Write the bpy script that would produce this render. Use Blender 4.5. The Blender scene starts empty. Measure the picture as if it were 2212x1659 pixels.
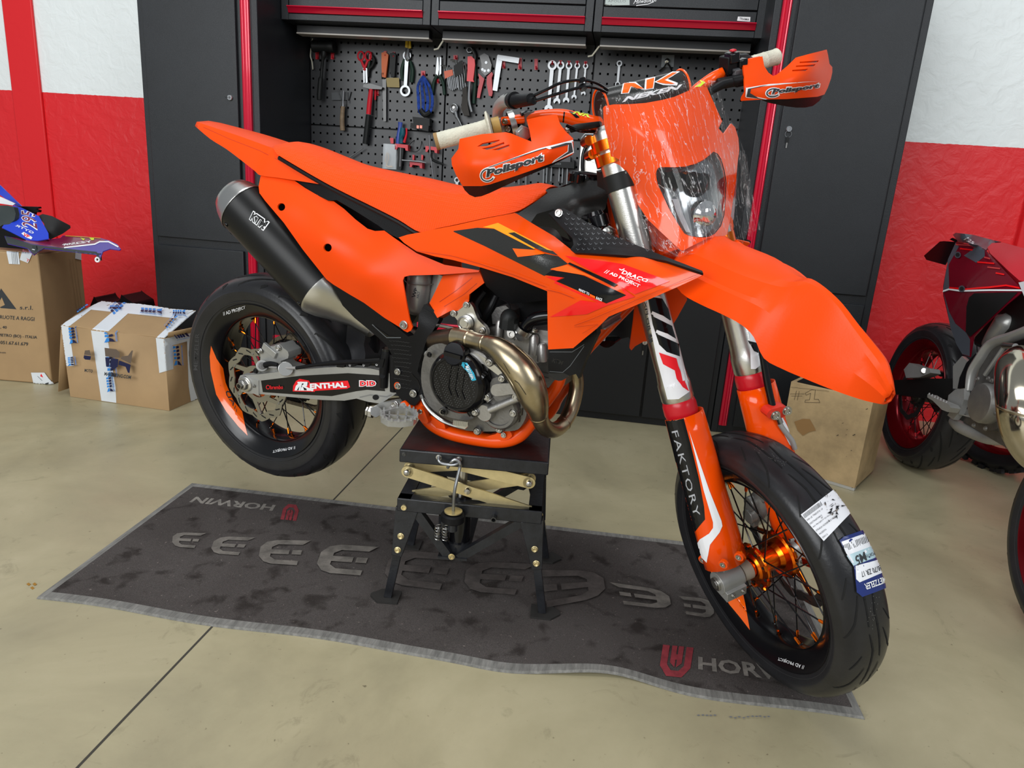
import bpy, bmesh, math, random
from math import sin, cos, pi, radians
from mathutils import Vector as V, Matrix
from mathutils.bvhtree import BVHTree
from mathutils.geometry import tessellate_polygon
random.seed(7)
SC = bpy.context.scene
COL = SC.collection

# ---------------------------------------------------------------- camera
W, H, FP = 2212, 1659, 1545.0
RC = Matrix(((0.98540636, 0.1567481, 0.06636523),
             (0.10573013, -0.25809218, -0.96031743),
             (-0.13339959, 0.95331971, -0.27089867)))      # rows: camera right, down, forward
CAM = V((0, 0, 1.064))
cd = bpy.data.cameras.new('camera'); cam = bpy.data.objects.new('camera', cd); COL.objects.link(cam)
cd.sensor_width = 36; cd.lens = 36 * FP / W; cd.clip_start = .05; cd.clip_end = 60
m = Matrix((RC[0], -RC[1], -RC[2])).transposed().to_4x4(); m.translation = CAM
cam.matrix_world = m
SC.camera = cam
# ---------------------------------------------------------------- light and exposure
SC.view_settings.view_transform = 'Standard'; SC.view_settings.look = 'None'
SC.view_settings.gamma = 1; SC.view_settings.use_curve_mapping = False
SC.view_settings.exposure = 0.0
wd = bpy.data.worlds.new('world'); SC.world = wd; wd.use_nodes = True
bg = wd.node_tree.nodes['Background']; bg.inputs[0].default_value = (.86, .93, 1, 1); bg.inputs[1].default_value = .30
def area(name, loc, target, sx, sy, power, col=(1, 1, 1)):
    l = bpy.data.lights.new(name, 'AREA'); l.shape = 'RECTANGLE'; l.size = sx; l.size_y = sy; l.energy = power; l.color = col
    o = bpy.data.objects.new(name, l); COL.objects.link(o); o.location = loc
    o.rotation_euler = (V(target) - V(loc)).to_track_quat('-Z', 'Y').to_euler(); return o
area('daylight_door', (-2.6, -3.2, 2.6), (-.3, 2.4, .6), 4.5, 2.6, 245, (.97, .99, 1))
area('daylight_window', (3.4, -1.6, 3.2), (.4, 2.6, .8), 1.6, 2.0, 70, (.95, .98, 1))
area('skylight', (-1.0, 1.2, 4.2), (-.6, 2.2, 0), 3.2, 1.6, 70, (.97, .99, 1))

# ---------------------------------------------------------------- pixel rays to planes of the room
def ray(x, y):
    return RC.transposed() @ V(((x - W / 2) / FP, (y - H / 2) / FP, 1))
def atY(x, y, Y): d = ray(x, y); return CAM + d * ((Y - CAM.y) / d.y)
def atZ(x, y, Z=0.): d = ray(x, y); return CAM + d * ((Z - CAM.z) / d.z)
def atX(x, y, X): d = ray(x, y); return CAM + d * ((X - CAM.x) / d.x)
class Frame:
    def __init__(s, M): s.M = M; s.I = M.inverted()
    def P(s, x, y, lat, ax=1):          # point of the ray lying in the plane local[ax] = lat
        d = s.I.to_3x3() @ ray(x, y); c = s.I @ CAM
        return c + d * ((lat - c[ax]) / d[ax])
    def px(s, p):
        c = RC @ (s.M @ V(p) - CAM); return (FP * c.x / c.z + W / 2, FP * c.y / c.z + H / 2)
WF = Frame(Matrix.Identity(4))

# ---------------------------------------------------------------- materials
MATS = {}
def mat(name, col, rough=.5, metal=0., bump=0., bscale=60., var=0., vscale=6., coat=0., trans=0., alpha=1., spec=.5, ior=1.45, stretch=None, col2=None, detail=3):
    if name in MATS: return MATS[name]
    mt = bpy.data.materials.new(name); mt.use_nodes = True; nt = mt.node_tree; b = nt.nodes['Principled BSDF']
    b.inputs['Base Color'].default_value = (*col, 1); b.inputs['Roughness'].default_value = rough; b.inputs['Metallic'].default_value = metal
    b.inputs['Coat Weight'].default_value = coat; b.inputs['Coat Roughness'].default_value = .06
    b.inputs['Transmission Weight'].default_value = trans; b.inputs['Alpha'].default_value = alpha
    b.inputs['Specular IOR Level'].default_value = spec; b.inputs['IOR'].default_value = ior
    tc = nt.nodes.new('ShaderNodeTexCoord'); src = tc.outputs['Object']
    if stretch:
        mp = nt.nodes.new('ShaderNodeMapping'); mp.inputs['Scale'].default_value = stretch; nt.links.new(src, mp.inputs[0]); src = mp.outputs[0]
    if bump:
        n = nt.nodes.new('ShaderNodeTexNoise'); n.inputs['Scale'].default_value = bscale; n.inputs['Detail'].default_value = detail; nt.links.new(src, n.inputs[0])
        bp = nt.nodes.new('ShaderNodeBump'); bp.inputs['Strength'].default_value = bump; bp.inputs['Distance'].default_value = .002
        nt.links.new(n.outputs[0], bp.inputs['Height']); nt.links.new(bp.outputs[0], b.inputs['Normal'])
    if var or col2:
        n = nt.nodes.new('ShaderNodeTexNoise'); n.inputs['Scale'].default_value = vscale; n.inputs['Detail'].default_value = 6; n.inputs['Roughness'].default_value = .65; nt.links.new(src, n.inputs[0])
        r = nt.nodes.new('ShaderNodeValToRGB'); r.color_ramp.elements[0].position = .35; r.color_ramp.elements[1].position = .68
        a = col2 if col2 else tuple(c * (1 - var) for c in col)
        r.color_ramp.elements[0].color = (*a, 1); r.color_ramp.elements[1].color = (*(c * (1 + (var if not col2 else 0)) for c in col), 1)
        nt.links.new(n.outputs[0], r.inputs[0]); nt.links.new(r.outputs[0], b.inputs['Base Color'])
    MATS[name] = mt; return mt
ORANGE = mat('orange plastic', (.88, .066, .0010), .38, bump=.06, bscale=300, spec=.25)
ORANGEG = mat('glossy orange plastic', (.90, .076, .0010), .17, coat=.35, spec=.3)
ORANGEP = mat('orange frame paint', (.88, .078, .001), .3, coat=.15, spec=.3)
ORANGEM = mat('orange anodised aluminium', (.86, .17, .01), .22, 1.)
SEATM = mat('orange seat vinyl', (.95, .062, .006), .5, bump=.5, bscale=420, detail=1)
BLACKP = mat('black plastic', (.006, .006, .007), .42, bump=.1, bscale=300, spec=.22)
BLACKG = mat('gloss black', (.004, .004, .005), .14, coat=.15, spec=.35)
BLACKM = mat('matt black coating', (.008, .008, .008), .36, spec=.3)
RUBBER = mat('tyre rubber', (.017, .017, .019), .33, spec=.45, bump=.12, bscale=150, var=.2, vscale=12)
RUBBERD = mat('tyre groove', (.004, .004, .004), .8)
RUBBERS = mat('tyre sidewall', (.03, .03, .032), .5, bump=.15, bscale=200)
ALU = mat('cast aluminium', (.38, .37, .355), .42, .85, bump=.2, bscale=180, var=.12, vscale=14)
ALUD = mat('dark cast aluminium', (.20, .195, .19), .45, .85, bump=.25, bscale=160, var=.2, vscale=14)
ALUB = mat('brushed aluminium', (.62, .61, .58), .28, 1., bump=.1, bscale=80, stretch=(1, 1, 14))
STEEL = mat('bright steel', (.45, .44, .42), .28, 1.)
CHROME = mat('chrome', (.8, .8, .8), .09, 1.)
BRASS = mat('heat tinted exhaust steel', (.46, .385, .26), .29, 1., bump=.05, bscale=30, var=.25, vscale=7)
BRASSD = mat('burnt exhaust steel', (.16, .12, .09), .38, 1., var=.3, vscale=9)
SILVERP = mat('silver paint', (.40, .40, .385), .36, .5, bump=.1, bscale=200, var=.08, vscale=10)
ZINC = mat('yellow zinc plate', (.66, .55, .30), .38, .8, var=.18, vscale=9)
WHITE = mat('white print', (.85, .86, .88), .4)
WHITEG = mat('glossy white sticker', (.85, .86, .9), .2)
REDD = mat('red print', (.85, .01, .02), .35)
REDP = mat('red dust seal', (.55, .01, .02), .3)
DECBLK = mat('black sticker', (.005, .005, .006), .16, coat=.15, spec=.35)
DECGRY = mat('dark carbon sticker', (.022, .022, .020), .2, coat=.3, bump=.2, bscale=500)
DECRED = mat('red sticker', (.95, .006, .008), .16, coat=.5)
DECYEL = mat('yellow sticker', (1, .36, .01), .16, coat=.5)
DECGRN = mat('lime sticker', (.6, .75, .02), .3)
DECORG = mat('orange sticker', (1, .10, .003), .18, coat=.5)
DECOR2 = mat('bright orange sticker', (1, .13, .004), .15, coat=.6)
GRIPM = mat('off white grip rubber', (.60, .58, .47), .65, bump=.6, bscale=260, var=.1, vscale=30)
CABM = mat('black textured cabinet steel', (.012, .014, .017), .38, bump=.35, bscale=420, var=.12, vscale=5)
CABD = mat('black recess steel', (.009, .010, .012), .45, bump=.1, bscale=300)
REDT = mat('red trim aluminium', (.60, .006, .035), .22, .25, coat=.4)
CARD = mat('brown cardboard', (.40, .26, .13), .75, bump=.25, bscale=26, var=.07, vscale=4)
CARDE = mat('cardboard edge', (.22, .13, .06), .8)
TAPE = mat('white parcel tape', (.72, .76, .80), .3, bump=.5, bscale=35)
INKB = mat('navy ink', (.008, .012, .06), .4)
INKC = mat('light blue ink', (.03, .25, .72), .4)
INKK = mat('black ink', (.03, .035, .04), .6)
INKG = mat('brown grey ink', (.13, .095, .07), .6)
TOOLR = mat('red tool plastic', (.55, .012, .025), .35)
TOOLB = mat('black tool rubber', (.010, .011, .011), .5, spec=.3)
TOOLG = mat('green tool grip', (.010, .035, .022), .4)
TOOLS_ = mat('satin tool steel', (.30, .31, .32), .36, .9)
TOOLD = mat('dark tool steel', (.10, .10, .10), .4, .9)
WOODM = mat('old wooden handle', (.20, .14, .085), .6, var=.25, vscale=30)
BLUEP = mat('blue tool plastic', (.03, .06, .30), .35)
TEALP = mat('teal tool plastic', (.01, .09, .13), .3)

# ---------------------------------------------------------------- mesh building
class MB:
    def __init__(s): s.v = []; s.f = []; s.m = []; s.mats = []; s.tw = None
    def mi(s, mt):
        if mt is None: return 0
        if mt not in s.mats: s.mats.append(mt)
        return s.mats.index(mt)
    def add(s, vs, fs, mt=None):
        o = len(s.v); k = s.mi(mt); s.v += [V(p) for p in vs]; s.f += [[i + o for i in f] for f in fs]; s.m += [k] * len(fs); return s
    def box(s, c, d, mt=None, R=None, taper=1.):
        c = V(c); vs = []
        for z in (-1, 1):
            t = taper if z > 0 else 1.
            for y in (-1, 1):
                for x in (-1, 1):
                    p = V((x * d[0] / 2 * t, y * d[1] / 2 * t, z * d[2] / 2)); vs.append(c + (R @ p if R else p))
        return s.add(vs, [(0, 2, 3, 1), (4, 5, 7, 6), (0, 1, 5, 4), (2, 6, 7, 3), (0, 4, 6, 2), (1, 3, 7, 5)], mt)
    def box2(s, a, b, mt=None):
        a, b = V(a), V(b); return s.box((a + b) / 2, [abs(x) for x in (b - a)], mt)
    def beam(s, a, b, w, t, up=(0, 0, 1), mt=None, w2=None):     # box from a to b, w across, t thick along `up`-ish normal
        a, b = V(a), V(b); z = (b - a).normalized(); u = V(up); x = u.cross(z).normalized(); y = z.cross(x); w2 = w2 or w; vs = []
        for p, ww in ((a, w), (b, w2)):
            for sx, sy in ((-1, -1), (1, -1), (1, 1), (-1, 1)): vs.append(p + x * sx * ww / 2 + y * sy * t / 2)
        return s.add(vs, [(3, 2, 1, 0), (4, 5, 6, 7), (0, 1, 5, 4), (1, 2, 6, 5), (2, 3, 7, 6), (3, 0, 4, 7)], mt)
    def tube(s, pts, r, mt=None, n=16, sm=0, caps=True, flat=1., upv=None):
        pts = [V(p) for p in pts]
        rr = list(r) if hasattr(r, '__len__') else [r] * len(pts)
        if sm: pts, rr = spline(pts, rr, sm)
        t0 = (pts[1] - pts[0]).normalized(); u = V(upv) if upv else (V((0, 0, 1)) if abs(t0.z) < .9 else V((1, 0, 0)))
        vs = []; N = len(pts)
        for i, p in enumerate(pts):
            t = ((pts[min(i + 1, N - 1)] - pts[max(i - 1, 0)])).normalized()
            x = (u - t * u.dot(t)).normalized(); y = t.cross(x); u = x
            for k in range(n):
                a = 2 * pi * k / n; vs.append(p + (x * cos(a) * flat + y * sin(a)) * rr[i])
        fs = [(i * n + k, i * n + (k + 1) % n, (i + 1) * n + (k + 1) % n, (i + 1) * n + k) for i in range(N - 1) for k in range(n)]
        if caps: fs += [tuple(range(n - 1, -1, -1)), tuple((N - 1) * n + k for k in range(n))]
        return s.add(vs, fs, mt)
    def cyl(s, a, b, r, mt=None, n=24, r2=None, caps=True): return s.tube([a, b], [r, r if r2 is None else r2], mt, n, caps=caps)
    def lathe(s, c, ax, prof, mt=None, n=32, u0=None, caps=False):   # prof: (radius, height along axis)
        c = V(c); ax = V(ax).normalized(); u = V(u0) if u0 else (V((0, 0, 1)) if abs(ax.z) < .9 else V((1, 0, 0)))
        x = (u - ax * u.dot(ax)).normalized(); y = ax.cross(x); vs = []
        for r, h in prof:
            for k in range(n): a = 2 * pi * k / n; vs.append(c + ax * h + (x * cos(a) + y * sin(a)) * r)
        N = len(prof)
        fs = [(i * n + k, i * n + (k + 1) % n, (i + 1) * n + (k + 1) % n, (i + 1) * n + k) for i in range(N - 1) for k in range(n)]
        if caps: fs += [tuple(range(n - 1, -1, -1)), tuple((N - 1) * n + k for k in range(n))]
        return s.add(vs, fs, mt)
    def bolt(s, c, ax, r, h=None, mt=None):
        c, ax = V(c), V(ax).normalized(); r *= .78; h = h or r * .9
        s.lathe(c, ax, [(r * 1.35, 0), (r * 1.35, h * .2), (r, h * .25), (r, h), (r * .55, h), (r * .5, h * .6), (0, h * .6)], mt or STEEL, 12); return s
    def prism(s, poly, d, mt=None, side=None):          # poly: 3D points of one face, d: extrusion vector
        d = V(d); P = [V(p) for p in poly]; n = len(P)
        tri = tessellate_polygon([P])
        nrm = V((0, 0, 0))
        for i in range(n): nrm += P[i].cross(P[(i + 1) % n])
        if nrm.dot(d) > 0: P = P[::-1]; tri = [tuple(n - 1 - i for i in t) for t in tri]
        def orient(t):
            a, b, c = (P[i] for i in t); return t if (b - a).cross(c - a).dot(d) < 0 else t[::-1]
        tri = [orient(t) for t in tri]
        s.add(P, tri, mt); s.add([p + d for p in P], [t[::-1] for t in tri], mt)
        return s.add(P + [p + d for p in P], [(i, (i + 1) % n, n + (i + 1) % n, n + i)[::-1] for i in range(n)], side or mt)
    def grid(s, rows, mt=None, closed=False, caps=False):
        n = len(rows[0]); vs = [p for r in rows for p in r]; k = n if closed else n - 1
        fs = [(i * n + j, i * n + (j + 1) % n, (i + 1) * n + (j + 1) % n, (i + 1) * n + j) for i in range(len(rows) - 1) for j in range(k)]
        if caps: fs += [tuple(range(n - 1, -1, -1)), tuple((len(rows) - 1) * n + j for j in range(n))]
        return s.add(vs, fs, mt)
    def build(s, name, parent=None, M=None, mt=None, sharp=35, bevel=0, sub=0, solid=0, soff=-1, fixn=False, weld=False):
        me = bpy.data.meshes.new(name); me.from_pydata([tuple(v) for v in s.v], [], s.f)
        for q in (s.mats or [mt or ALU]): me.materials.append(q)
        for p, k in zip(me.polygons, s.m): p.material_index = k
        bm = bmesh.new(); bm.from_mesh(me)
        if weld: bmesh.ops.remove_doubles(bm, verts=bm.verts, dist=1e-5)
        if fixn: bmesh.ops.recalc_face_normals(bm, faces=bm.faces)
        for f in bm.faces: f.smooth = True
        ca = radians(sharp)
        for e in bm.edges:
            if len(e.link_faces) == 2 and e.calc_face_angle(0) > ca: e.smooth = False
        bm.to_mesh(me); bm.free()
        o = bpy.data.objects.new(name, me); COL.objects.link(o)
        if parent: o.parent = parent
        if M is not None: o.matrix_basis = M
        if sub: q = o.modifiers.new('s', 'SUBSURF'); q.levels = q.render_levels = sub
        if solid: q = o.modifiers.new('t', 'SOLIDIFY'); q.thickness = solid; q.offset = soff
        if bevel: q = o.modifiers.new('b', 'BEVEL'); q.width = bevel; q.segments = 2; q.limit_method = 'ANGLE'; q.angle_limit = radians(40); q.harden_normals = False
        if sub or solid or bevel: bake(o)
        return o
def bake(o):
    dg = bpy.context.evaluated_depsgraph_get(); dg.update()
    me = bpy.data.meshes.new_from_object(o.evaluated_get(dg)); o.modifiers.clear(); old = o.data; o.data = me; me.name = old.name; bpy.data.meshes.remove(old)
def spline(P, r, k):
    out = []; ro = []
    n = len(P)
    for i in range(n - 1):
        p0, p1, p2, p3 = P[max(i - 1, 0)], P[i], P[i + 1], P[min(i + 2, n - 1)]
        for j in range(k):
            t = j / k; t2, t3 = t * t, t * t * t
            out.append((p1 * 2 + (p2 - p0) * t + (p0 * 2 - p1 * 5 + p2 * 4 - p3) * t2 + (p1 * 3 - p0 - p2 * 3 + p3) * t3) * .5)
            ro.append(r[i] + (r[i + 1] - r[i]) * t)
    return out + [P[-1]], ro + [r[-1]]
def empty(name, label=None, cat=None, group=None, loc=None, M=None, parent=None):
    o = bpy.data.objects.new(name, None); COL.objects.link(o); o.empty_display_size = .1
    if parent: o.parent = parent
    if M is not None: o.matrix_basis = M
    elif loc is not None: o.location = loc
    if label: tag(o, label, cat, group)
    return o
def tag(o, label, cat=None, group=None):
    o['label'] = label
    if cat: o['category'] = cat
    if group: o['group'] = group
    return o
def struct(o): o['kind'] = 'structure'; return o
def wm(o):
    m = o.matrix_basis.copy()
    while o.parent: o = o.parent; m = o.matrix_basis @ m
    return m

# ---------------------------------------------------------------- decals: thin printed films laid on the real surface
_bv = {}
def decal_tris(o, pts, tris, mt, off=.0005, maxlen=14, keepfar=None):
    """pts are picture positions, tris index triples; each vertex is laid on the surface of o"""
    bm = bmesh.new(); vv = [bm.verts.new((x, y, 0)) for x, y in pts]
    for t in tris:
        try: bm.faces.new([vv[i] for i in t])
        except ValueError: pass
    def cut(es): bmesh.ops.subdivide_edges(bm, edges=es, cuts=1); bmesh.ops.triangulate(bm, faces=bm.faces)
    for _ in range(5):
        es = [e for e in bm.edges if e.calc_length() > maxlen]
        if not es: break
        cut(es)
    Mw = wm(o); I = Mw.inverted()
    key = o.name
    bvh = _bv.get(key) or BVHTree.FromPolygons([Mw @ v.co for v in o.data.vertices], [tuple(p.vertices) for p in o.data.polygons])
    _bv[key] = bvh
    for ps in range(4):          # refine where the surface bends or the film runs over an edge
        hit = {}; nm = {}
        for v in bm.verts:
            d = ray(v.co.x, v.co.y).normalized(); h, n, i, _ = bvh.ray_cast(CAM, d)
            if h is None: continue
            if n.dot(d) > 0: n = -n
            hit[v] = h + n * off; nm[v] = n
        if ps == 3: break
        es = []
        for e in bm.edges:
            a, b = e.verts; L = e.calc_length()
            if L < 2.5: continue
            if (a in hit) != (b in hit) or (a in hit and b in hit and (nm[a].dot(nm[b]) < .985 and L > 3.2)): es.append(e)
        if not es: break
        cut(es)
    vs = []; ix = {}; fs = []
    for f in bm.faces:
        if all(v in hit for v in f.verts):
            c = [hit[v] for v in f.verts]
            if max((c[i] - c[i - 1]).length for i in range(len(c))) > .12: continue
            t = []
            for v in f.verts:
                if v not in ix: ix[v] = len(vs); vs.append(I @ hit[v])
                t.append(ix[v])
            fs.append(t)
    bm.free()
    if fs: join(o, vs, fs, mt)
def join(o, vs, fs, mt):
    me = o.data; base = len(me.vertices)
    if mt.name not in [q.name for q in me.materials if q]: me.materials.append(mt)
    k = [q.name for q in me.materials].index(mt.name)
    bm = bmesh.new(); bm.from_mesh(me); nv = [bm.verts.new(v) for v in vs]
    # turn faces towards the viewer's side of the sheet
    for f in fs:
        try: q = bm.faces.new([nv[i] for i in f]); q.material_index = k; q.smooth = True
        except ValueError: pass
    bm.to_mesh(me); bm.free()
_off = {}
def nextoff(o): _off[o.name] = _off.get(o.name, .0002) + .00030; return _off[o.name]
def poly(o, pts, mt, maxlen=14, off=None):
    t = tessellate_polygon([[V((x, y, 0)) for x, y in pts]])
    decal_tris(o, pts, t, mt, off or nextoff(o), maxlen)
def line(o, pts, w, mt, closed=False):
    P = [V((x, y)) for x, y in pts]; n = len(P); seg = range(n if closed else n - 1); off = nextoff(o)
    for i in seg:
        a, b = P[i], P[(i + 1) % n]; d = (b - a); 
        if d.length < 1e-6: continue
        d.normalize(); q = V((-d.y, d.x)) * w / 2; e = d * w * .35
        pp = [a - e - q, b + e - q, b + e + q, a - e + q]; decal_tris(o, [tuple(p) for p in pp], [(0, 1, 2), (0, 2, 3)], mt, off)
def glyphs(s, shear=0., bold=0., spacing=1.):
    c = bpy.data.curves.new('t', 'FONT'); c.body = s; c.shear = shear; c.offset = bold; c.space_character = spacing; c.resolution_u = 2; c.fill_mode = 'FRONT'
    o = bpy.data.objects.new('t', c); COL.objects.link(o); dg = bpy.context.evaluated_depsgraph_get(); dg.update()
    me = bpy.data.meshes.new_from_object(o.evaluated_get(dg)); me.calc_loop_triangles()
    P = [(v.co.x, v.co.y) for v in me.vertices]; T = [tuple(t.vertices) for t in me.loop_triangles]
    bpy.data.objects.remove(o); bpy.data.curves.remove(c); bpy.data.meshes.remove(me)
    x0, x1 = min(p[0] for p in P), max(p[0] for p in P); y0, y1 = min(p[1] for p in P), max(p[1] for p in P)
    return [((p[0] - x0) / (x1 - x0), (p[1] - y0) / (y1 - y0)) for p in P], T
def text(o, s, bl, br, tr, tl, mt, shear=0., bold=0., spacing=1., off=None, maxlen=14):
    P, T = glyphs(s, shear, bold, spacing)
    f = lambda u, v: tuple((bl[i] * (1 - u) + br[i] * u) * (1 - v) + (tl[i] * (1 - u) + tr[i] * u) * v for i in (0, 1))
    decal_tris(o, [f(*p) for p in P], T, mt, off or nextoff(o), maxlen)
def textp(o, s, bl, br, h, mt, **k):      # h: glyph height in pixels, upright to the baseline
    d = V((br[0] - bl[0], br[1] - bl[1])).normalized(); n = V((d.y, -d.x)) * h
    text(o, s, bl, br, (br[0] + n.x, br[1] + n.y), (bl[0] + n.x, bl[1] + n.y), mt, **k)
def tx_mesh(mb, s, o, ux, uy, w, h, mt, **k):     # lettering laid directly in space: origin o, unit axes
    P, T = glyphs(s, **k); mb.add([V(o) + V(ux) * (p[0] * w) + V(uy) * (p[1] * h) for p in P], T, mt)
# ================================================================ THE ROOM
YC, YU, YP, YW = 3.297, 3.528, 3.85, 3.88
PH = .0385
def floor_mat():
    mt = bpy.data.materials.new('worn resin floor'); mt.use_nodes = True; nt = mt.node_tree; b = nt.nodes['Principled BSDF']; L = nt.links.new
    tc = nt.nodes.new('ShaderNodeTexCoord')
    def noise(sc, det, rough=.6, dist=0):
        n = nt.nodes.new('ShaderNodeTexNoise'); n.inputs['Scale'].default_value = sc; n.inputs['Detail'].default_value = det; n.inputs['Roughness'].default_value = rough; n.inputs['Distortion'].default_value = dist
        L(tc.outputs['Object'], n.inputs[0]); return n.outputs[0]
    def ramp(v, *st):
        r = nt.nodes.new('ShaderNodeValToRGB'); r.color_ramp.elements.remove(r.color_ramp.elements[1]); r.color_ramp.elements[0].position = st[0][0]; r.color_ramp.elements[0].color = (*st[0][1], 1)
        for p, c in st[1:]: e = r.color_ramp.elements.new(p); e.color = (*c, 1)
        L(v, r.inputs[0]); return r.outputs[0]
    c = ramp(noise(1.6, 8, .62, .4), (.3, (.30, .265, .165)), (.5, (.40, .355, .22)), (.72, (.51, .455, .295)))
    st = ramp(noise(9, 10, .75, 1.2), (.32, (.62, .62, .6)), (.42, (1, 1, 1)))
    mx = nt.nodes.new('ShaderNodeMixRGB'); mx.blend_type = 'MULTIPLY'; mx.inputs[0].default_value = .55; L(c, mx.inputs[1]); L(st, mx.inputs[2])
    sp = ramp(noise(70, 3, .5), (.24, (.35, .33, .3)), (.29, (1, 1, 1)))
    m2 = nt.nodes.new('ShaderNodeMixRGB'); m2.blend_type = 'MULTIPLY'; m2.inputs[0].default_value = .8; L(mx.outputs[0], m2.inputs[1]); L(sp, m2.inputs[2])
    L(m2.outputs[0], b.inputs['Base Color'])
    rr = ramp(noise(5, 6), (.3, (.3, .3, .3)), (.7, (.48, .48, .48))); L(rr, b.inputs['Roughness'])
    bp = nt.nodes.new('ShaderNodeBump'); bp.inputs['Strength'].default_value = .25; bp.inputs['Distance'].default_value = .003; L(noise(14, 6), bp.inputs['Height']); L(bp.outputs[0], b.inputs['Normal'])
    return mt
FLOORM = floor_mat(); SEAMM = mat('floor joint', (.05, .045, .035), .8)
mb = MB().add([(-6, -4, 0), (5, -4, 0), (5, YW, 0), (-6, YW, 0)], [(0, 1, 2, 3)], FLOORM)
s0, s1 = atZ(168, 1659), atZ(1040, 860)
sx = atZ(460, 1352).x; sx2 = atZ(800, 985).x
mb.box2((sx - .0028, -.5, -.003), (sx + .0028, YW, .0004), SEAMM)
FLOOR = struct(mb.build('floor'))
# small marks lying in the floor surface
for px, py in ((70, 1270), (62, 1262), (75, 1262)): poly(FLOOR, [(px - 5, py), (px, py - 3), (px + 5, py + 1), (px, py + 4)], mat('dried leaf', (.35, .17, .02), .7))
for k, (x0, x1, y0) in enumerate(((1505, 1552, 1547), (1575, 1672, 1552))):
    for j in range(int((x1 - x0) / 9)):
        x = x0 + j * 9 + random.uniform(-1, 1); y = y0 + random.uniform(-1.6, 1.6); poly(FLOOR, [(x, y), (x + 4, y - 1.5), (x + 8, y + .5), (x + 4, y + 1.8)], mat('scuff', (.16, .17, .19), .7))

def wall_mat():
    mt = bpy.data.materials.new('two tone wall paint'); mt.use_nodes = True; nt = mt.node_tree; b = nt.nodes['Principled BSDF']; L = nt.links.new
    g = nt.nodes.new('ShaderNodeNewGeometry'); sp = nt.nodes.new('ShaderNodeSeparateXYZ'); L(g.outputs['Position'], sp.inputs[0])
    n = nt.nodes.new('ShaderNodeTexNoise'); n.inputs['Scale'].default_value = 40; L(g.outputs['Position'], n.inputs[0])
    a = nt.nodes.new('ShaderNodeMath'); a.operation = 'MULTIPLY_ADD'; a.inputs[1].default_value = .006; L(n.outputs[0], a.inputs[0]); L(sp.outputs[2], a.inputs[2])
    c = nt.nodes.new('ShaderNodeMath'); c.operation = 'GREATER_THAN'; c.inputs[1].default_value = 1.381; L(a.outputs[0], c.inputs[0])
    mx = nt.nodes.new('ShaderNodeMixRGB'); mx.inputs[1].default_value = (.78, .016, .022, 1); mx.inputs[2].default_value = (.86, .91, .91, 1); L(c.outputs[0], mx.inputs[0]); L(mx.outputs[0], b.inputs['Base Color'])
    b.inputs['Roughness'].default_value = .42
    n2 = nt.nodes.new('ShaderNodeTexNoise'); n2.inputs['Scale'].default_value = 16; n2.inputs['Detail'].default_value = 7; n2.inputs['Distortion'].default_value = .6; L(g.outputs['Position'], n2.inputs[0])
    bp = nt.nodes.new('ShaderNodeBump'); bp.inputs['Strength'].default_value = .55; bp.inputs['Distance'].default_value = .012; L(n2.outputs[0], bp.inputs['Height']); L(bp.outputs[0], b.inputs['Normal'])
    return mt
WALLM = wall_mat()
REDW = mat('red wall paint', (.78, .016, .022), .42, bump=.6, bscale=22, detail=7)
WALL = struct(MB().box2((-6, YW, 0), (5, YW + .2, 3.6), WALLM).build('wall_back'))
struct(MB().box2((-3.527, YW - .016, 0), (-3.342, YW, 3.6), REDW).build('trim_1', bevel=.006))
struct(MB().box2((1.872, YW - .03, 0), (2.1, YW, 3.6), REDW).build('trim_2', bevel=.006))

# ---------------------------------------------------------------- tall cabinets
def lockset(mb, x, z, y):
    mb.lathe((x, y, z), (0, -1, 0), [(.013, 0), (.013, .006), (.011, .009), (0, .009)], CHROME, 20)
    mb.box((x, y - .010, z), (.002, .002, .012), TOOLD)
def tall(x0, x1, label, strip_left):
    r = empty('steel_cabinet', label, 'cabinet', loc=((x0 + x1) / 2, YC + .28, 0)); M = Matrix.Translation(-r.location)
    dv = (.655, .690)
    mb = MB().box2((x0, YC + .002, 0), (x1, YW - .005, 2.1), CABM)
    mb.box2((x0, YC - .0, 0), (x0 + .03, YC + .01, 2.1)).box2((x1 - .03, YC, 0), (x1, YC + .01, 2.1))
    mb.build('body', r, M, bevel=.003)
    sa, sb = (x1 - .077, x1 - .035) if not strip_left else (x0 + .030, x0 + .067)
    for z0, z1 in ((dv[1] + .002, 2.08), (.04, dv[0] - .002)):
        da, db = (x0 + .034, x1 - .098) if not strip_left else (x0 + .093, x1 - .036)
        mb = MB().box2((da, YC - .016, z0), (db, YC + .002, z1), CABM)
        d = mb.build('door', r, M, bevel=.003)
        if z0 > .5:
            k = MB(); lx = db - .036 if not strip_left else da + .036
            lockset(k, lx, 1.352, YC - .016)
            if strip_left:
                k.tube([(lx + .013 * cos(a / 12 * 2 * pi), YC - .022, 1.332 + .013 * sin(a / 12 * 2 * pi)) for a in range(13)], .001, CHROME, 6)
                k.box((lx + .0, YC - .022, 1.309), (.011, .004, .022), TOOLB).box((lx, YC - .022, 1.288), (.005, .0015, .022), STEEL)
            else:
                k.box((lx - .008, YC - .024, 1.3525), (.028, .003, .002), TOOLB)
            k.build('lock', d)
        # red aluminium grip rail with ribs
        s = MB(); n = 14
        for a in range(1):
            prof = [(0, 0), (.001, -.012), (.006, -.016), (.011, -.0165), (.014, -.014), (.018, -.0185), (.026, -.019), (.031, -.015), (.036, -.016), (.041, -.012), (.042, 0)]
            w = sb - sa; rows = [[V((sa + px_ / .042 * w, YC + .002 + py_, z)) for px_, py_ in prof] for z in (z0 - (.0 if z0 > .5 else .0), z1)]
            s.grid(rows, REDT, caps=True)
        s.build('grip_rail', r, M, fixn=True)
    return r
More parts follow.
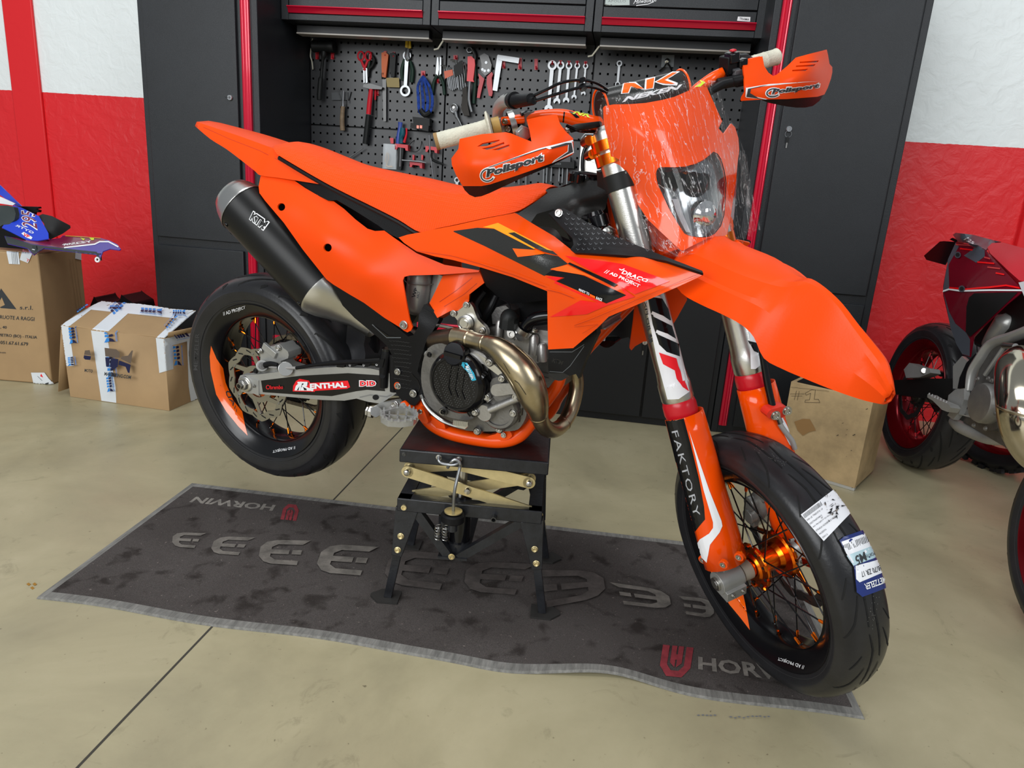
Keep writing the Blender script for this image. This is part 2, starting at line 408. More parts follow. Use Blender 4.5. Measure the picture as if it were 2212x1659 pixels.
tall(-2.31, -1.725, 'black tall steel cabinet with red grip strip, left of the tool wall', False)
tall(.495, 1.091, 'black tall steel cabinet with red grip strip and hanging key, right of the tool wall', True)

# ---------------------------------------------------------------- wall cabinets
xs = (-1.725, -.990, -.240, .502)
wl = ['black wall cabinet with red lower lip, leftmost above the tool wall', 'black wall cabinet with red lower lip, middle one above the tool wall', 'black wall cabinet with red lower lip and stickers, rightmost above the tool wall']
for i in range(3):
    x0, x1 = xs[i] + .002, xs[i + 1] - .002
    r = empty('wall_cabinet', wl[i], 'cabinet', 'wall cabinets over the tool wall', loc=((x0 + x1) / 2, YU + .15, 1.737)); M = Matrix.Translation(-r.location)
    mb = MB().box2((x0, YU + .02, 1.737), (x1, YW - .005, 2.25), CABM)
    for a, b in ((x0, x0 + .036), (x1 - .036, x1)): mb.box2((a, YU, 1.737), (b, YU + .02, 2.25))
    mb.box2((x0 + .036, YU, 1.737), (x1 - .036, YU + .02, 1.765))
    mb.build('body', r, M, bevel=.002)
    d = MB().box2((x0 + .038, YU + .002, 1.798), (x1 - .038, YU + .02, 1.842), CABM).box2((x0 + .038, YU - .004, 1.846), (x1 - .038, YU + .02, 2.22), CABM).build('door', r, M, bevel=.002)
    prof = [(.0, 1.796), (-.022, 1.796), (-.024, 1.792), (-.014, 1.786), (-.007, 1.772), (-.004, 1.768), (0, 1.768)]
    MB().grid([[V((x, YU + .004 + a, b)) for a, b in prof] for x in (x0 + .036, x1 - .036)], REDT, caps=True).build('handle_lip', r, M, fixn=True)
    # slim lamp housing hung under the cabinet
    MB().box2((x0 + .03, YU + .10, 1.700), (x1 - .03, YU + .16, 1.735), CABD).box2((x0 + .03, YU + .095, 1.694), (x1 - .03, YU + .165, 1.702), mat('lamp diffuser', (.45, .42, .38), .3)).build('lamp_housing', r, M, bevel=.002)
    if i == 2:
        poly(d, [(1308, 0), (1360, 0), (1360, 11), (1307, 12)], mat('faded label', (.42, .48, .46), .4))
        textp(d, 'APOLLO', (1313, 5), (1352, 5), 5, mat('grey print', (.2, .22, .22), .5))
        text(d, 'Milwaukee', (1368, 9), (1418, 3), (1420, -6), (1370, 0), WHITE, shear=.3)
        line(d, [(1375, 12), (1400, 9), (1412, 4)], 1.4, WHITE)
        poly(d, [(1594, 36), (1621, 37), (1620, 47), (1592, 45)], WHITE); textp(d, 'TRAMA', (1597, 43), (1618, 45), 5, INKK, bold=.02)
for x in (-.985, -.24):
    o = MB().tube([(x + .03, YU + .12, 1.70), (x, YU + .13, 1.66), (x - .02, YU + .13, 1.655)], .004, GRIPM, 8).build('lamp_cable')
    tag(o, 'short pale lamp lead hanging between the %s wall cabinets' % ('left and middle' if x < -.5 else 'middle and right'), 'cable')
o = MB().tube([(-1.70, YU + .3, 1.71), (-1.708, YU + .29, 1.63), (-1.70, YU + .29, 1.60), (-1.695, YU + .29, 1.56)], .003, GRIPM, 8, 4).build('lamp_cable')
tag(o, 'short pale lead hanging beside the rubber mallet', 'cable')

# ---------------------------------------------------------------- pegboard
def peg_mat():
    mt = bpy.data.materials.new('perforated steel'); mt.use_nodes = True; nt = mt.node_tree; b = nt.nodes['Principled BSDF']; L = nt.links.new
    g = nt.nodes.new('ShaderNodeNewGeometry'); sp = nt.nodes.new('ShaderNodeSeparateXYZ'); L(g.outputs['Position'], sp.inputs[0])
    def M(op, a, b_=None, c=None):
        n = nt.nodes.new('ShaderNodeMath'); n.operation = op
        for i, q in enumerate((a, b_, c)):
            if q is None: continue
            if isinstance(q, (int, float)): n.inputs[i].default_value = q
            else: L(q, n.inputs[i])
        return n.outputs[0]
    def cell(s, o, p): return M('ABSOLUTE', M('SUBTRACT', M('FRACT', M('DIVIDE', M('SUBTRACT', s, o), p)), .5))
    cx_ = cell(sp.outputs[0], -1.553 - PH / 2 - .0, PH * 1.0); cz = cell(sp.outputs[2], 1.700 - .045 / 2, .045)
    h = M('MULTIPLY', M('LESS_THAN', cx_, .125), M('LESS_THAN', cz, .115))
    mx = nt.nodes.new('ShaderNodeMixRGB'); mx.inputs[1].default_value = (.026, .027, .030, 1); mx.inputs[2].default_value = (.001, .001, .001, 1); L(h, mx.inputs[0]); L(mx.outputs[0], b.inputs['Base Color'])
    b.inputs['Roughness'].default_value = .38
    s2 = M('SUBTRACT', .5, M('MULTIPLY', h, .5)); L(s2, b.inputs['Specular IOR Level'])
    bp = nt.nodes.new('ShaderNodeBump'); bp.inputs['Strength'].default_value = .6; bp.inputs['Distance'].default_value = .002; bp.invert = True; L(h, bp.inputs['Height']); L(bp.outputs[0], b.inputs['Normal'])
    return mt
PEGM = peg_mat()
pl = [('upper left', 'behind the mallet, scissors and pliers'), ('upper middle', 'behind the ratchet spanners'), ('upper right', 'behind the handlebar pad'), ('lower left', 'above the seat'), ('lower middle', 'behind the screwdriver rack'), ('lower right', 'behind the headlight mask')]
for k in range(6):
    i = k % 3; up = k < 3; x0, x1 = xs[i] + .003, xs[i + 1] - .003
    z0, z1 = (1.293, 1.74) if up else (.90, 1.287)
    r = MB().box2((x0, YP, z0), (x1, YP + .02, z1), PEGM).build('pegboard', bevel=.0015)
    tag(r, 'dark perforated steel tool panel, %s, %s' % pl[k], 'pegboard', 'pegboard panels of the tool wall')
PEGB = struct(MB().box2((-1.722, YP + .021, .9), (.49, YP + .026, 1.75), CABD).build('trim_3'))
# ---------------------------------------------------------------- base cabinets and worktop
bl = ['left', 'middle', 'right']
for i in range(3):
    x0, x1 = xs[i] + .002, xs[i + 1] - .009
    r = empty('base_cabinet', 'black steel base cabinet under the worktop, %s, %s' % (bl[i], ('seen through the rear wheel', 'behind the engine', 'behind the fork with key in its door')[i]), 'cabinet', 'base cabinets under the worktop', loc=((x0 + x1) / 2, YC + .25, 0)); M = Matrix.Translation(-r.location)
    MB().box2((x0, YC + .004, 0), (x1, YW - .005, .86), CABD).build('body', r, M, bevel=.002)
    xm = .163 if i == 2 else (x0 + x1) / 2
    for a, b in ((x0 + .012 if i < 2 else -.16, xm - .004), (xm + .004, x1 - .025)):
        MB().box2((a, YC - .014, .036), (b, YC + .004, .84), CABD).build('door', r, M, bevel=.003)
    if i < 2:
        for q in ((750, 684), (624, 731), (684, 872)):
            zz = atY(*q, YC).z; MB().box2((x0 + .05, YC - .03, zz - .016), (x1 - .05, YC - .012, zz + .016), REDT).build('handle', r, M, bevel=.004)
    if i == 2:
        k = MB(); lockset(k, xm - .02, .397, YC - .014)
        k.box((xm - .022, YC - .02, .372), (.011, .004, .025), TOOLB).box((xm - .024, YC - .02, .348), (.005, .0015, .02), STEEL).build('lock', r, M)
tag(MB().box2((xs[0] + .002, YC - .01, .863), (xs[3] - .009, YP - .003, .895), CABD).build('worktop', bevel=.004), 'black worktop running below the perforated tool wall, hidden behind the motorcycle', 'worktop')
# ---------------------------------------------------------------- floor mat
def mat_mat():
    mt = bpy.data.materials.new('carpet pile'); mt.use_nodes = True; nt = mt.node_tree; b = nt.nodes['Principled BSDF']; L = nt.links.new
    tc = nt.nodes.new('ShaderNodeTexCoord')
    def noise(sc, det, dist=0):
        n = nt.nodes.new('ShaderNodeTexNoise'); n.inputs['Scale'].default_value = sc; n.inputs['Detail'].default_value = det; n.inputs['Distortion'].default_value = dist; L(tc.outputs['Object'], n.inputs[0]); return n.outputs[0]
    def ramp(v, a, ca, b_, cb):
        r = nt.nodes.new('ShaderNodeValToRGB'); e = r.color_ramp.elements; e[0].position = a; e[0].color = (*ca, 1); e[1].position = b_; e[1].color = (*cb, 1); L(v, r.inputs[0]); return r.outputs[0]
    def mul(a, c, f):
        m = nt.nodes.new('ShaderNodeMixRGB'); m.blend_type = 'MULTIPLY'; m.inputs[0].default_value = f; L(a, m.inputs[1]); L(c, m.inputs[2]); return m.outputs[0]
    c = ramp(noise(3, 6, .5), .3, (.066, .057, .053), .7, (.096, .085, .080))
    c = mul(c, ramp(noise(14, 8, .4), .34, (.25, .22, .2), .46, (1, 1, 1)), .7)
    c = mul(c, ramp(noise(600, 2), .35, (.6, .6, .6), .65, (1.25, 1.25, 1.25)), .8)
    c = mul(c, ramp(noise(110, 2), .70, (1, 1, 1), .76, (2.6, 2.5, 2.4)), .9)
    L(c, b.inputs['Base Color']); b.inputs['Roughness'].default_value = .95; b.inputs['Specular IOR Level'].default_value = .15
    bp = nt.nodes.new('ShaderNodeBump'); bp.inputs['Strength'].default_value = .6; bp.inputs['Distance'].default_value = .002; L(noise(700, 2), bp.inputs['Height']); L(bp.outputs[0], b.inputs['Normal'])
    return mt
MATM = mat_mat(); HEM = mat('mat hem', (.19, .185, .17), .9, bump=1., bscale=120, stretch=(1, .15, 1), var=.3, vscale=90)
PRG = mat('faded grey carpet print', (.15, .135, .118), .95, var=.35, vscale=25); PRW = mat('pale carpet print', (.24, .22, .195), .95, var=.3, vscale=40)
PRR = mat('red carpet print', (.26, .03, .04), .95, var=.25, vscale=40); PRD = mat('worn carpet print', (.078, .066, .060), .95, var=.3, vscale=25)
c00, c01 = atZ(83, 1293), atZ(415, 1047); c10 = atZ(1866, 1556); c11 = c10 + (c01 - c00) + V((.02, .02, 0))
top = []; NX, NY = 120, 30
front = {0: 0}
def matpt(u, v, z=0.):
    p = (c00 * (1 - u) + c10 * u) * (1 - v) + (c01 * (1 - u) + c11 * u) * v
    # the front edge bows where the mat has rucked up
    bow = .022 * math.exp(-((u - .74) / .05) ** 2) - .016 * math.exp(-((u - .60) / .05) ** 2) + .006 * sin(u * 21)
    p.y += bow * (1 - v) ** 3
    ruck = .010 * math.exp(-((u - .70) / .045) ** 2) * (1 - v) ** 4
    return V((p.x, p.y, z + ruck))
mb = MB()
rows = [[matpt(i / NX, j / NY, .006) for i in range(NX + 1)] for j in range(NY + 1)]
mb.grid(rows, MATM)
for k in range(len(mb.f)):
    i, j = k % NX, k // NX
    if i < 1 or i >= NX - 1 or j < 1 or j >= NY - 1: mb.m[k] = mb.mi(HEM)
loop = [(i / NX, 0) for i in range(NX + 1)] + [(1, j / NY) for j in range(1, NY + 1)] + [(i / NX, 1) for i in range(NX - 1, -1, -1)] + [(0, j / NY) for j in range(NY - 1, 0, -1)]
n = len(loop)
mb.add([matpt(u, v, .006) for u, v in loop] + [matpt(u, v, .0003) + V(((u - .5) * .006, (v - .5) * .006, 0)) for u, v in loop], [(i, n + i, n + (i + 1) % n, (i + 1) % n) for i in range(n)], HEM)
MATO = mb.build('floor_mat', fixn=True); tag(MATO, 'long dark grey carpet mat with faded lettering, lying under the lift stand', 'mat')
def emblem(cx_, cy_, ux, uy, s, m_):       # rounded H badge
    f = lambda a, b: (cx_ + ux[0] * a * s + uy[0] * b * s, cy_ + ux[1] * a * s + uy[1] * b * s)
    poly(MATO, [f(*p) for p in ((-1, 1), (-.55, 1), (-.55, -.25), (-.25, -.6), (.25, -.6), (.55, -.25), (.55, 1), (1, 1), (1, -.35), (.5, -1), (-.5, -1), (-1, -.35))], m_)
    poly(MATO, [f(*p) for p in ((-.38, 1), (-.05, 1), (-.05, .45), (.05, .45), (.05, 1), (.38, 1), (.38, -.1), (.05, -.4), (.05, .1), (-.05, .1), (-.05, -.4), (-.38, -.1))], m_)
text(MATO, 'HORWIN', (596, 1091), (424, 1073), (408, 1085), (588, 1104), PRW, bold=.03)
emblem(627, 1107, (-1, -.1), (-.25, 1), 17, PRR)
text(MATO, 'HORW', (1508, 1447), (1712, 1475), (1700, 1440), (1508, 1419), PRW, bold=.03)
emblem(1460, 1430, (1, .1), (.15, -1), 33, PRR)
# row of angular letter shapes across the middle
def eshape(q, m_):
    bl, br, tr, tl = q; f = lambda u, v: tuple((bl[i] * (1 - u) + br[i] * u) * (1 - v) + (tl[i] * (1 - u) + tr[i] * u) * v for i in (0, 1))
    poly(MATO, [f(*p) for p in ((1, 1), (.32, 1), (.12, .92), (0, .7), (0, .3), (.12, .08), (.3, 0), (.86, 0), (.86, .17), (.36, .18), (.24, .3), (.24, .42), (.62, .42), (.62, .6), (.24, .6), (.24, .7), (.36, .82), (.86, .82))], m_)
    poly(MATO, [f(*p) for p in ((.68, .42), (.88, .42), (.88, .6), (.68, .6))], m_)
for q, m_ in ((((371, 1182), (428, 1186), (446, 1153), (374, 1151)), PRG), (((452, 1197), (525, 1202), (552, 1163), (466, 1160)), PRG), (((556, 1218), (655, 1224), (672, 1170), (566, 1168)), PRG),
              (((678, 1238), (795, 1247), (818, 1184), (700, 1177)), PRG), (((825, 1262), (970, 1280), (1000, 1200), (845, 1192)), PRD), (((1000, 1280), (1130, 1290), (1160, 1222), (1010, 1215)), PRD),
              (((1310, 1292), (1160, 1320), (1150, 1235), (1300, 1236)), PRD), (((1452, 1322), (1330, 1308), (1316, 1262), (1442, 1280)), PRG), (((1542, 1342), (1472, 1330), (1464, 1292), (1540, 1300)), PRG)): eshape(q, m_)
# ================================================================ THE ORANGE MOTORCYCLE: frames
import numpy as np
BR = Matrix(((0.95157566, 0.30046253, 0.06500786), (-0.29424532, 0.95144479, -0.09040187), (-0.08901376, 0.06689596, 0.99378141)))
BT = V((-0.9867411, 1.94855201, 0.4547081))
WB, RK, OFFS, STEER, LEAD, FL = 1.46292, 0.456553, 0.06387, -0.760821, .0148, .0921
Mb = BR.to_4x4(); Mb.translation = BT
BK = Frame(Mb)                                             # bike: x forward, y left, z up, origin on the rear axle
SA = V((-sin(RK), 0, cos(RK))); PF = V((cos(RK), 0, sin(RK)))
A0 = V((WB, 0, -.014)) - PF * OFFS
Ms = Matrix.Translation(A0) @ Matrix.Rotation(STEER, 4, SA) @ Matrix.Translation(-A0)
FK = Frame(Mb @ Ms)                                        # everything that turns with the handlebar
BIKE = empty('motorcycle', 'bright orange supermoto motorcycle with film wrapped headlight, raised on a black lift stand', 'motorcycle', M=Mb)
def PB(x, y, l, ax=1): return BK.P(x, y, l, ax)
def PFk(x, y, l, ax=1): return FK.P(x, y, l, ax)
def rad(F, p, rpx): return rpx * (RC @ (F.M @ p - CAM)).z / FP
def tubeP(mb, F, pts, mt=None, n=20, sm=6, rk=1., **k):      # pts: (px, py, lateral, radius in pixels)
    P = [F.P(*q[:3]) for q in pts]; return mb.tube(P, [rad(F, p, q[3]) * rk for p, q in zip(P, pts)], mt, n, sm, **k)
def mir(p): return V((p[0], -p[1], p[2]))
def rbf(ctrl):
    C_ = np.array([(c[0], c[1]) for c in ctrl], float) / 100; n = len(C_)
    if n == 1: return lambda x, y: ctrl[0][2]
    def ker(d): return np.where(d > 1e-9, d * d * np.log(np.maximum(d, 1e-9)), 0)
    deg = 3 if n > 3 else 1
    A = np.zeros((n + deg, n + deg)); D = np.hypot(C_[:, None, 0] - C_[None, :, 0], C_[:, None, 1] - C_[None, :, 1]); A[:n, :n] = ker(D) + np.eye(n) * 1e-6
    Pm = np.c_[np.ones(n), C_][:, :deg]; A[:n, n:] = Pm; A[n:, :n] = Pm.T
    w = np.linalg.lstsq(A, np.r_[[c[2] for c in ctrl], np.zeros(deg)], rcond=None)[0]
    def f(x, y):
        d = np.hypot(C_[:, 0] - x / 100, C_[:, 1] - y / 100); return float(ker(d) @ w[:n] + np.array([1, x / 100, y / 100])[:deg] @ w[n:])
    return f
from mathutils.geometry import delaunay_2d_cdt
def smooth_loop(P, k=4):
    n = len(P); out = []
    for i in range(n):
        p0, p1, p2, p3 = (V((*P[(i + j) % n][:2], 0)) for j in (-1, 0, 1, 2))
        sharp = len(P[i]) > 2
        for j in range(k):
            t = j / k; t2, t3 = t * t, t ** 3
            q = (p1 * 2 + (p2 - p0) * t + (p0 * 2 - p1 * 5 + p2 * 4 - p3) * t2 + (p1 * 3 - p0 - p2 * 3 + p3) * t3) * .5
            out.append((q.x, q.y))
    return out
def inpoly(x, y, P):
    c = False; n = len(P)
    for i in range(n):
        x1, y1 = P[i][:2]; x2, y2 = P[i - 1][:2]
        if (y1 > y) != (y2 > y) and x < (x2 - x1) * (y - y1) / (y2 - y1) + x1: c = not c
    return c
def tri2d(outline, step, holes=()):
    def dense(L):
        o = []
        for i in range(len(L)):
            a, b = V(L[i][:2]), V(L[(i + 1) % len(L)][:2]); k = max(1, int((b - a).length / step)); o += [tuple(a + (b - a) * j / k) for j in range(k)]
        return o
    loops = [dense(outline)] + [dense(h) for h in holes]; vs = []; es = []
    for L in loops:
        o = len(vs); vs += [V(p) for p in L]; es += [(o + i, o + (i + 1) % len(L)) for i in range(len(L))]
    x0, x1 = min(p[0] for p in loops[0]), max(p[0] for p in loops[0]); y0, y1 = min(p[1] for p in loops[0]), max(p[1] for p in loops[0])
    nb = [tuple(v) for v in vs]; B_ = np.array(nb); r = 0; y = y0 + step / 2
    while y < y1:
        x = x0 + (step / 2 if r % 2 else 0)
        while x < x1:
            if inpoly(x, y, loops[0]) and not any(inpoly(x, y, h) for h in loops[1:]) and np.hypot(B_[:, 0] - x, B_[:, 1] - y).min() > step * .55: vs.append(V((x, y)))
            x += step
        y += step * .87; r += 1
    ov, oe, of, *_ = delaunay_2d_cdt(vs, es, [], 0, 1e-4)
    tr = []
    for t in of:
        cxx = sum(ov[i].x for i in t) / 3; cyy = sum(ov[i].y for i in t) / 3
        if inpoly(cxx, cyy, loops[0]) and not any(inpoly(cxx, cyy, h) for h in loops[1:]): tr.append(tuple(t))
    return [(v.x, v.y) for v in ov], tr
def sheet(mb, F, outline, ctrl, mt=None, step=14, holes=(), th=.003, ax=1, sm=0, mirror=False, inward=None, also=True, lat2=None):
    """a moulded panel: outline seen in the picture, depth given by control points (x, y, local coordinate)"""
    f = rbf(ctrl) if not callable(ctrl) else ctrl
    o = smooth_loop(outline, sm) if sm else outline
    v2, tr = tri2d(o, step, holes)
    P = [F.P(x, y, f(x, y), ax) for x, y in v2]
    # per vertex normals for an even wall thickness
    N = [V((0, 0, 0)) for _ in P]; cam = F.I @ CAM; fs = []
    for a, b, c in tr:
        n = (P[b] - P[a]).cross(P[c] - P[a])
        if n.dot(cam - P[a]) < 0: b, c = c, b; n = -n
        fs.append((a, b, c))
        for i in (a, b, c): N[i] += n
    Q = [p - n.normalized() * th for p, n in zip(P, N)]
    if lat2 is not None: Q = [V([lat2 if i == ax else p[i] for i in range(3)]) for p in P]
    cnt = {}
    for t in fs:
        for i in range(3): e = (t[i], t[(i + 1) % 3]); cnt[e] = 1
    n = len(P); rim = [(a, b) for a, b in cnt if (b, a) not in cnt]
    if mirror is True and mb.tw is None: mb.tw = MB()
    def put(m_, mb):
        pp = [m_(p) for p in P]; qq = [m_(p) for p in Q]; flip = m_ is mir
        g = (lambda t: t[::-1]) if flip else (lambda t: t)
        mb.add(pp, [g(t) for t in fs], mt); 
        mb.add(qq, [g(t[::-1]) for t in fs], mt)
        mb.add(pp + qq, [g((b, a, n + a, n + b)) for a, b in rim], mt)
    put(lambda p: p, mb)
    if mirror: put(mir, mb.tw if mirror is True else mb)
    return P
def circle2(cx_, cy_, r, n=18, ry=None): return [(cx_ + r * cos(2 * pi * k / n), cy_ + (ry or r) * sin(2 * pi * k / n)) for k in range(n)]

# ---------------------------------------------------------------- wheels
def tyre_prof(h, rb, rbulge, rs, ro, bead):
    R_ = [(rb, bead), (rb + .010, bead + .004), (rbulge, h), ((rbulge + rs) / 2 + .002, h * 1.0), (rs, h * .955)]
    k = 9
    for i in range(1, k + 1):
        a = i / k * pi / 2; R_.append((rs + (ro - rs) * sin(a) ** .92, h * .955 * cos(a) ** .95 if i < k else 0))
    return R_ + [(r, -y) for r, y in R_[-2::-1]]
def wheel(parent, C, front, RIMMAT=None, HUBM=None, NIP=None, nm=None):
    ORANGEM = HUBM or globals()['ORANGEM']; NIP = NIP or ORANGEM
    C = V(C); ax = V((0, 1, 0))
    w = .044 if front else .064
    if front: tp = tyre_prof(.0585, .221, .252, .264, .2935, .043)
    else: tp = tyre_prof(.079, .221, .262, .276, .312, .062)
    # rim: barrel, well and flanges (black)
    half = [(.188, 0), (.187, w * .35), (.192, w * .5), (.193, w - .020), (.198, w - .014), (.218, w - .004), (.224, w - .001), (.2285, w + .001), (.232, w + .004), (.2335, w + .0055), (.231, w + .006), (.227, w + .004)]
    half = [(.188, 0), (.187, w * .35), (.190, w * .55), (.192, w - .022), (.197, w - .017), (.220, w + .0005), (.227, w + .003), (.2305, w + .0055), (.2335, w + .0065), (.235, w + .004), (.232, w - .002)]
    R_ = [(r, -y) for r, y in half[::-1]] + half[1:]
    mb = MB().lathe(C, ax, [(r, h) for r, h in R_], BLACKG, 120, u0=(1, 0, 0))
    rim = mb.build(nm or ('front_wheel' if front else 'rear_wheel'), parent)
    rim.data.materials[0] = RIMMAT or mat('satin black rim', (.004, .004, .005), .2)
    # tyre
    mb = MB().lathe(C, ax, [(r, h) for r, h in tp], RUBBER, 120, u0=(1, 0, 0))
    # surface point on the tread
    ys = [p[1] for p in tp]; rs_ = [p[0] for p in tp]
    def R_of(y):
        for i in range(4, len(tp) - 5):
            if ys[i] >= y >= ys[i + 1]: t = (ys[i] - y) / (ys[i] - ys[i + 1]); return rs_[i] + (rs_[i + 1] - rs_[i]) * t
        return rs_[4]
    def surf(a, y, o=.0009): r = R_of(y) + o; return C + V((r * cos(a), y, r * sin(a)))
    def groove(pts, wd):
        L = []
        for i in range(len(pts) - 1):
            (a0, y0), (a1, y1) = pts[i], pts[i + 1]
            for j in range(4): t = j / 4; L.append((a0 + (a1 - a0) * t, y0 + (y1 - y0) * t))
        L.append(pts[-1]); n = len(L); A, B_ = [], []
        for i, (a, y) in enumerate(L):
            a2, y2 = L[min(i + 1, n - 1)]; a1, y1 = L[max(i - 1, 0)]; da, dy = (a2 - a1) * .29, y2 - y1; q = math.hypot(da, dy) or 1
            ww = wd * (1.0 if front else 1.5) * (.25 + .75 * sin(pi * min(1, (i + .8) / n)) ** .6) / 2
            A.append(surf(a - dy / q * ww / .29, y + da / q * ww)); B_.append(surf(a + dy / q * ww / .29, y - da / q * ww))
        mb.grid([A, B_], RUBBERD); mb.grid([B_, A], RUBBERD)
    h = .0565 if front else .074; np_ = 11 if front else 12; dr = 1 if front else -1
    for k in range(np_):
        for s in (1, -1):
            a = 2 * pi * (k + (0 if s > 0 else .5)) / np_; st = 2 * pi / np_
            if front:
                groove([(a, s * h * .95), (a + dr * .18 * st, s * h * .66), (a + dr * .50 * st, s * h * .36)], .0035)
                groove([(a + .5 * st, s * h * .82), (a + (.5 + .22) * st, s * h * .50)], .003)
                groove([(a + .1 * st, s * h * .22), (a + dr * .75 * st, s * h * .10), (a + dr * 1.0 * st, s * h * .22)], .004)
            else:
                groove([(a, s * h * .97), (a + dr * .42 * st, s * h * .62), (a + dr * .95 * st, s * h * .22)], .0045)
                groove([(a + .45 * st, s * h * .95), (a + (.45 + dr * .12) * st, s * h * .84)], .006)
                groove([(a + .2 * st, s * h * .55), (a + (.2 + dr * .55) * st, s * h * .30)], .0035)
    # fine mould lines on the sidewall
    for rr, yy in ((.242, tp[1][1] + .0075 if not front else .0525),):
        for s in (1, -1):
            r0 = [C + V((rr * cos(a), s * yy, rr * sin(a))) for a in [2 * pi * i / 96 for i in range(97)]]
            mb.tube(r0, .0009, RUBBERS, 5, caps=False)
    ty = mb.build('tire', rim)
    # hub
    if front:
        hp = [(.012, -.062), (.017, -.060), (.020, -.050), (.020, -.046), (.030, -.045), (.034, -.040), (.050, -.038), (.052, -.034), (.050, -.029), (.032, -.027), (.027, -.015), (.026, .015), (.032, .024), (.050, .027), (.054, .031), (.054, .036), (.044, .040), (.030, .044), (.030, .052), (.018, .054), (.012, .060)]
    else:
        hp = [(.012, -.075), (.018, -.074), (.024, -.066), (.036, -.062), (.040, -.056), (.052, -.052), (.054, -.046), (.050, -.040), (.034, -.036), (.028, -.02), (.030, .02), (.040, .030), (.060, .034), (.062, .042), (.056, .050), (.045, .058), (.030, .066), (.014, .07)]
    mb = MB().lathe(C, ax, hp, ORANGEM, 40)
    for fy, fr in (((-.038, .043), (.036, .046)) if front else ((-.052, .045), (.043, .054))):
        for k in range(9):
            a = 2 * pi * k / 9; c = C + V((fr * cos(a), fy, fr * sin(a))); mb.cyl(c - ax * .004, c + ax * .004, .0035, RUBBERD, 10)
            mb.tube([C + V(((fr + .008) * cos(a - .12), fy, (fr + .008) * sin(a - .12))), C + V(((fr + .008) * cos(a + .12), fy, (fr + .008) * sin(a + .12)))], .0045, ORANGEM, 8)
    if front: mb.lathe(C, ax, [(.013, -.073), (.021, -.072), (.022, -.060), (.022, -.050)], mat('bearing seal', (.3, .27, .22), .5), 28)
    mb.build('hub', rim)
    # spokes with orange nipples
    N_ = 32; fy = .036 if front else .046
    for i in range(N_):
        side = 1 if i % 2 else -1; cross = 1 if (i // 2) % 2 else -1; a = 2 * pi * i / N_; a2 = a + cross * radians(38)
        p1 = C + V((.190 * cos(a), side * .010, .190 * sin(a))); p0 = C + V((.048 * cos(a2), side * fy, .048 * sin(a2)))
        d = (p1 - p0).normalized(); s = MB().cyl(p0, p1, .0017, BLACKG, 6)
        s.cyl(p1 - d * .019, p1 - d * .001, .0033, NIP, 8).cyl(p1 - d * .021, p1 - d * .018, .0025, NIP, 8).lathe(p1 - d * .004, d, [(.006, 0), (.0075, .003), (.0075, .005)], BLACKG, 10)
        s.build('spoke', rim)
    return rim, ty
def disc(mb, C, y, ro, ri, th, mt, lobes=10, amp=.004, slots=True, dphi=0.):
    C = V(C); n = lobes * 16; top = []
    rows = []
    def ringpt(r, k, yy): a = 2 * pi * k / n; return C + V((r * cos(a), yy, r * sin(a)))
    def wv(k, am): return am * (abs(((k * lobes / n + dphi) % 1) - .5) * 4 - 1)
    for rr, am, yy in ((ri, amp * .8, y - th / 2), (ro, amp, y - th / 2), (ro, amp, y + th / 2), (ri, amp * .8, y + th / 2), (ri, amp * .8, y - th / 2)):
        rows.append([ringpt(rr + wv(k, am), k, yy) for k in range(n)])
    mb.grid(rows, mt, closed=True)
    if slots:
        for k in range(lobes * 2):
            a = 2 * pi * (k + .3) / (lobes * 2); rm = (ro + ri) / 2
            for s in (-1, 1):
                A, B_ = [], []
                for j in range(7):
                    t = j / 6 - .5; aa = a + t * .16; r = rm + t * (ro - ri) * .4; e = .0022
                    A.append(C + V(((r + e) * cos(aa), y + s * (th / 2 + .0003), (r + e) * sin(aa)))); B_.append(C + V(((r - e) * cos(aa), y + s * (th / 2 + .0003), (r - e) * sin(aa))))
                mb.grid([A, B_] if s > 0 else [B_, A], RUBBERD)
FWC = V((WB, .010, -.014))
FRONT = None
RIMR, TYR = wheel(BIKE, (0, 0, 0), False)
def fobj(o): o.matrix_basis = Ms; return o
RIMF, TYF = wheel(BIKE, FWC, True); fobj(RIMF)
# rim stickers and lettering (laid on the flange faces)
ORS = DECOR2
poly(RIMR, [(456, 747), (468, 775), (482, 796), (487, 826), (503, 864), (523, 889), (529, 917), (535, 941), (515, 921), (489, 889), (467, 852), (455, 800), (453, 770)], ORS)
text(RIMR, '//AD', (511, 891), (484, 845), (497, 843), (513, 889), INKK, bold=.01)
text(RIMR, '// AD PROJECT', (484, 684), (531, 668), (530, 660), (481, 674), WHITE, bold=.01)
text(RIMR, '// AD PROJECT', (638, 962), (589, 972), (590, 978), (640, 970), WHITE, bold=.01)
poly(RIMF, [(1531, 1225), (1548, 1243), (1605, 1283), (1611, 1310), (1620, 1361), (1600, 1335), (1576, 1306), (1552, 1268)], ORS)
for a, b in (((1562, 1268), (1588, 1277)), ((1569, 1279), (1594, 1288)), ((1556, 1252), (1572, 1257))): line(RIMF, [a, b], 5, INKK)
text(RIMF, '// AD PROJECT', (1740, 1436), (1681, 1418), (1682, 1426), (1738, 1446), WHITE, bold=.01)
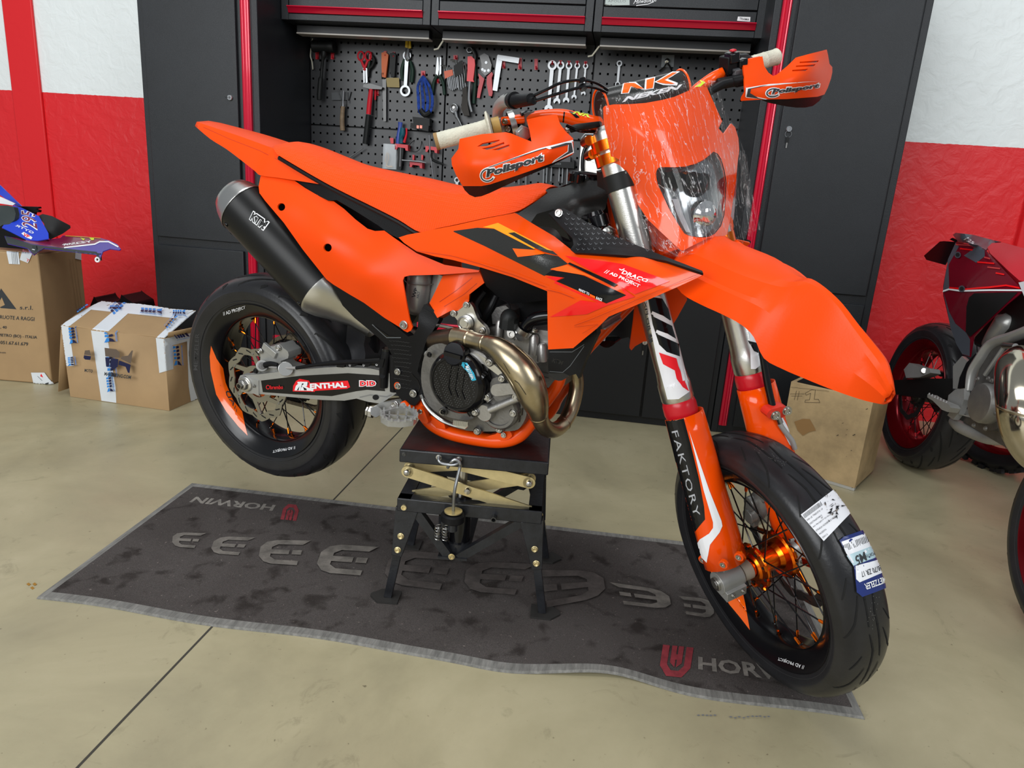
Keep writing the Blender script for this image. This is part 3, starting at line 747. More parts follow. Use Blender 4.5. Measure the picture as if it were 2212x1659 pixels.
# tyre print
_off[TYF.name] = .0014
for pts in ([(1730, 1112), (1795, 1060), (1830, 1075), (1842, 1118), (1779, 1169)],): 
    poly(TYF, [(1730, 1112), (1800, 1058), (1822, 1078), (1835, 1110), (1779, 1169)], WHITEG)
    text(TYF, '||||||||||||||||||||', (1739, 1120), (1776, 1092), (1771, 1084), (1734, 1112), INKK, bold=.02)
    for j, s in enumerate(('VIA LE TRENTO 17', 'DESTINATARIO', 'AD PROJECT DI ALLEGRI', 'STRADA NORBERTO MONTI', 'MAGENTA', '20013')):
        x, y = 1744 + j * 6.5, 1126 + j * 7.5; ln = len(s) * 2.6; textp(TYF, s, (x, y), (x + ln * .8, y - ln * .6), 3.6, INKK)
    random.seed(3)
    for j in range(46):
        x, y = 1795 + random.gauss(8, 14), 1098 + random.gauss(0, 16)
        poly(TYF, [(x + random.uniform(-5, 5), y + random.uniform(-5, 5)) for _ in range(3)], RUBBER if random.random() < .6 else INKG, off=.0035)
NAVY = mat('navy sticker', (.02, .035, .17), .2); PALEB = mat('pale blue label', (.45, .62, .68), .2)
poly(TYF, [(1811, 1168), (1820, 1160), (1864, 1145), (1871, 1152), (1884, 1195), (1902, 1230), (1909, 1270), (1860, 1288), (1848, 1278), (1842, 1225)], NAVY, maxlen=10)
poly(TYF, [(1815, 1171), (1868, 1152), (1883, 1200), (1838, 1216), (1825, 1195)], WHITEG, maxlen=10)
poly(TYF, [(1826, 1200), (1880, 1180), (1886, 1205), (1840, 1222)], PALEB, maxlen=10)
poly(TYF, [(1844, 1222), (1898, 1208), (1903, 1236), (1853, 1257), (1846, 1250)], WHITEG, maxlen=10)
text(TYF, '||||||||||||||||||', (1822, 1192), (1872, 1172), (1867, 1158), (1818, 1178), INKK, bold=.02, off=.0045)
text(TYF, 'M5', (1862, 1192), (1842, 1202), (1848, 1222), (1868, 1210), INKK, bold=.02, off=.0055)
text(TYF, 'SPORTEC', (1884, 1192), (1862, 1200), (1864, 1206), (1888, 1199), INKK, off=.0055)
text(TYF, '120/70 ZR 17', (1899, 1220), (1854, 1235), (1858, 1246), (1903, 1231), INKK, bold=.01, off=.0055)
text(TYF, 'METZELER', (1905, 1245), (1862, 1260), (1866, 1273), (1908, 1258), WHITE, bold=.02, off=.0055)
DOTM = mat('moulded dots', (.16, .16, .15), .5)
for s, q in (('EZ04', ((1626, 972), (1692, 1008), (1700, 1000), (1634, 962))), ('T21H', ((1872, 1352), (1886, 1285), (1898, 1290), (1884, 1358)))):
    P_, T_ = glyphs(s)
    bl, br, tr, tl = q
    for u, v in P_[::2]:
        c = [(bl[i] * (1 - u) + br[i] * u) * (1 - v) + (tl[i] * (1 - u) + tr[i] * u) * v for i in (0, 1)]; decal_tris(TYF, [(c[0] - .8, c[1] - .8), (c[0] + .8, c[1] - .8), (c[0], c[1] + .9)], [(0, 1, 2)], DOTM, .001)
textp(TYR, 'METZELER', (427, 800), (431, 720), 9, mat('sidewall relief', (.035, .035, .037), .4), bold=.02)
# ================================================================ THE ORANGE MOTORCYCLE: frame, engine, bodywork
def part(mb, name, parent=None, front=False, **k):
    o = mb.build(name, parent or BIKE, **k)
    if mb.tw: mb.tw.build(name, parent or BIKE, **k)
    if front and (parent is None or parent is BIKE): o.matrix_basis = Ms
    return o
# ---- swingarm
mb = MB(); SWO = [(519, 811), (560, 808.5), (647, 797.5), (733, 792.5), (800, 796), (838, 804), (850, 815), (856, 850), (822, 872), (795, 868), (770, 861), (744, 865.5), (696, 864), (620, 857), (560, 851), (534, 850), (521, 845), (515, 832), (515, 820)]
sheet(mb, BK, SWO, [(519, 830, -.125), (700, 830, -.118), (850, 840, -.10), (650, 800, -.112), (650, 862, -.112), (600, 830, -.122)], SILVERP, step=10, th=.026, mirror='join')
mb.box((.53, 0, .14), (.06, .16, .09), SILVERP)
SW = part(mb, 'swingarm')
poly(SW, [(564, 822), (650, 811.5), (752, 806), (826, 811), (832, 845), (793, 842), (770, 845), (717, 855.5), (640, 852), (568, 847)], DECBLK)
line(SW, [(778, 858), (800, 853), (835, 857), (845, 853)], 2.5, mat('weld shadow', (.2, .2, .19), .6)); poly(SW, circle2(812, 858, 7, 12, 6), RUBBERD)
# brand lettering on the black panel
poly(SW, [(633, 845), (634, 833), (640, 823), (648, 818), (668, 822), (671, 827), (752, 822), (757, 836), (750, 839.5), (681, 844), (681, 846)], REDD)
poly(SW, [(637, 843), (640, 833), (650, 824), (668, 826), (664, 832), (656, 834), (668, 839), (678, 840), (678, 844)], WHITE)
text(SW, 'R', (642, 842.5), (664, 842.5), (671, 824), (650, 824), DECBLK, bold=.02, shear=.2)
line(SW, [(645, 826), (664, 826), (663, 832), (655, 833), (676, 843)], 3.6, WHITE); line(SW, [(652, 828), (648, 842)], 3.4, WHITE)
text(SW, 'ENTHAL', (671, 840), (751, 836), (748, 825), (671, 828), WHITE, bold=.05)
text(SW, 'DID', (777, 834.5), (815, 834), (814, 820.5), (777, 820.5), WHITE, bold=.12, spacing=1.1); text(SW, 'DID', (779, 833), (813, 832.5), (812, 822), (779, 822), REDD, bold=.05, spacing=1.1)
text(SW, 'brembo', (586, 840), (613, 839.5), (613, 831), (586, 831.5), REDD, bold=.01); line(SW, circle2(581, 835.5, 3.8, 12, 4), 1.2, REDD, closed=True)
# axle block, nut, brake hose and holder
mb = MB(); c = PB(531, 829, -.128); mb.box(c + V((.02, .006, 0)), (.055, .010, .046), SILVERP)
mb.lathe(c, (0, -1, 0), [(.021, 0), (.021, .004), (.016, .006), (.016, .016), (.012, .018), (.010, .018), (.010, .026), (.0075, .026), (.0065, .012), (0, .012)], STEEL, 6, u0=(1, 0, .3))
mb.lathe(c, (0, -1, 0), [(.023, -.002), (.023, .004), (.019, .006), (.0, .006)], ALUB, 30)
mb.bolt(PB(549, 834, -.130), (1, 0, 0), .005)
part(mb, 'rear_axle')
mb = MB(); disc(mb, (0, 0, 0), -.082, .110, .088, .004, STEEL, 9, .005)
for k in range(6):
    a = 2 * pi * k / 6 + .3; mb.beam((.05 * cos(a), -.080, .05 * sin(a)), (.092 * cos(a + .35), -.081, .092 * sin(a + .35)), .016, .004, (0, 1, 0), STEEL, w2=.012)
    mb.bolt((.092 * cos(a + .35), -.083, .092 * sin(a + .35)), (0, -1, 0), .004)
mb.lathe((0, 0, 0), (0, -1, 0), [(.056, .076), (.056, .082), (.040, .082), (.040, .076)], STEEL, 36)
part(mb, 'rear_brake_disc', RIMR)
# caliper
mb = MB()
sheet(mb, BK, [(562, 780), (566, 752), (590, 748), (604, 743), (612, 752), (622, 760), (622, 774), (606, 780), (612, 790), (632, 797), (632, 806), (600, 812), (566, 812), (558, 800)], [(590, 780, -.105)], SILVERP, 6, th=.05, sm=2)
mb.cyl(PB(566, 790, -.128), PB(566, 790, -.10), .016, SILVERP); mb.cyl(PB(566, 790, -.131), PB(566, 790, -.128), .010, ALUD)
mb.cyl(PB(617, 797, -.132), PB(617, 797, -.08), .020, ALUB, 28); mb.cyl(PB(610, 795, -.136), PB(610, 795, -.13), .014, RUBBERD)
mb.bolt(PB(562, 758, -.11), (0, -1, 0), .008).bolt(PB(601, 752, -.11), (.3, -1, 0), .008).bolt(PB(553, 801, -.12), (0, -1, 0), .008, mt=RUBBERD)
tubeP(mb, BK, [(573, 789, -.13, 7), (585, 786, -.13, 6), (600, 788, -.13, 4)], BLACKP, 10); mb.box(PB(583, 757, -.108), (.05, .01, .02), SILVERP, Matrix.Rotation(.4, 3, 'Y'))
part(mb, 'rear_brake_caliper', bevel=.002)
mb = MB(); tubeP(mb, BK, [(582, 792, -.131, 3), (602, 794, -.13, 3), (640, 795, -.125, 3.4)], mat('grey hose', (.28, .27, .26), .5), 8)
mb.cyl(PB(600, 794, -.13), PB(610, 794, -.13), .005, STEEL, 8)
tubeP(mb, BK, [(640, 795, -.125, 3.6), (690, 787, -.122, 4), (730, 783, -.12, 5), (822, 779, -.115, 5)], BLACKP, 10)
part(mb, 'rear_brake_hose')
mb = MB(); sheet(mb, BK, [(727, 783), (740, 779), (755, 780), (830, 776), (826, 794), (812, 794), (808, 785), (800, 785), (794, 793), (786, 793), (781, 784), (770, 784), (764, 792), (752, 792), (745, 787), (741, 794), (727, 793)], [(780, 785, -.12)], BLACKP, 6, th=.012)
for q in ((757, 789), (787, 789), (815, 788)): mb.bolt(PB(*q, -.118), (0, -1, .4), .004)
part(mb, 'hose_guide')
# chain, guard and sprocket on the far side
mb = MB(); disc(mb, (0, 0, 0), .068, .100, .070, .006, BLACKP, 42, .003, False)
for k in range(6): a = k * pi / 3; mb.beam((.03 * cos(a), .066, .03 * sin(a)), (.075 * cos(a), .066, .075 * sin(a)), .02, .006, (0, 1, 0), ORANGEM)
part(mb, 'rear_sprocket', RIMR)
mb = MB(); CH = mat('greasy chain', (.20, .17, .12), .45, .7)
pth = [V((.108 * cos(a), .068, .108 * sin(a))) for a in [radians(x) for x in range(262, 95, -9)]] + [V((x, .068, .108 + x * .09)) for x in (.05, .12, .2, .3, .4, .5, .56)]
pth = [V((.56, .068, .09)), V((.4, .068, .02)), V((.2, .068, -.06)), V((.08, .068, -.10))] + pth[0:]
tot = []; 
for a, b in zip(pth, pth[1:]):
    k = max(1, round((b - a).length / .0159)); tot += [a + (b - a) * i / k for i in range(k)]
for i in range(len(tot) - 1):
    a, b = tot[i], tot[i + 1]; d = (b - a)
    for s in (-.006, .006): mb.beam(a - d * .2 + V((0, s, 0)), b + d * .2 + V((0, s, 0)), .012, .003, (0, 1, 0), CH)
    mb.cyl(a - V((0, .008, 0)), a + V((0, .008, 0)), .004, CH, 8)
part(mb, 'chain')
mb = MB(); sheet(mb, BK, [(755, 690), (790, 700), (786, 745), (788, 778), (748, 779), (748, 735), (750, 705)], [(755, 700, -.02), (770, 740, .0)], RUBBER, 10, th=.10, sm=2); part(mb, 'mud_flap')
mb = MB(); tubeP(mb, BK, [(800, 720, .04, 20), (800, 776, .04, 20)], BLACKP, 14, 1); part(mb, 'linkage_boot')

# ---- frame
mb = MB()
for s in (1, -1):
    L = [(905, 862, -.098, 14), (919, 898, -.105, 15), (940, 920, -.105, 15), (977, 937, -.10, 15), (1035, 949, -.095, 15.5), (1083, 952.5, -.09, 15.5), (1119, 942, -.08, 15.5), (1143, 918, -.07, 15), (1160, 890, -.062, 15), (1201, 852 - 16, -.055, 14), (1240, 772, -.045, 13)]
    P = [BK.P(*q[:3]) for q in L]; R_ = [rad(BK, p, q[3]) for p, q in zip(P, L)]
    P += [V((1.13, -.035, .62))]; R_ += [.019]
    if s > 0: P = [mir(p) for p in P]
    mb.tube(P, R_, ORANGEP, 16, 6)
for q, r in (((1087.5, 936), 9), ((1087, 944), 8)): pass
mb.cyl((1.115, 0, .54), (1.04, 0, .70), .036, ORANGEP, 24)
for s in (1, -1): mb.tube([(1.07, s * .03, .62), (.95, s * .075, .60), (.80, s * .095, .55)], .019, ORANGEP, 14, 4)
# gusset plates of the cradle
sheet(mb, BK, [(880, 872), (908, 848), (916, 860), (921, 895), (950, 905), (962, 926), (930, 922), (905, 905), (885, 893)], [(900, 880, -.118), (950, 915, -.12)], ORANGEP, 8, th=.016, sm=2)
sheet(mb, BK, [(1048, 944), (1070, 938), (1080, 930), (1090, 926), (1100, 930), (1106, 942), (1090, 952), (1060, 952)], [(1080, 940, -.105)], ORANGEP, 6, th=.02, sm=2)
mb.bolt(PB(1087.5, 940, -.110), (0, -1, .1), .0065).bolt(PB(907.5, 889, -.122), (0, -1, .1), .0075)
# upper spar seen behind the side panel
SP = [(944.6, 686.6), (927, 656), (940, 630), (957, 595), (1036, 586), (1046, 611), (1014, 636), (1013, 651), (990, 671), (972, 672)]
sheet(mb, BK, SP, [(940, 670, -.118), (1040, 600, -.095), (985, 640, -.112), (935, 650, -.105), (960, 600, -.100), (1010, 655, -.100)], ORANGEP, 8, th=.03, mirror='join')
FRAME = part(mb, 'frame')
for a in ([(960, 662), (1002, 636), (1030, 612)], [(950, 652), (985, 628), (1020, 600)]): line(FRAME, a, 1.3, mat('paint crease', (.5, .035, .003), .4))
mb = MB(); pts = [(1015, 655), (1022, 664), (1032, 690), (1048, 706), (1053, 720), (1049, 729), (1040, 724), (1020, 712), (1000, 705), (985, 688), (978, 676), (990, 671), (1012, 654)]
sheet(mb, BK, pts, [(1020, 690, -.125)], ALUB, 7, th=.012, sm=2); c = PB(1008, 697, -.128)
mb.lathe(c, (0, -1, 0), [(.018, 0), (.018, .012), (.015, .014), (.013, .010), (.009, .010), (.009, .014), (.0, .014)], ALUB, 24)
for q in ((1007, 659), (979.5, 677), (1041, 714)): mb.bolt(PB(*q, -.128), (0, -1, .05), .0075)
part(mb, 'engine_mount')
# black frame guard
mb = MB(); GO = [(719, 614), (786, 652), (831, 686), (867, 715), (882, 727), (893, 724), (902, 708), (905, 680), (916, 658), (922, 656), (949, 682), (948, 692), (938, 710), (919, 742), (905, 786), (902, 802), (909, 817), (919, 827), (919.5, 842), (910, 853), (907, 864), (896, 877), (872, 870), (856, 850), (850, 832), (846, 766), (836, 748), (818, 730), (766, 687), (740, 660), (728, 636)]
sheet(mb, BK, GO, [(719, 614, -.122), (740, 660, -.116), (780, 670, -.116), (860, 730, -.118), (880, 800, -.125), (890, 860, -.130), (925, 690, -.122), (910, 700, -.128), (850, 800, -.115), (915, 835, -.126)], BLACKP, 8, th=.02)
GUARD = part(mb, 'frame_guard', sharp=50)
line(GUARD, [(921, 661), (935, 669), (947, 684)], 2.2, RUBBERD); line(GUARD, [(917, 668), (930, 676), (943, 691)], 2.2, RUBBERD)
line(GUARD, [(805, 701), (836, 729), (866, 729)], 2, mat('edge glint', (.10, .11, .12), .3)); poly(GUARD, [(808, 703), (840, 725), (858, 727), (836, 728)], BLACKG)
line(GUARD, [(890, 808), (903, 822), (908, 836), (903, 852)], 1.6, BLACKG)
SCL = mat('scale relief', (.035, .037, .04), .35)
for i in range(7):
    for j in range(12):
        x, y = 842 + i * 8 + (j % 2) * 4, 735 + j * 9
        if inpoly(x - 3, y, GO) and inpoly(x + 8, y + 3, GO): line(GUARD, [(x, y), (x + 3, y + 1.6), (x + 6, y + .4)], .6, SCL)
for q in ((859, 803), (860, 834)): part(MB().bolt(PB(*q, -.123), (0, -1, .1), .008).lathe(PB(*q, -.120), (0, -1, 0), [(.011, 0), (.011, .002), (.008, .003)], ORANGEP if q[1] > 820 else RUBBERD, 18), 'bolt', GUARD)
part(MB().bolt(PB(893, 850, -.134), (0, -1, .1), .0095), 'bolt', GUARD); part(MB().bolt(PB(872.5, 702, -.131), (0, -1, .1), .0105), 'bolt')
# rear master cylinder column
mb = MB(); tubeP(mb, BK, [(836, 757, -.105, 10), (836, 762, -.105, 11), (833, 775, -.105, 11), (830, 800, -.105, 11), (829, 836, -.105, 9)], BLACKP, 18, 1)
tubeP(mb, BK, [(850, 765, -.105, 9), (851, 845, -.105, 9)], BLACKP, 14, 1)
for q in ((824, 790), (826, 812)): mb.cyl(PB(*q, -.118), PB(*q, -.09), .007, BLACKP, 12)
tubeP(mb, BK, [(836, 752, -.105, 11), (836, 757, -.105, 11)], BLACKG, 18, 1)
part(mb, 'rear_master_cylinder')
# footpeg, bracket and brake pedal
mb = MB(); a = PB(828, 889, -.235)
mb.cyl(PB(812, 889, -.165), PB(812, 889, -.15), .016, STEEL, 6); 
sheet(mb, BK, [(826, 873), (860, 868), (878, 884), (862, 890), (826, 886), (812, 884), (806, 878)], [(840, 880, -.13)], SILVERP, 6, th=.03, sm=2)
mb.lathe(PB(806, 891, -.15), V((-1, -.25, 0)), [(.016, 0), (.016, .010), (.013, .012), (.013, .018), (.008, .018), (.007, .008), (0, .008)], STEEL, 6)
mb.bolt(PB(853, 874, -.135), (0, -1, .2), .010)
part(mb, 'peg_bracket', bevel=.001)
mb = MB(); ol = [(822, 893), (850, 885), (880, 884), (897, 892), (902, 905), (893, 913), (868, 917), (838, 915), (823, 906)]
P = [atZ(x, y, BK.M @ V((.6, -.2, .06)) if 0 else 0) for x, y in ol[:0]]
zz = PB(866, 898, -.19).z
f = lambda x, y: BK.P(x, y, zz, 2)
L = [f(x, y) for x, y in ol]; n = len(L); cen = sum(L, V((0, 0, 0))) / n
I_ = [cen + (p - cen) * .78 for p in L]
for lo, hi in ((-.008, .008),):
    rows = [[p + V((0, 0, lo)) for p in L], [p + V((0, 0, hi)) for p in L], [p + V((0, 0, hi)) for p in I_], [p + V((0, 0, lo)) for p in I_]]
    mb.grid(rows + [rows[0]], SILVERP, closed=True)
for i in range(n):
    a, b = L[i], L[(i + 1) % n]
    for t in (.25, .75): q = a + (b - a) * t; mb.lathe(q + V((0, 0, .008)) * 1, (0, 0, 1), [(.004, -.002), (.002, .006), (0, .006)], SILVERP, 4)
for u in (.25, .5, .75):
    p0, p1 = L[0] + (L[3] - L[0]) * u, L[8] + (L[5] - L[8]) * u; mb.beam(p0, p1, .004, .013, (0, 0, 1), SILVERP)
mb.beam(L[0] + (L[8] - L[0]) * .5, L[4], .004, .013, (0, 0, 1), SILVERP)
part(mb, 'footpeg', fixn=True)
mb = MB(); sheet(mb, BK, [(864, 874), (872, 866), (884, 876), (890, 882), (884, 890), (872, 886)], [(875, 880, -.135)], ORANGEP, 6, th=.014, sm=2)
sheet(mb, BK, [(898, 888), (906, 880), (916, 888), (921, 900), (925, 912), (916, 915), (905, 905)], [(908, 895, -.135)], ORANGEP, 6, th=.014, sm=2)
mb.cyl(PB(871.5, 879, -.140), PB(871.5, 879, -.134), .011, ALUB, 20).bolt(PB(907.5, 889, -.138), (0, -1, .1), .006)
part(mb, 'peg_mount')
mb = MB(); tubeP(mb, BK, [(914, 862, -.135, 5), (921, 875, -.14, 6), (937, 893, -.145, 7), (957, 908, -.15, 7), (980, 918, -.155, 6), (1004, 925, -.16, 4)], ALUB, 12, 5, flat=.7)
tubeP(mb, BK, [(910, 852, -.13, 5), (914, 862, -.13, 5), (918, 874, -.13, 5)], STEEL, 10, 2)
for k in range(8): x = 980 + k * 4; mb.lathe(PB(x, 914 + k * .5, -.175), V((0, 0, 1)), [(.004, -.004), (.002, .008), (0, .008)], ALUB, 4)
sheet(mb, BK, [(978, 912), (1010, 914), (1011, 920), (1004, 927), (990, 924), (978, 917)], [(990, 918, -.172)], ALUB, 5, th=.006)
part(mb, 'brake_pedal')

# ---- engine
mb = MB()
CASE = [(893, 815), (905, 775), (919, 752), (950, 742), (985, 742), (1020, 750), (1045, 762), (1062, 778), (1085, 800), (1095, 820), (1118, 848), (1135, 872), (1137, 897), (1126, 920), (1112, 930), (1074, 932), (1008, 930), (958, 912), (919, 875), (900, 850)]
sheet(mb, BK, CASE, [(1000, 840, -.135), (900, 820, -.105), (1130, 890, -.12), (960, 750, -.12), (1060, 920, -.125)], ALUD, 12, th=.02, sm=3, lat2=.12)
ENG = part(mb, 'engine_case', sharp=40)
def relief(mb, outline, lat, th, mt, sm=3, step=7): sheet(mb, BK, outline, [(outline[0][0], outline[0][1], lat)], mt, step, th=th, sm=sm)
mb = MB()
relief(mb, [(925, 752), (962, 741), (1000, 748), (1030, 757), (1048, 768), (1056, 790), (1050, 812), (1062, 832), (1062, 850), (1046, 862), (1040, 880), (1020, 905), (985, 905), (940, 888), (915, 850), (910, 800)], -.152, .016, ALUD)
relief(mb, [(1012, 762), (1030, 764), (1060, 782), (1082, 802), (1088, 815), (1078, 812), (1055, 795), (1040, 785), (1020, 790)], -.158, .006, ALUB)
part(mb, 'clutch_housing', sharp=40)
mb = MB(); c = PB(991, 825, -.165)
r1 = rad(BK, c, 70)
mb.lathe(c, (0, -1, 0), [(r1, -.02), (r1 * 1.02, 0), (r1 * .98, .010), (r1 * .84, .020), (r1 * .79, .020), (r1 * .78, .018), (0, .018)], BLACKG, 64)
cc = c + V((0, -.0185, 0))
for q in ((1044, 818), (928, 756 + 10), (1023, 895), (957, 890)): mb.bolt(PB(*q, -.165), (0, -1, 0), .0065, mt=BLACKG)
mb.tube([PB(1020, 795, -.165), PB(1048, 817, -.165)], [.012, .013], BLACKG, 12); mb.tube([PB(1005, 870, -.165), PB(1022, 896, -.165)], [.012, .010], BLACKG, 12)
DOT = mat('knurl dots', (.10, .10, .10), .3, .5)
for i in range(-16, 17):
    for j in range(-16, 17):
        x, z = i * .0062 + (j % 2) * .0031, j * .0054
        if math.hypot(x, z) < r1 * .74 and abs(((x + z * .35) % .028) - .014) > .0028: mb.lathe(cc + V((x, 0, z)), (0, -1, 0), [(.0016, -.0004), (.0010, .0007), (0, .0007)], DOT, 5)
for s in (-.03, -.012, .006):
    mb.beam(cc + V((s + .018, -.0005, .062)), cc + V((s + .014, -.0005, -.012)), .0022, .0022, (0, 1, 0), BLACKG); mb.beam(cc + V((s + .014, -.0005, -.012)), cc + V((s + .024, -.0005, -.03)), .0022, .0022, (0, 1, 0), BLACKG)
k = c + V((-.007, -.004, .080)); k = PB(985, 764, -.175); mb.lathe(k, (0, -1, .25), [(.028, -.012), (.028, .008), (.025, .012), (0, .012)], BLACKG, 30); mb.beam(k + V((-.022, -.013, 0)), k + V((.022, -.013, 0)), .009, .01, (0, 1, 0), BLACKG)
CLU = part(mb, 'clutch_cover')
poly(CLU, [(998, 782), (1009, 784), (1024, 806), (1029, 821), (1019, 823), (1011, 804), (997, 790)], mat('cyan sticker', (.03, .42, .62), .3)); text(CLU, 'MOTOREX', (1005, 791), (1020, 820), (1027, 817), (1013, 789), WHITE, bold=.02, off=.0028)
mb = MB()
relief(mb, [(1064, 818), (1090, 812), (1098, 822), (1110, 832), (1120, 855), (1108, 866), (1085, 872), (1066, 860), (1058, 840)], -.155, .03, ALUD, 2)
sheet(mb, BK, [(1062, 836), (1070, 830), (1105, 828), (1118, 832), (1124, 848), (1100, 852), (1070, 856), (1060, 846)], [(1090, 840, -.168)], ALU, 7, th=.02, sm=2)
c = PB(1052, 888, -.15); mb.lathe(c, (0, -1, 0), [(rad(BK, c, 20), -.01), (rad(BK, c, 20), .012), (rad(BK, c, 18), .016), (0, .016)], ALU, 30)
c2 = PB(1078, 883, -.14); mb.lathe(c2, (0, -1, 0), [(rad(BK, c2, 47), -.01), (rad(BK, c2, 47), .004), (rad(BK, c2, 42), .010), (rad(BK, c2, 36), .010), (rad(BK, c2, 35), .006), (0, .006)], ALUD, 48)
mb.tube([PB(1058, 886, -.165), PB(1120, 860, -.16)], [.009, .009], ALU, 14)
mb.tube([PB(1060, 865, -.155), PB(1052, 855, -.155)], [.010, .010], ALU, 12)
for q in ((1130, 878), (1124, 893), (1135, 862)): mb.tube([PB(q[0] - 4, q[1] - 16, -.12), PB(q[0] - 8, q[1] + 16, -.12)], .009, ALUD, 12)
part(mb, 'water_pump', sharp=40)
mb = MB(); mb.parts_ = []
for q, l in (((1056, 783), -.165), ((1083, 818), -.165), ((1051, 858), -.165), ((1113, 857), -.165), ((1108, 893), -.15), ((1030, 932), -.135), ((1078, 928), -.135), ((956, 890), -.16), ((1026, 891), -.17)):
    m1 = MB(); m1.lathe(PB(*q, l) + V((0, .012, 0)), (0, -1, 0), [(.0105, -.01), (.0105, .010), (.009, .012)], ALUD, 16); m1.bolt(PB(*q, l), (0, -1, .05), .0075); mb.parts_.append(m1)
for i_ in range(len(mb.parts_)): part(mb.parts_[i_], 'bolt', ENG)
# cylinder head
mb = MB()
sheet(mb, BK, [(1050, 710), (1068, 706), (1085, 698), (1105, 712), (1125, 716), (1160, 712), (1184, 715), (1184, 775), (1160, 785), (1140, 768), (1110, 748), (1080, 738), (1050, 735)], [(1100, 730, -.075)], ALU, 8, th=.02, lat2=.08)
for (x0, y0, x1, y1, r) in ((1079, 692, 1076, 735, 8), (1154, 722, 1152, 765, 10), (1118, 716, 1122, 730, 12), (1171, 742, 1171, 780, 10)):
    mb.tube([PB(x0, y0, -.085), PB(x0, y0 + 6, -.085), PB(x1, y1, -.085)], [rad(BK, PB(x0, y0, -.085), r * .6), rad(BK, PB(x0, y0, -.085), r), rad(BK, PB(x0, y0, -.085), r * 1.1)], ALU, 18)
sheet(mb, BK, [(1064, 700), (1062, 680), (1072, 664), (1092, 660), (1106, 672), (1108, 700)], [(1085, 680, -.06)], ALUD, 8, th=.05)
c = PB(1128, 718, -.095); mb.tube([c, PB(1132, 727, -.09)], [.018, .017], ALU, 20); mb.bolt(PB(1107, 722, -.095), (0, -1, .2), .012).bolt(PB(1154, 716, -.088), (0, 0, 1), .010)
mb.lathe(PB(1107, 718, -.088), (0, -1, .3), [(.012, 0), (.012, .004), (.006, .004), (.005, .001), (0, .001)], ALU, 18)
for k in range(6): mb.box(PB(1150, 792 + k * 2, -.05) + V((0, .05, -.0 - k * .008)), (.10, .13, .004), ALUD)
mb.box((.86, 0, .30), (.12, .13, .12), ALUD)
part(mb, 'cylinder_head', sharp=40)
mb = MB(); c = PB(1101, 690, -.10); mb.tube([PB(1104, 672, -.095), PB(1102, 682, -.10), PB(1100, 708, -.10)], [.012, .022, .024], TOOLB, 10, 3)
tubeP(mb, BK, [(1102, 674, -.09, 3), (1098, 655, -.08, 2), (1080, 645, -.06, 2)], BLACKP, 8)
part(mb, 'ignition_coil')
mb = MB(); tubeP(mb, BK, [(1130, 716, -.095, 13), (1140, 700, -.095, 13), (1155, 688, -.095, 13), (1184, 682, -.09, 13), (1215, 684, -.08, 13)], BLACKG, 18)
c = PB(1131, 714, -.095); d = (PB(1140, 700, -.095) - c).normalized(); mb.lathe(c, d, [(.0195, -.004), (.0205, -.004), (.0205, .008), (.0195, .008)], ALUB, 24); mb.bolt(c + V((-.02, -.012, .006)), (-1, 0, 0), .006)
part(mb, 'coolant_hose')
mb = MB(); tubeP(mb, BK, [(913, 770, -.10, 5), (925, 762, -.12, 5), (934, 775, -.12, 5), (930, 792, -.11, 5), (908, 796, -.10, 5)], mat('pale hose', (.42, .42, .40), .5), 10); tubeP(mb, BK, [(920, 772, -.08, 8), (950, 765, -.08, 8), (952, 750, -.06, 8)], ALU, 10)
part(mb, 'breather_hose')
# dark intake, loom and tank underside
mb = MB(); sheet(mb, BK, [(1000, 600), (1040, 585), (1184, 640), (1184, 716), (1130, 716), (1060, 712), (1030, 690), (1014, 655), (1000, 640)], [(1080, 650, -.02)], BLACKP, 14, th=.02, lat2=.03)
tubeP(mb, BK, [(1072, 640, -.05, 7), (1060, 665, -.06, 8), (1040, 700, -.06, 9)], BLACKP, 10); tubeP(mb, BK, [(1048, 630, -.05, 6), (1030, 660, -.06, 6), (1042, 690, -.06, 7)], BLACKP, 10)
part(mb, 'intake_boot')
mb = MB(); sheet(mb, BK, [(1036, 580), (1060, 585), (1108, 600), (1184, 630), (1184, 648), (1148, 652), (1104, 656), (1078, 642), (1050, 618), (1044, 600)], [(1040, 585, -.115), (1100, 610, -.125), (1180, 640, -.12), (1104, 655, -.085)], BLACKP, 10, th=.01)
part(mb, 'tank_belly', sharp=60)
# ---- exhaust
mb = MB()
EX = [(890, 722, -.05, 18), (912, 730, -.075, 20), (932, 733, -.10, 20), (958, 730, -.128, 19), (984, 727, -.145, 19.5)]
tubeP(mb, BK, EX, BRASSD, 26)
part(mb, 'exhaust_midpipe')
mb = MB()
E2 = [(983, 727, -.145, 20.5), (1000, 729, -.15, 19), (1014, 732, -.155, 18.5), (1030, 737, -.16, 17.5), (1047, 741, -.165, 18), (1060, 745, -.168, 21), (1078, 754, -.172, 26), (1100, 773, -.175, 32), (1122, 797, -.175, 36), (1140, 825, -.172, 37), (1152, 856, -.165, 33), (1160, 880, -.155, 26), (1164, 898, -.145, 20), (1170, 914, -.13, 18.5), (1183, 927, -.10, 18), (1200, 928, -.06, 17), (1218, 914, -.02, 16), (1233, 886, .015, 16), (1243, 850, .035, 16), (1245, 822, .04, 16), (1238, 795, .03, 16), (1215, 772, .01, 16), (1185, 760, -.0, 16)]
tubeP(mb, BK, E2, BRASS, 32, flat=1.)
def ring(i, ex=1.06, w=.004):
    p = BK.P(*E2[i][:3]); d = (BK.P(*E2[i + 1][:3]) - BK.P(*E2[i - 1][:3])).normalized(); r = rad(BK, p, E2[i][3]); mb.lathe(p, d, [(r * .98, -w), (r * ex, -w * .4), (r * ex, w * .4), (r * .98, w)], BRASS, 32)
for i in (2, 4, 12, 16): ring(i)
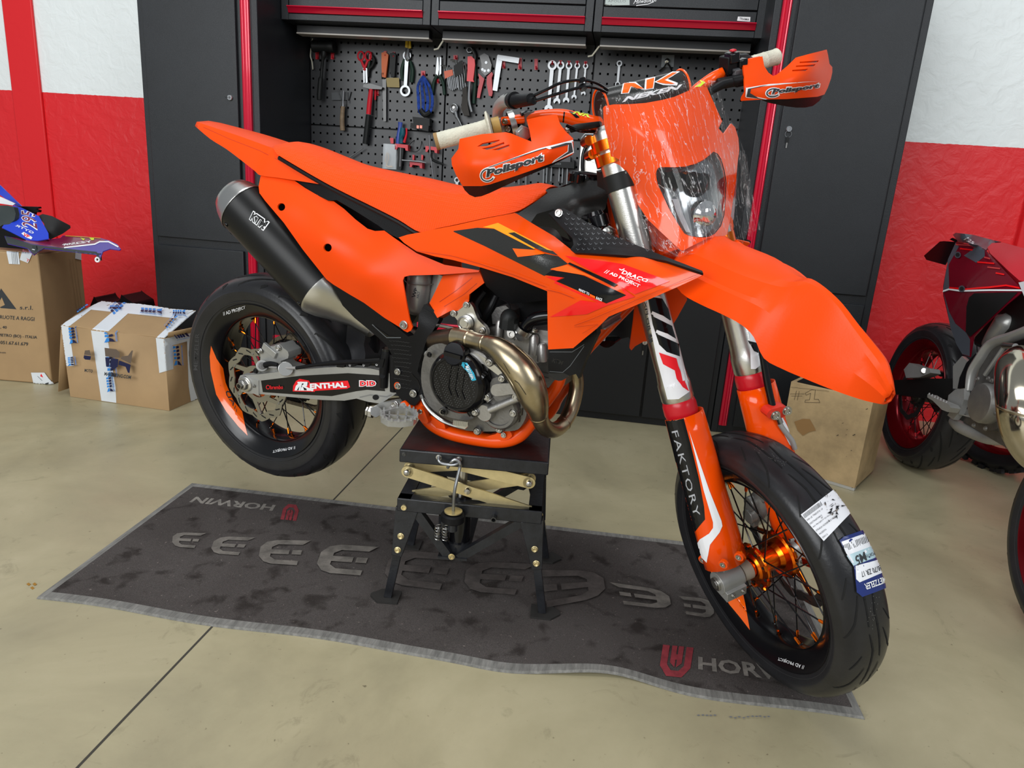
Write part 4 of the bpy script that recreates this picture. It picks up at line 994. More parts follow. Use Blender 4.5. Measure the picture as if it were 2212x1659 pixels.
# seam running along the bulge
P_, R_ = spline([BK.P(*q[:3]) for q in E2[4:13]], [rad(BK, BK.P(*q[:3]), q[3]) for q in E2[4:13]], 6); vw = (BK.I @ CAM)
for s in (1, -1):
    L = []
    for i, p in enumerate(P_):
        t = (P_[min(i + 1, len(P_) - 1)] - P_[max(i - 1, 0)]).normalized(); side = t.cross((vw - p).normalized()).normalized(); L.append(p + side * s * R_[i] * .86 + (vw - p).normalized() * R_[i] * .52)
    mb.tube(L, .0016, BRASS, 6, caps=False)
EXH = part(mb, 'exhaust_header')
for a in ([(1088, 785), (1101, 807)], [(1112, 822), (1120, 828), (1136, 852)]): line(EXH, a, 1.4, mat('stamped crease', (.12, .10, .07), .4, .8))
mb = MB(); tubeP(mb, BK, [(945, 703, -.125, 4), (960, 705, -.13, 4), (985, 711, -.135, 4)], STEEL, 10, 3); tubeP(mb, BK, [(985, 711, -.135, 1.5), (996, 710, -.14, 1.5), (992, 704, -.14, 1.5)], STEEL, 6); tubeP(mb, BK, [(950, 703, -.13, 1.8), (942, 706, -.13, 1.8)], BLACKG, 6)
part(mb, 'exhaust_spring')
mb = MB(); S0, S1 = PB(527, 450, -.100), PB(696, 629, -.088); ax = (S1 - S0).normalized(); r = .0635
up = V((0, 1, 0))
def oval(t, k, dy=0., a=1., b=1.16): return [S0 + (S1 - S0) * t + V((0, dy, 0)) + (((ax.cross(up)).normalized() * cos(2 * pi * i / 40) * b) + up * sin(2 * pi * i / 40) * a) * r * k for i in range(40)]
mb.grid([oval(t, 1) for t in (0, .5, 1)], BLACKM, closed=True)
sil = None
mb.grid([oval(1, 1.0), oval(1.004, 1.02), oval(1.02, 1.0), oval(1.10, .88, .006), oval(1.2, .68, .018), oval(1.34, .50, .04), oval(1.5, .45, .06)], ALUB, closed=True)
mb.grid([oval(.0, 1.03), oval(-.006, 1.03), oval(-.02, 1.0), oval(-.11, .86), oval(-.165, .72), oval(-.175, .64), oval(-.16, .55), oval(-.10, .50)], ALUB, closed=True, caps=True)
SIL = part(mb, 'silencer')
mb = MB()
for t, an in ((.05, 200), (.05, 240), (.97, 190), (.97, 235), (.05, 160)):
    mb = MB(); a = radians(an); n_ = ((ax.cross(up)).normalized() * cos(a) * 1.16 + up * sin(a)); p = S0 + (S1 - S0) * t + n_ * r; mb.lathe(p, n_, [(.006, -.002), (.006, .002), (.003, .0035), (0, .0035)], BLACKG, 14); part(mb, 'rivet', SIL)
# silencer lettering, drawn as outline letters
text(SIL, 'KTM', (538, 474), (569, 499), (583, 480), (547, 455), WHITE, bold=.10, shear=.0)
text(SIL, 'KTM', (539.5, 473.5), (568.5, 496.5), (580, 480.5), (547, 457.5), BLACKM, bold=.045, shear=.0)
# shock
mb = MB(); tubeP(mb, BK, [(907, 590, -.055, 25), (907, 600, -.055, 27), (905, 622, -.055, 27), (901, 650, -.055, 26), (899, 668, -.055, 24), (898, 676, -.055, 17)], SILVERP, 28, 2)
tubeP(mb, BK, [(958, 590, -.03, 22), (950, 640, -.03, 22), (945, 670, -.03, 20)], SILVERP, 20, 1); 
c = PB(907, 606, -.055); mb.lathe(c, (PB(905, 640, -.055) - c).normalized(), [(.0375, 0), (.0385, .001), (.0375, .003)], ALU, 28); mb.lathe(PB(905, 592, -.06), (0, -.3, 1), [(.016, 0), (.016, .008), (.008, .012), (0, .012)], STEEL, 12)
SHO = part(mb, 'shock_absorber'); text(SHO, 'WP', (897, 644), (902, 622), (896, 621), (889, 642), INKK, bold=.03); text(SHO, 'XACT', (904, 645), (907, 630), (902, 629), (899, 644), INKB)
mb = MB(); sheet(mb, BK, [(838, 560), (940, 560), (925, 640), (890, 700), (850, 690)], [(900, 640, .0)], BLACKP, 20, th=.04); part(mb, 'shock_linkage')

# ---- bodywork
mb = MB()
PAN = [(563, 380), (577, 379), (631, 388), (636, 390), (659, 406), (683, 420), (711, 433.5), (721, 435), (743, 451), (768, 474), (794, 494), (810, 499), (830, 498), (849, 512), (900, 547), (960, 572), (1035.7, 584), (1034, 587.5), (957, 593), (884, 595), (873, 598), (870, 606), (878, 655), (885, 692), (891, 706), (888, 714), (880, 718), (872, 714), (863.5, 707), (831, 687), (786, 654), (755, 636), (719, 614), (704.7, 603), (654, 539), (613, 481), (572.6, 433.5), (560.5, 417), (558.7, 402.6)]
LC = [(563, 380, -.088), (559, 410, -.106), (640, 395, -.085), (620, 450, -.122), (575, 440, -.118), (613, 481, -.130), (700, 435, -.092), (700, 520, -.145), (760, 480, -.10), (800, 505, -.104), (850, 520, -.112), (900, 555, -.120), (790, 600, -.152), (1035, 586, -.115), (704, 603, -.135), (740, 620, -.132), (870, 600, -.135), (890, 700, -.130), (860, 650, -.140), (820, 670, -.128), (654, 539, -.136), (960, 585, -.122)]
sheet(mb, BK, PAN, LC, ORANGE, 11, holes=[circle2(607.5, 447, 8.5), circle2(707.5, 535, 9)], th=.004, mirror=True)
SIDE = part(mb, 'side_panel', sharp=50)
for q, l in (((607.5, 447), -.104), ((707.5, 535), -.128)): part(MB().tube([PB(*q, l + .03), PB(*q, l + .012)], .017, BLACKP, 14), 'grommet', SIDE)
mb = MB()
SF = [(636, 390), (714, 401), (760, 425), (900, 493), (909, 503), (880, 516), (859, 514), (841, 505), (817, 487), (768, 456), (727, 432), (709, 433.5), (680, 419), (659, 406)]
sheet(mb, BK, SF, [(650, 398, -.080), (710, 415, -.088), (800, 465, -.092), (880, 508, -.10), (720, 402, -.085)], BLACKP, 10, th=.012, mirror=True)
sheet(mb, BK, [(700, 430), (770, 450), (850, 500), (850, 540), (740, 500), (700, 450)], [(770, 470, -.03)], BLACKP, 14, th=.06)
part(mb, 'subframe')
# seat
ed = [(592.6, 324), (600, 334), (636, 356), (675, 379), (714.6, 401), (760, 424), (807, 447), (860, 474), (907, 501), (945, 493), (980, 486), (1048, 471), (1112, 458), (1150, 438), (1183, 415)]
cr = [(594, 314), (612, 316), (650, 328), (700, 350), (742, 367), (790, 379), (840, 390), (880, 398), (935, 411), (975, 418), (1010, 420), (1060, 419), (1110, 414), (1150, 409), (1181, 408)]
el = [-.075, -.085, -.092, -.096, -.10, -.104, -.108, -.110, -.112, -.108, -.104, -.096, -.088, -.066, -.04]
cl = [-.045, -.055, -.060, -.064, -.066, -.068, -.070, -.070, -.068, -.066, -.062, -.056, -.050, -.044, -.034]
E_ = [PB(x, y, l) for (x, y), l in zip(ed, el)]; C_ = [PB(x, y, l) for (x, y), l in zip(cr, cl)]
rows = []
for i, (e, c) in enumerate(zip(E_, C_)):
    s = [e - V((0, -.012, .006)), e, e + (c - e) * .33 + V((0, -.004, 0)), e + (c - e) * .7 + V((0, -.003, 0)), c, c + V((0, .010, .002))]
    crown = .012 if 0 < i < 14 else .004
    mid = V((c.x, 0, c.z + crown)); s += [c + (mid - c) * .5 + V((0, 0, crown * .28))]
    full = s + [mid] + [mir(p) for p in s[::-1]]; rows.append(full)
# resample lengthways for smoothness
n = len(rows[0]); cols = [spline([r[j] for r in rows], [0] * len(rows), 4)[0] for j in range(n)]; rows = [[cols[j][i] for j in range(n)] for i in range(len(cols[0]))]
mb = MB().grid(rows, SEATM); 
sm_ = mat('seat ribbed vinyl', (.90, .068, .001), .5, spec=.2)
def seatmat():
    nt = sm_.node_tree; b = nt.nodes['Principled BSDF']; L = nt.links.new; tc = nt.nodes.new('ShaderNodeTexCoord'); mp = nt.nodes.new('ShaderNodeMapping'); mp.inputs['Scale'].default_value = (170, 170, 260); L(tc.outputs['Object'], mp.inputs[0])
    v = nt.nodes.new('ShaderNodeTexVoronoi'); v.inputs['Scale'].default_value = 1; v.inputs['Randomness'].default_value = .1; L(mp.outputs[0], v.inputs[0]); bp = nt.nodes.new('ShaderNodeBump'); bp.inputs['Strength'].default_value = .55; bp.inputs['Distance'].default_value = .002; L(v.outputs[0], bp.inputs['Height']); L(bp.outputs[0], b.inputs['Normal'])
seatmat(); mb.mats[0] = sm_
SEAT = part(mb, 'seat', sharp=70, fixn=True)
mb = MB().tube([p + V((0, .006, -.008)) for p in E_[1:]], .006, BLACKP, 8, 3).tube([mir(p + V((0, .006, -.008))) for p in E_[1:]], .006, BLACKP, 8, 3); part(mb, 'seat_base', SEAT)
# rear fender
tp_ = [(425, 263), (465, 276.5), (500, 288), (540, 302), (582, 317.5), (593, 322), (636, 350), (680, 376), (714, 396)]; bt_ = [(421, 272), (454, 300), (489, 322), (522, 347), (550, 369), (563, 379), (600, 384), (640, 390), (716, 402)]
tl = [-.040, -.050, -.056, -.060, -.062, -.070, -.080, -.086, -.090]; bl_ = [-.044, -.066, -.076, -.084, -.090, -.092, -.092, -.092, -.094]
rows = []
for i in range(9):
    a, b = PB(*tp_[i], tl[i]), PB(*bt_[i], bl_[i]); m_ = V((a.x, 0, a.z + .004)); h = a + (m_ - a) * .45
    midl = a + (b - a) * .45 + V((0, -.004 if 0 < i < 6 else 0, 0))
    s = [b + V((0, .006, 0)), b, midl, a, h]; rows.append(s + [m_] + [mir(p) for p in s[::-1]])
n = len(rows[0]); cols = [spline([r[j] for r in rows], [0] * 9, 3)[0] for j in range(n)]; rows = [[cols[j][i] for j in range(n)] for i in range(len(cols[0]))]
mb = MB().grid(rows, ORANGE); RF_ = part(mb, 'rear_fender', sharp=28, fixn=True, solid=.003)
line(RF_, [(440, 275), (495, 300), (560, 325), (640, 365), (716, 400)], 1.2, mat('paint crease', (.5, .035, .003), .4))
# tank
mb = MB()
TK = [(1112, 459), (1119, 461), (1150, 441), (1183, 417), (1178, 410), (1198, 406), (1220, 403), (1229, 395), (1262, 389), (1306, 383), (1316, 415), (1308, 450), (1290, 470), (1262, 490), (1238, 540), (1200, 514), (1160, 490), (1117, 463)]
sheet(mb, BK, TK, [(1115, 460, -.108), (1180, 414, -.045), (1230, 396, -.035), (1306, 384, -.02), (1200, 450, -.11), (1240, 430, -.10), (1300, 430, -.07), (1160, 480, -.13), (1238, 535, -.13), (1280, 470, -.09)], mat('satin black tank', (.011, .010, .009), .3, bump=.1, bscale=200, spec=.3), 9, th=.004, mirror=True)
sheet(mb, BK, [(1147, 480), (1160, 462), (1195, 452), (1208, 470), (1232, 520), (1215, 520), (1180, 502)], [(1180, 480, -.137)], BLACKG, 9, th=.004)
t0 = PB(1228, 396, -.035); t1 = PB(1306, 384, -.02); mb.grid([[V((p.x, y * q, p.z - .001)) for q in (-1, 0, 1)] for p, y in ((PB(1183, 414, -.04), .045), (t0, .04), (t1, .03))], BLACKP)
TANK = part(mb, 'fuel_tank', sharp=60)
mb = MB(); c = PB(1267, 392, 0.); r = rad(BK, c, 36); mb.lathe(c, (0, 0, 1), [(r * .9, -.03), (r * .95, -.004), (r, 0), (r, .012), (r * .93, .018), (r * .3, .020), (0, .020)], BLACKG, 16)
for k in range(8): a = 2 * pi * k / 8; mb.cyl(c + V((cos(a), sin(a), 0)) * r * .96 + V((0, 0, -.002)), c + V((cos(a), sin(a), 0)) * r * .96 + V((0, 0, .014)), .009, BLACKG, 10)
part(mb, 'tank_cap', TANK)
mb = MB()
tubeP(mb, BK, [(1258, 470, -.03, 3), (1285, 425, -.02, 3), (1305, 395, -.01, 3)], BLACKP, 8); tubeP(mb, BK, [(1263, 476, -.03, 2), (1290, 430, -.02, 2), (1310, 400, -.01, 2)], ALUB, 8)
c = PB(1290, 478, -.10); mb.lathe(c, (PB(1294, 492, -.10) - c).normalized(), [(.0, -.02), (.016, -.02), (.018, -.012), (.024, -.010), (.024, .012), (.020, .014), (.018, .02)], BLACKG, 16)
tubeP(mb, BK, [(1296, 495, -.10, 12), (1310, 500, -.10, 14), (1322, 505, -.09, 12)], ALUB, 18); part(mb, 'filler_cap'); mb = MB().tube([c + V((-.04, 0, .0)), c + V((.0, 0, .0))], .008, BLACKP, 10)
part(mb, 'radiator_filler'); mb = MB(); tubeP(mb, BK, [(1318, 420, .03, 10), (1328, 470, .03, 12), (1340, 540, .03, 12)], ORANGEP, 12, 2); part(mb, 'head_tube')
# radiators, guards and louvres
mb = MB()
RG = [(1184, 755), (1238, 752), (1257, 736), (1288, 709), (1290, 722), (1262, 782), (1256, 800), (1250, 818), (1244, 808), (1230, 812), (1218, 806), (1188, 806), (1184, 800)]
sheet(mb, BK, RG, [(1184, 780, -.185), (1240, 780, -.18), (1288, 712, -.20)], BLACKP, 9, th=.012, mirror=True, sm=0)
RG0 = mb; mb = MB(); sheet(mb, BK, [(1186, 806), (1222, 806), (1228, 812), (1214, 822), (1200, 821), (1188, 812)], [(1200, 812, -.175)], BLACKG, 7, th=.05, mirror=True, sm=2)
part(mb, 'radiator_duct'); mb = RG0
for k in range(4):
    for s in ((1, -1) if k == 9 else ()): mb.box((1.035 + k * .010, s * .12, .47 - k * .004), (.004, .10, .15), BLACKP, Matrix.Rotation(-.35, 3, 'Y'))
RAD = part(mb, 'radiator_guard', sharp=50); text(RAD, 'KTM', (1192, 782), (1214, 788), (1218, 780), (1196, 773), BLACKG, bold=.03)
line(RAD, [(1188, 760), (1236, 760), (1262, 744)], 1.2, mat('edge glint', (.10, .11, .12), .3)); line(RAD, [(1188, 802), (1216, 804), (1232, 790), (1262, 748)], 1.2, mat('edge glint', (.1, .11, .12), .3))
mb = MB()
for s in (1, -1):
    mb.box((1.00, s * .115, .52), (.03, .115, .17), ALUD, Matrix.Rotation(-.25, 3, 'Y'))
    for k in range(12): mb.box((1.017 - (k - 6) * .0035, s * .115, .52 + (k - 6) * .013), (.004, .105, .003), ALU, Matrix.Rotation(-.25, 3, 'Y'))
part(mb, 'radiator')
# shroud
SH = [(861, 513), (880, 507), (907, 502), (945, 494), (980, 487.5), (1048.7, 472), (1112, 460), (1117, 462), (1144, 479), (1198, 511), (1232, 538), (1241, 545), (1280, 547), (1329, 549), (1390, 554), (1438, 562), (1517, 588), (1519, 591), (1515, 596), (1469.5, 617), (1374.5, 659), (1315, 684), (1290, 709), (1257, 736), (1238, 752), (1184, 755), (1183, 700), (1182, 629), (1108, 599), (1040, 578), (980, 562), (940, 554), (900, 543), (873, 525)]
SC_ = [(861, 513, -.118), (907, 503, -.116), (980, 490, -.116), (1060, 474, -.118), (1115, 462, -.122), (1198, 512, -.150), (1232, 538, -.172), (1000, 545, -.140), (1080, 540, -.158), (1150, 560, -.180), (1250, 590, -.212), (1329, 550, -.200), (1438, 565, -.228), (1517, 590, -.245), (1400, 610, -.248), (1320, 640, -.245), (1240, 660, -.225), (1182, 640, -.185), (1100, 596, -.155), (1184, 755, -.188), (1238, 750, -.200), (1290, 705, -.222), (1374, 657, -.238), (940, 550, -.130), (1250, 700, -.214)]
mb = MB(); sheet(mb, BK, SH, SC_, ORANGEG, 11, th=.004, mirror=True)
SHR = part(mb, 'radiator_shroud', sharp=50)
Z = lambda X, Y: (1040 + X / 4.424, 420 + Y / 4.424); Y5 = lambda X, Y: (980 + X / 5.82, 340 + Y / 5.82)
poly(SHR, [Y5(*p) for p in ((0, 925), (300, 885), (510, 900), (1030, 1165), (1150, 1210), (1320, 1245), (1440, 1340), (1210, 1410), (1290, 1430), (1140, 1490), (400, 1120), (0, 935))], DECGRY)
poly(SHR, [Z(*p) for p in ((610, 770), (680, 722), (850, 745), (990, 780), (1385, 963), (1195, 1040), (720, 830), (797, 797))], DECBLK)
poly(SHR, [Y5(*p) for p in ((370, 880), (560, 825), (1250, 1180), (1180, 1165), (765, 945), (690, 955), (1030, 1145), (1010, 1155), (510, 897))], DECYEL)
poly(SHR, [Y5(*p) for p in ((765, 945), (1180, 1165), (1250, 1180), (1320, 1240), (1130, 1190), (1030, 1145), (690, 955))], DECGRY)
poly(SHR, [Y5(*p) for p in ((745, 1145), (1050, 1170), (1150, 1215), (985, 1235), (810, 1252))], DECOR2)
poly(SHR, [Z(*p) for p in ((665, 712), (820, 678), (850, 690), (1190, 850), (990, 775), (720, 730))], DECOR2)
poly(SHR, [Z(*p) for p in ((1385, 963), (1195, 1040), (860, 905), (720, 830), (700, 845), (1110, 1028), (955, 1010), (660, 1170), (1010, 1140), (1220, 1050), (1470, 975), (1330, 880), (1310, 865))], DECRED)
poly(SHR, [Z(*p) for p in ((800, 590), (1360, 672), (1800, 832), (1470, 950), (1100, 760))], DECRED)
poly(SHR, [Z(*p) for p in ((850, 655), (1305, 862), (1270, 886), (830, 668))], DECBLK)
poly(SHR, [Z(*p) for p in ((620, 782), (790, 795), (720, 828))], DECRED)
text(SHR, 'READY TO', Z(940, 918), Z(1040, 965), Z(1042, 940), Z(945, 900), WHITE, bold=.03); poly(SHR, [Z(1048, 950), Z(1098, 972), Z(1096, 992), Z(1046, 968)], DECOR2); text(SHR, 'RACE', Z(1105, 998), Z(1160, 1016), Z(1165, 992), Z(1110, 972), WHITE, bold=.03)
text(SHR, 'DRACO', Z(1345, 765), Z(1590, 845), Z(1610, 818), Z(1360, 728), WHITE, bold=.03, shear=.2); line(SHR, [Z(1330, 725), Z(1350, 735), Z(1375, 722)], 2, WHITE)
text(SHR, 'GRAPHIX', Z(1390, 795), Z(1530, 842), Z(1532, 832), Z(1392, 785), WHITE)
text(SHR, '//', Z(1180, 760), Z(1215, 775), Z(1238, 742), Z(1200, 730), WHITE, bold=.01); text(SHR, 'AD PROJECT', Z(1225, 782), Z(1515, 893), Z(1535, 862), Z(1250, 750), WHITE, bold=.03)
CREASE = mat('paint crease', (.5, .035, .003), .4)
line(SHR, [Z(635, 905), Z(760, 935), Z(900, 990)], 1.2, CREASE); line(SHR, [Z(905, 1239), Z(1060, 1180), Z(1480, 1000), Z(2080, 770)], 1.1, CREASE)
line(SHR, [(902, 542), (980, 553), (1040, 569), (1108, 590), (1182, 618)], 1.1, CREASE); line(SHR, [(1245, 703), (1295, 697), (1262, 717)], .8, CREASE)
# black wing above the shroud
WG = [(1184.7, 460.7), (1198, 454), (1216, 449), (1232, 457), (1266, 479), (1322.6, 508), (1379, 531), (1438, 554.5), (1517, 585), (1519, 590), (1438, 563), (1390, 555), (1329, 550), (1241, 546), (1232, 539), (1239, 528.5), (1236.6, 515)]
sheet_pts = [(1200, 456, -.150), (1240, 470, -.150), (1240, 515, -.180), (1300, 500, -.160), (1236, 535, -.186), (1320, 530, -.192), (1380, 535, -.195), (1438, 560, -.236), (1330, 548, -.212), (1517, 587, -.250)]
mb = MB(); sheet(mb, BK, WG, sheet_pts, BLACKP, 8, th=.006, mirror=True); WING = part(mb, 'shroud_wing', sharp=50)
for i in range(14):
    for j in range(8):
        x, y = 1212 + i * 13 + (j % 2) * 6 + j * 4, 462 + j * 11 + i * 1.2
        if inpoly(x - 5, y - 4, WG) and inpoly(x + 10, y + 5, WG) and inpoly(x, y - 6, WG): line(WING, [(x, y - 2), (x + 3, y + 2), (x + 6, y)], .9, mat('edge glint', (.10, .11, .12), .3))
mb = MB().bolt(PB(1207, 460, -.153), (0, -1, .3), .008); part(mb, 'wing_bolt', WING)
# ================================================================ THE ORANGE MOTORCYCLE: fork, fender, mask, handlebar
SD = V((1, 0, 0))
def forkpt(s, z, lead=LEAD): return V((WB, s * FL, -.014)) - PF * lead + SA * z
for s in (-1, 1):
    mb = MB()
    mb.lathe(forkpt(s, 0), SA, [(.026, .385), (.0325, .408), (.0340, .412), (.0340, .445), (.0325, .450), (.0305, .470), (.0305, .74), (.030, .90), (.0295, .965), (.026, .972), (.022, .972), (.020, .978), (0, .978)], ALUB, 40)
    mb.lathe(forkpt(s, 0), SA, [(.024, .1), (.024, .40)], CHROME, 24)
    o = part(mb, 'fork_tube', front=True)
    mb = MB().lathe(forkpt(s, 0), SA, [(.027, .370), (.0335, .373), (.0355, .380), (.0355, .398), (.033, .408), (.030, .411)], REDP, 36); part(mb, 'dust_seal', o)
    if s < 0:
        q = lambda l: [(x, y) for x, y in l]
        # white wrap with black and red emblem
        poly(o, [(1391, 640), (1399, 637), (1425, 640), (1445, 672), (1464, 735), (1480, 800), (1489, 846), (1466, 862), (1442, 863), (1420, 780), (1404, 700)], WHITEG)
        poly(o, [(1399, 639), (1403, 641), (1432, 655), (1438, 668), (1448, 690), (1446, 694), (1412, 674), (1409, 674), (1412, 684), (1451, 704), (1460, 733), (1458, 732), (1420, 716), (1418, 713), (1421, 722), (1466, 743), (1468, 770), (1440, 760), (1424, 744), (1410, 700)], BLACKG)
        poly(o, [(1403, 641), (1430, 645), (1443, 668), (1449, 692), (1410, 676)], BLACKG)
        line(o, [(1410, 676), (1430, 685), (1447, 697)], 6.5, WHITEG); line(o, [(1420, 716), (1440, 724), (1457, 735)], 6.5, WHITEG)
        poly(o, [(1424, 761), (1460, 774), (1464, 790), (1477, 822), (1487, 845), (1474, 836), (1461, 818), (1457, 800), (1448, 795), (1433, 786)], REDD)
        line(o, [(1467, 779), (1476, 821)], 5.5, WHITEG)
        text(o, 'XPLOR 48', (1392, 650), (1404, 742), (1410, 738), (1397, 650), INKK, bold=.02)
    else:
        poly(o, [(1616, 700), (1640, 718), (1641, 790), (1632, 797), (1622, 797), (1620, 745)], WHITEG); poly(o, [(1606, 700), (1640, 705), (1640, 727), (1626, 720), (1616, 712)], BLACKG); poly(o, [(1616, 736), (1640, 742), (1640, 764), (1628, 758)], BLACKG)
# triple clamps
mb = MB()
for z in (.915, .942):
    for s in (-1, 1):
        c = forkpt(s, z); mb.lathe(c, SA, [(.028, -.010), (.037, -.010), (.037, .010), (.028, .010)], ORANGEM, 28)
        mb.cyl(c + V((-.02, s * .035, .012)), c + V((-.05, s * .03, 0)), .010, ORANGEM, 14); mb.bolt(c + V((-.052, s * .028, 0)), (-1, 0, -.3), .006); mb.bolt(c + V((-.035, s * .034, 0)), (-.4, s, -.2), .006)
    a, b = forkpt(-1, z), forkpt(1, z); mb.beam(a + PF * -.012, b + PF * -.012, .05, .020, SA, ORANGEM)
for s in (-1, 1):
    c = forkpt(s, .69); mb.lathe(c, SA, [(.029, -.02), (.036, -.02), (.036, .02), (.029, .02)], ORANGEM, 28)
mb.beam(forkpt(-1, .69), forkpt(1, .69), .06, .035, SA, ORANGEM); mb.cyl(A0 + SA * .69, A0 + SA * .94, .016, ALUD)
part(mb, 'triple_clamp', front=True)
mb = MB()
for s in (-1, 1):
    c = forkpt(s, .868); part(MB().lathe(c, SA, [(.029, -.016), (.033, -.016), (.033, .016), (.029, .016)], TOOLB, 24).box(c + V((-.034, s * .01, 0)), (.03, .03, .032), TOOLB), 'mask_strap', front=True)
# lower legs: guards, axle lugs
mb = MB()
GR = [(1439, 897), (1442, 893), (1500, 881), (1519, 878), (1523, 881), (1535, 925), (1547, 975), (1565, 1060), (1583, 1130), (1602, 1192), (1604, 1200), (1600, 1212), (1590, 1210), (1578, 1216), (1572, 1226), (1556, 1228), (1543, 1222), (1525, 1214), (1514, 1206), (1512, 1195), (1498, 1150), (1482, 1085), (1466, 1015), (1452, 955)]
def guard_f(s):
    # curved cover: half cylinder wrapped round the leg, front facing
    def f(x, y): return 0
    return f
ang = [radians(a) for a in range(-112, 113, 16)]
def cover(s):
    rows = []
    for z, rr, ld in ((.04, .047, .018), (.10, .047, .016), (.20, .045, .012), (.28, .044, .010), (.34, .043, .009), (.378, .042, .008)):
        c = forkpt(s, z) + PF * ld
        rows.append([c + (PF * cos(a + (.25 * -s)) * rr * .80 + V((0, sin(a + (.25 * -s)), 0)) * rr) for a in ang])
    return rows
for s in (-1, 1):
    mb = MB().grid(cover(s), ORANGEG); o = part(mb, 'fork_guard', front=True, solid=.003, soff=0)
    if s < 0:
        poly(o, [(1437, 905), (1474, 893), (1492, 960), (1510, 1035), (1521, 1095), (1523, 1122), (1512, 1135), (1502, 1148), (1498, 1150), (1480, 1085), (1465, 1020), (1448, 950)], DECBLK)
        text(o, 'FAKTORY', (1451, 932), (1500, 1117), (1513, 1112), (1464, 929), mat('silver print', (.42, .43, .46), .3), spacing=1.2)
        poly(o, [(1488, 930), (1508, 990), (1532, 1060), (1558, 1125), (1560, 1136), (1554, 1150), (1534, 1176), (1527, 1215), (1512, 1200), (1506, 1175), (1512, 1165), (1532, 1152), (1540, 1140), (1540, 1128), (1520, 1060), (1502, 985)], WHITEG)
        for q in ((1519, 1208), (1563, 1218), (1597, 1202)):
            mb = MB(); p = PFk(*q, -.125) if q[0] < 1590 else PFk(*q, -.10)
            mb.lathe(p, (.5, -1, .1), [(.010, -.004), (.010, .003), (.005, .003)], ORANGEP, 14); mb.bolt(p, (.5, -1, .1), .008); part(mb, 'bolt', o)
    else:
        poly(o, [(1672, 885), (1686, 925), (1705, 960), (1716, 972), (1720, 966), (1700, 920), (1684, 890)], WHITEG)
for s in (-1, 1):
    mb = MB(); A_ = V((WB, s * FL, -.014))
    mb.tube([forkpt(s, .08), forkpt(s, .035), A_ + V((-.01, 0, .03))], [.026, .028, .026], SILVERP, 20)
    mb.cyl(A_ + V((0, s * .030, 0)), A_ + V((0, -s * .026, 0)), .025, SILVERP, 28)
    mb.box(A_ + V((.012, s * .002, -.018)), (.040, .05, .026), SILVERP); mb.box(A_ + V((-.02, s * -.004, .01)), (.04, .035, .04), SILVERP)
    mb.cyl(A_ + V((0, s * .036, 0)), A_ + V((0, s * .029, 0)), .015, STEEL, 20); mb.cyl(A_ + V((0, s * .038, 0)), A_ + V((0, s * .034, 0)), .010, ALUD, 6)
    for dy in (-.012, .014): mb.bolt(A_ + V((.033, s * dy, -.014)), (1, 0, -.1), .0055)
    part(mb, 'axle_clamp', front=True, bevel=.003)
# front brake, on the far side
mb = MB(); disc(mb, (0, 0, 0), .062, .130, .105, .004, STEEL, 9, .005)
for k in range(6): a = 2 * pi * k / 6; mb.beam((.04 * cos(a), .062, .04 * sin(a)), (.107 * cos(a + .3), .062, .107 * sin(a + .3)), .018, .004, (0, 1, 0), ORANGEM, w2=.012)
o = part(mb, 'front_brake_disc', RIMF); o.matrix_basis = Matrix.Translation(FWC)
mb = MB()
cc = FWC + V((-.105, .075, .045))
for dy, hh in ((-.020, .032), (.022, .030)):
    mb.tube([cc + V((-.01, dy, -.055)), cc + V((-.012, dy, -.03)), cc + V((0, dy, 0)), cc + V((.012, dy, .03)), cc + V((.02, dy, .052))], [.018, .027, .030, .027, .016], SILVERP, 16, 3, flat=.6, upv=(0, 1, 0))
mb.box(cc + V((.02, 0, .06)), (.03, .07, .025), SILVERP).box(cc + V((-.01, 0, -.05)), (.03, .06, .02), SILVERP)
for dz in (-.02, .02): mb.cyl(cc + V((.0, -.046, dz)), cc + V((.0, -.03, dz)), .017, SILVERP, 20)
mb.bolt(cc + V((.03, -.03, .05)), (0, -1, 0), .007)
part(mb, 'front_brake_caliper', front=True, bevel=.002)
def hp(x, y, o=.058):          # a point just in front of the left fork cover
    z = PFk(x, y, FL).z
    for _ in range(3): p = PFk(x, y, WB - (LEAD + (z + .014) * sin(RK)) / cos(RK) + o, 0); z = p.z
    return p
mb = MB(); mb.tube([hp(*q) for q in ((1644, 745), (1652, 795), (1660, 840), (1672, 890), (1678, 900))], [.0075] * 5, BLACKG, 12, 4); part(mb, 'hose_sleeve', front=True)
mb = MB(); mb.tube([hp(*q) for q in ((1680, 903), (1686, 918), (1697, 934), (1711, 952), (1717, 970))], [.0055] * 5, mat('grey hose', (.28, .27, .26), .5), 12, 4); mb.tube([hp(1679, 899), hp(1685, 914)], [.0068] * 2, STEEL, 12); part(mb, 'front_brake_hose', front=True)
xx = hp(1680, 893).x; mb = MB(); sheet(mb, FK, [(1656, 897), (1664, 886), (1678, 882), (1692, 878), (1704, 882), (1706, 890), (1694, 900), (1680, 906), (1664, 905)], [(1680, 893, xx + .008)], mat('red hose clamp', (.75, .03, .012), .4), 6, th=.02, ax=0, sm=3)
for q in ((1675, 897), (1700, 887)): mb.bolt(PFk(*q, xx + .010, 0), (1, -.3, .2), .010, mt=STEEL)
part(mb, 'hose_clamp', front=True)

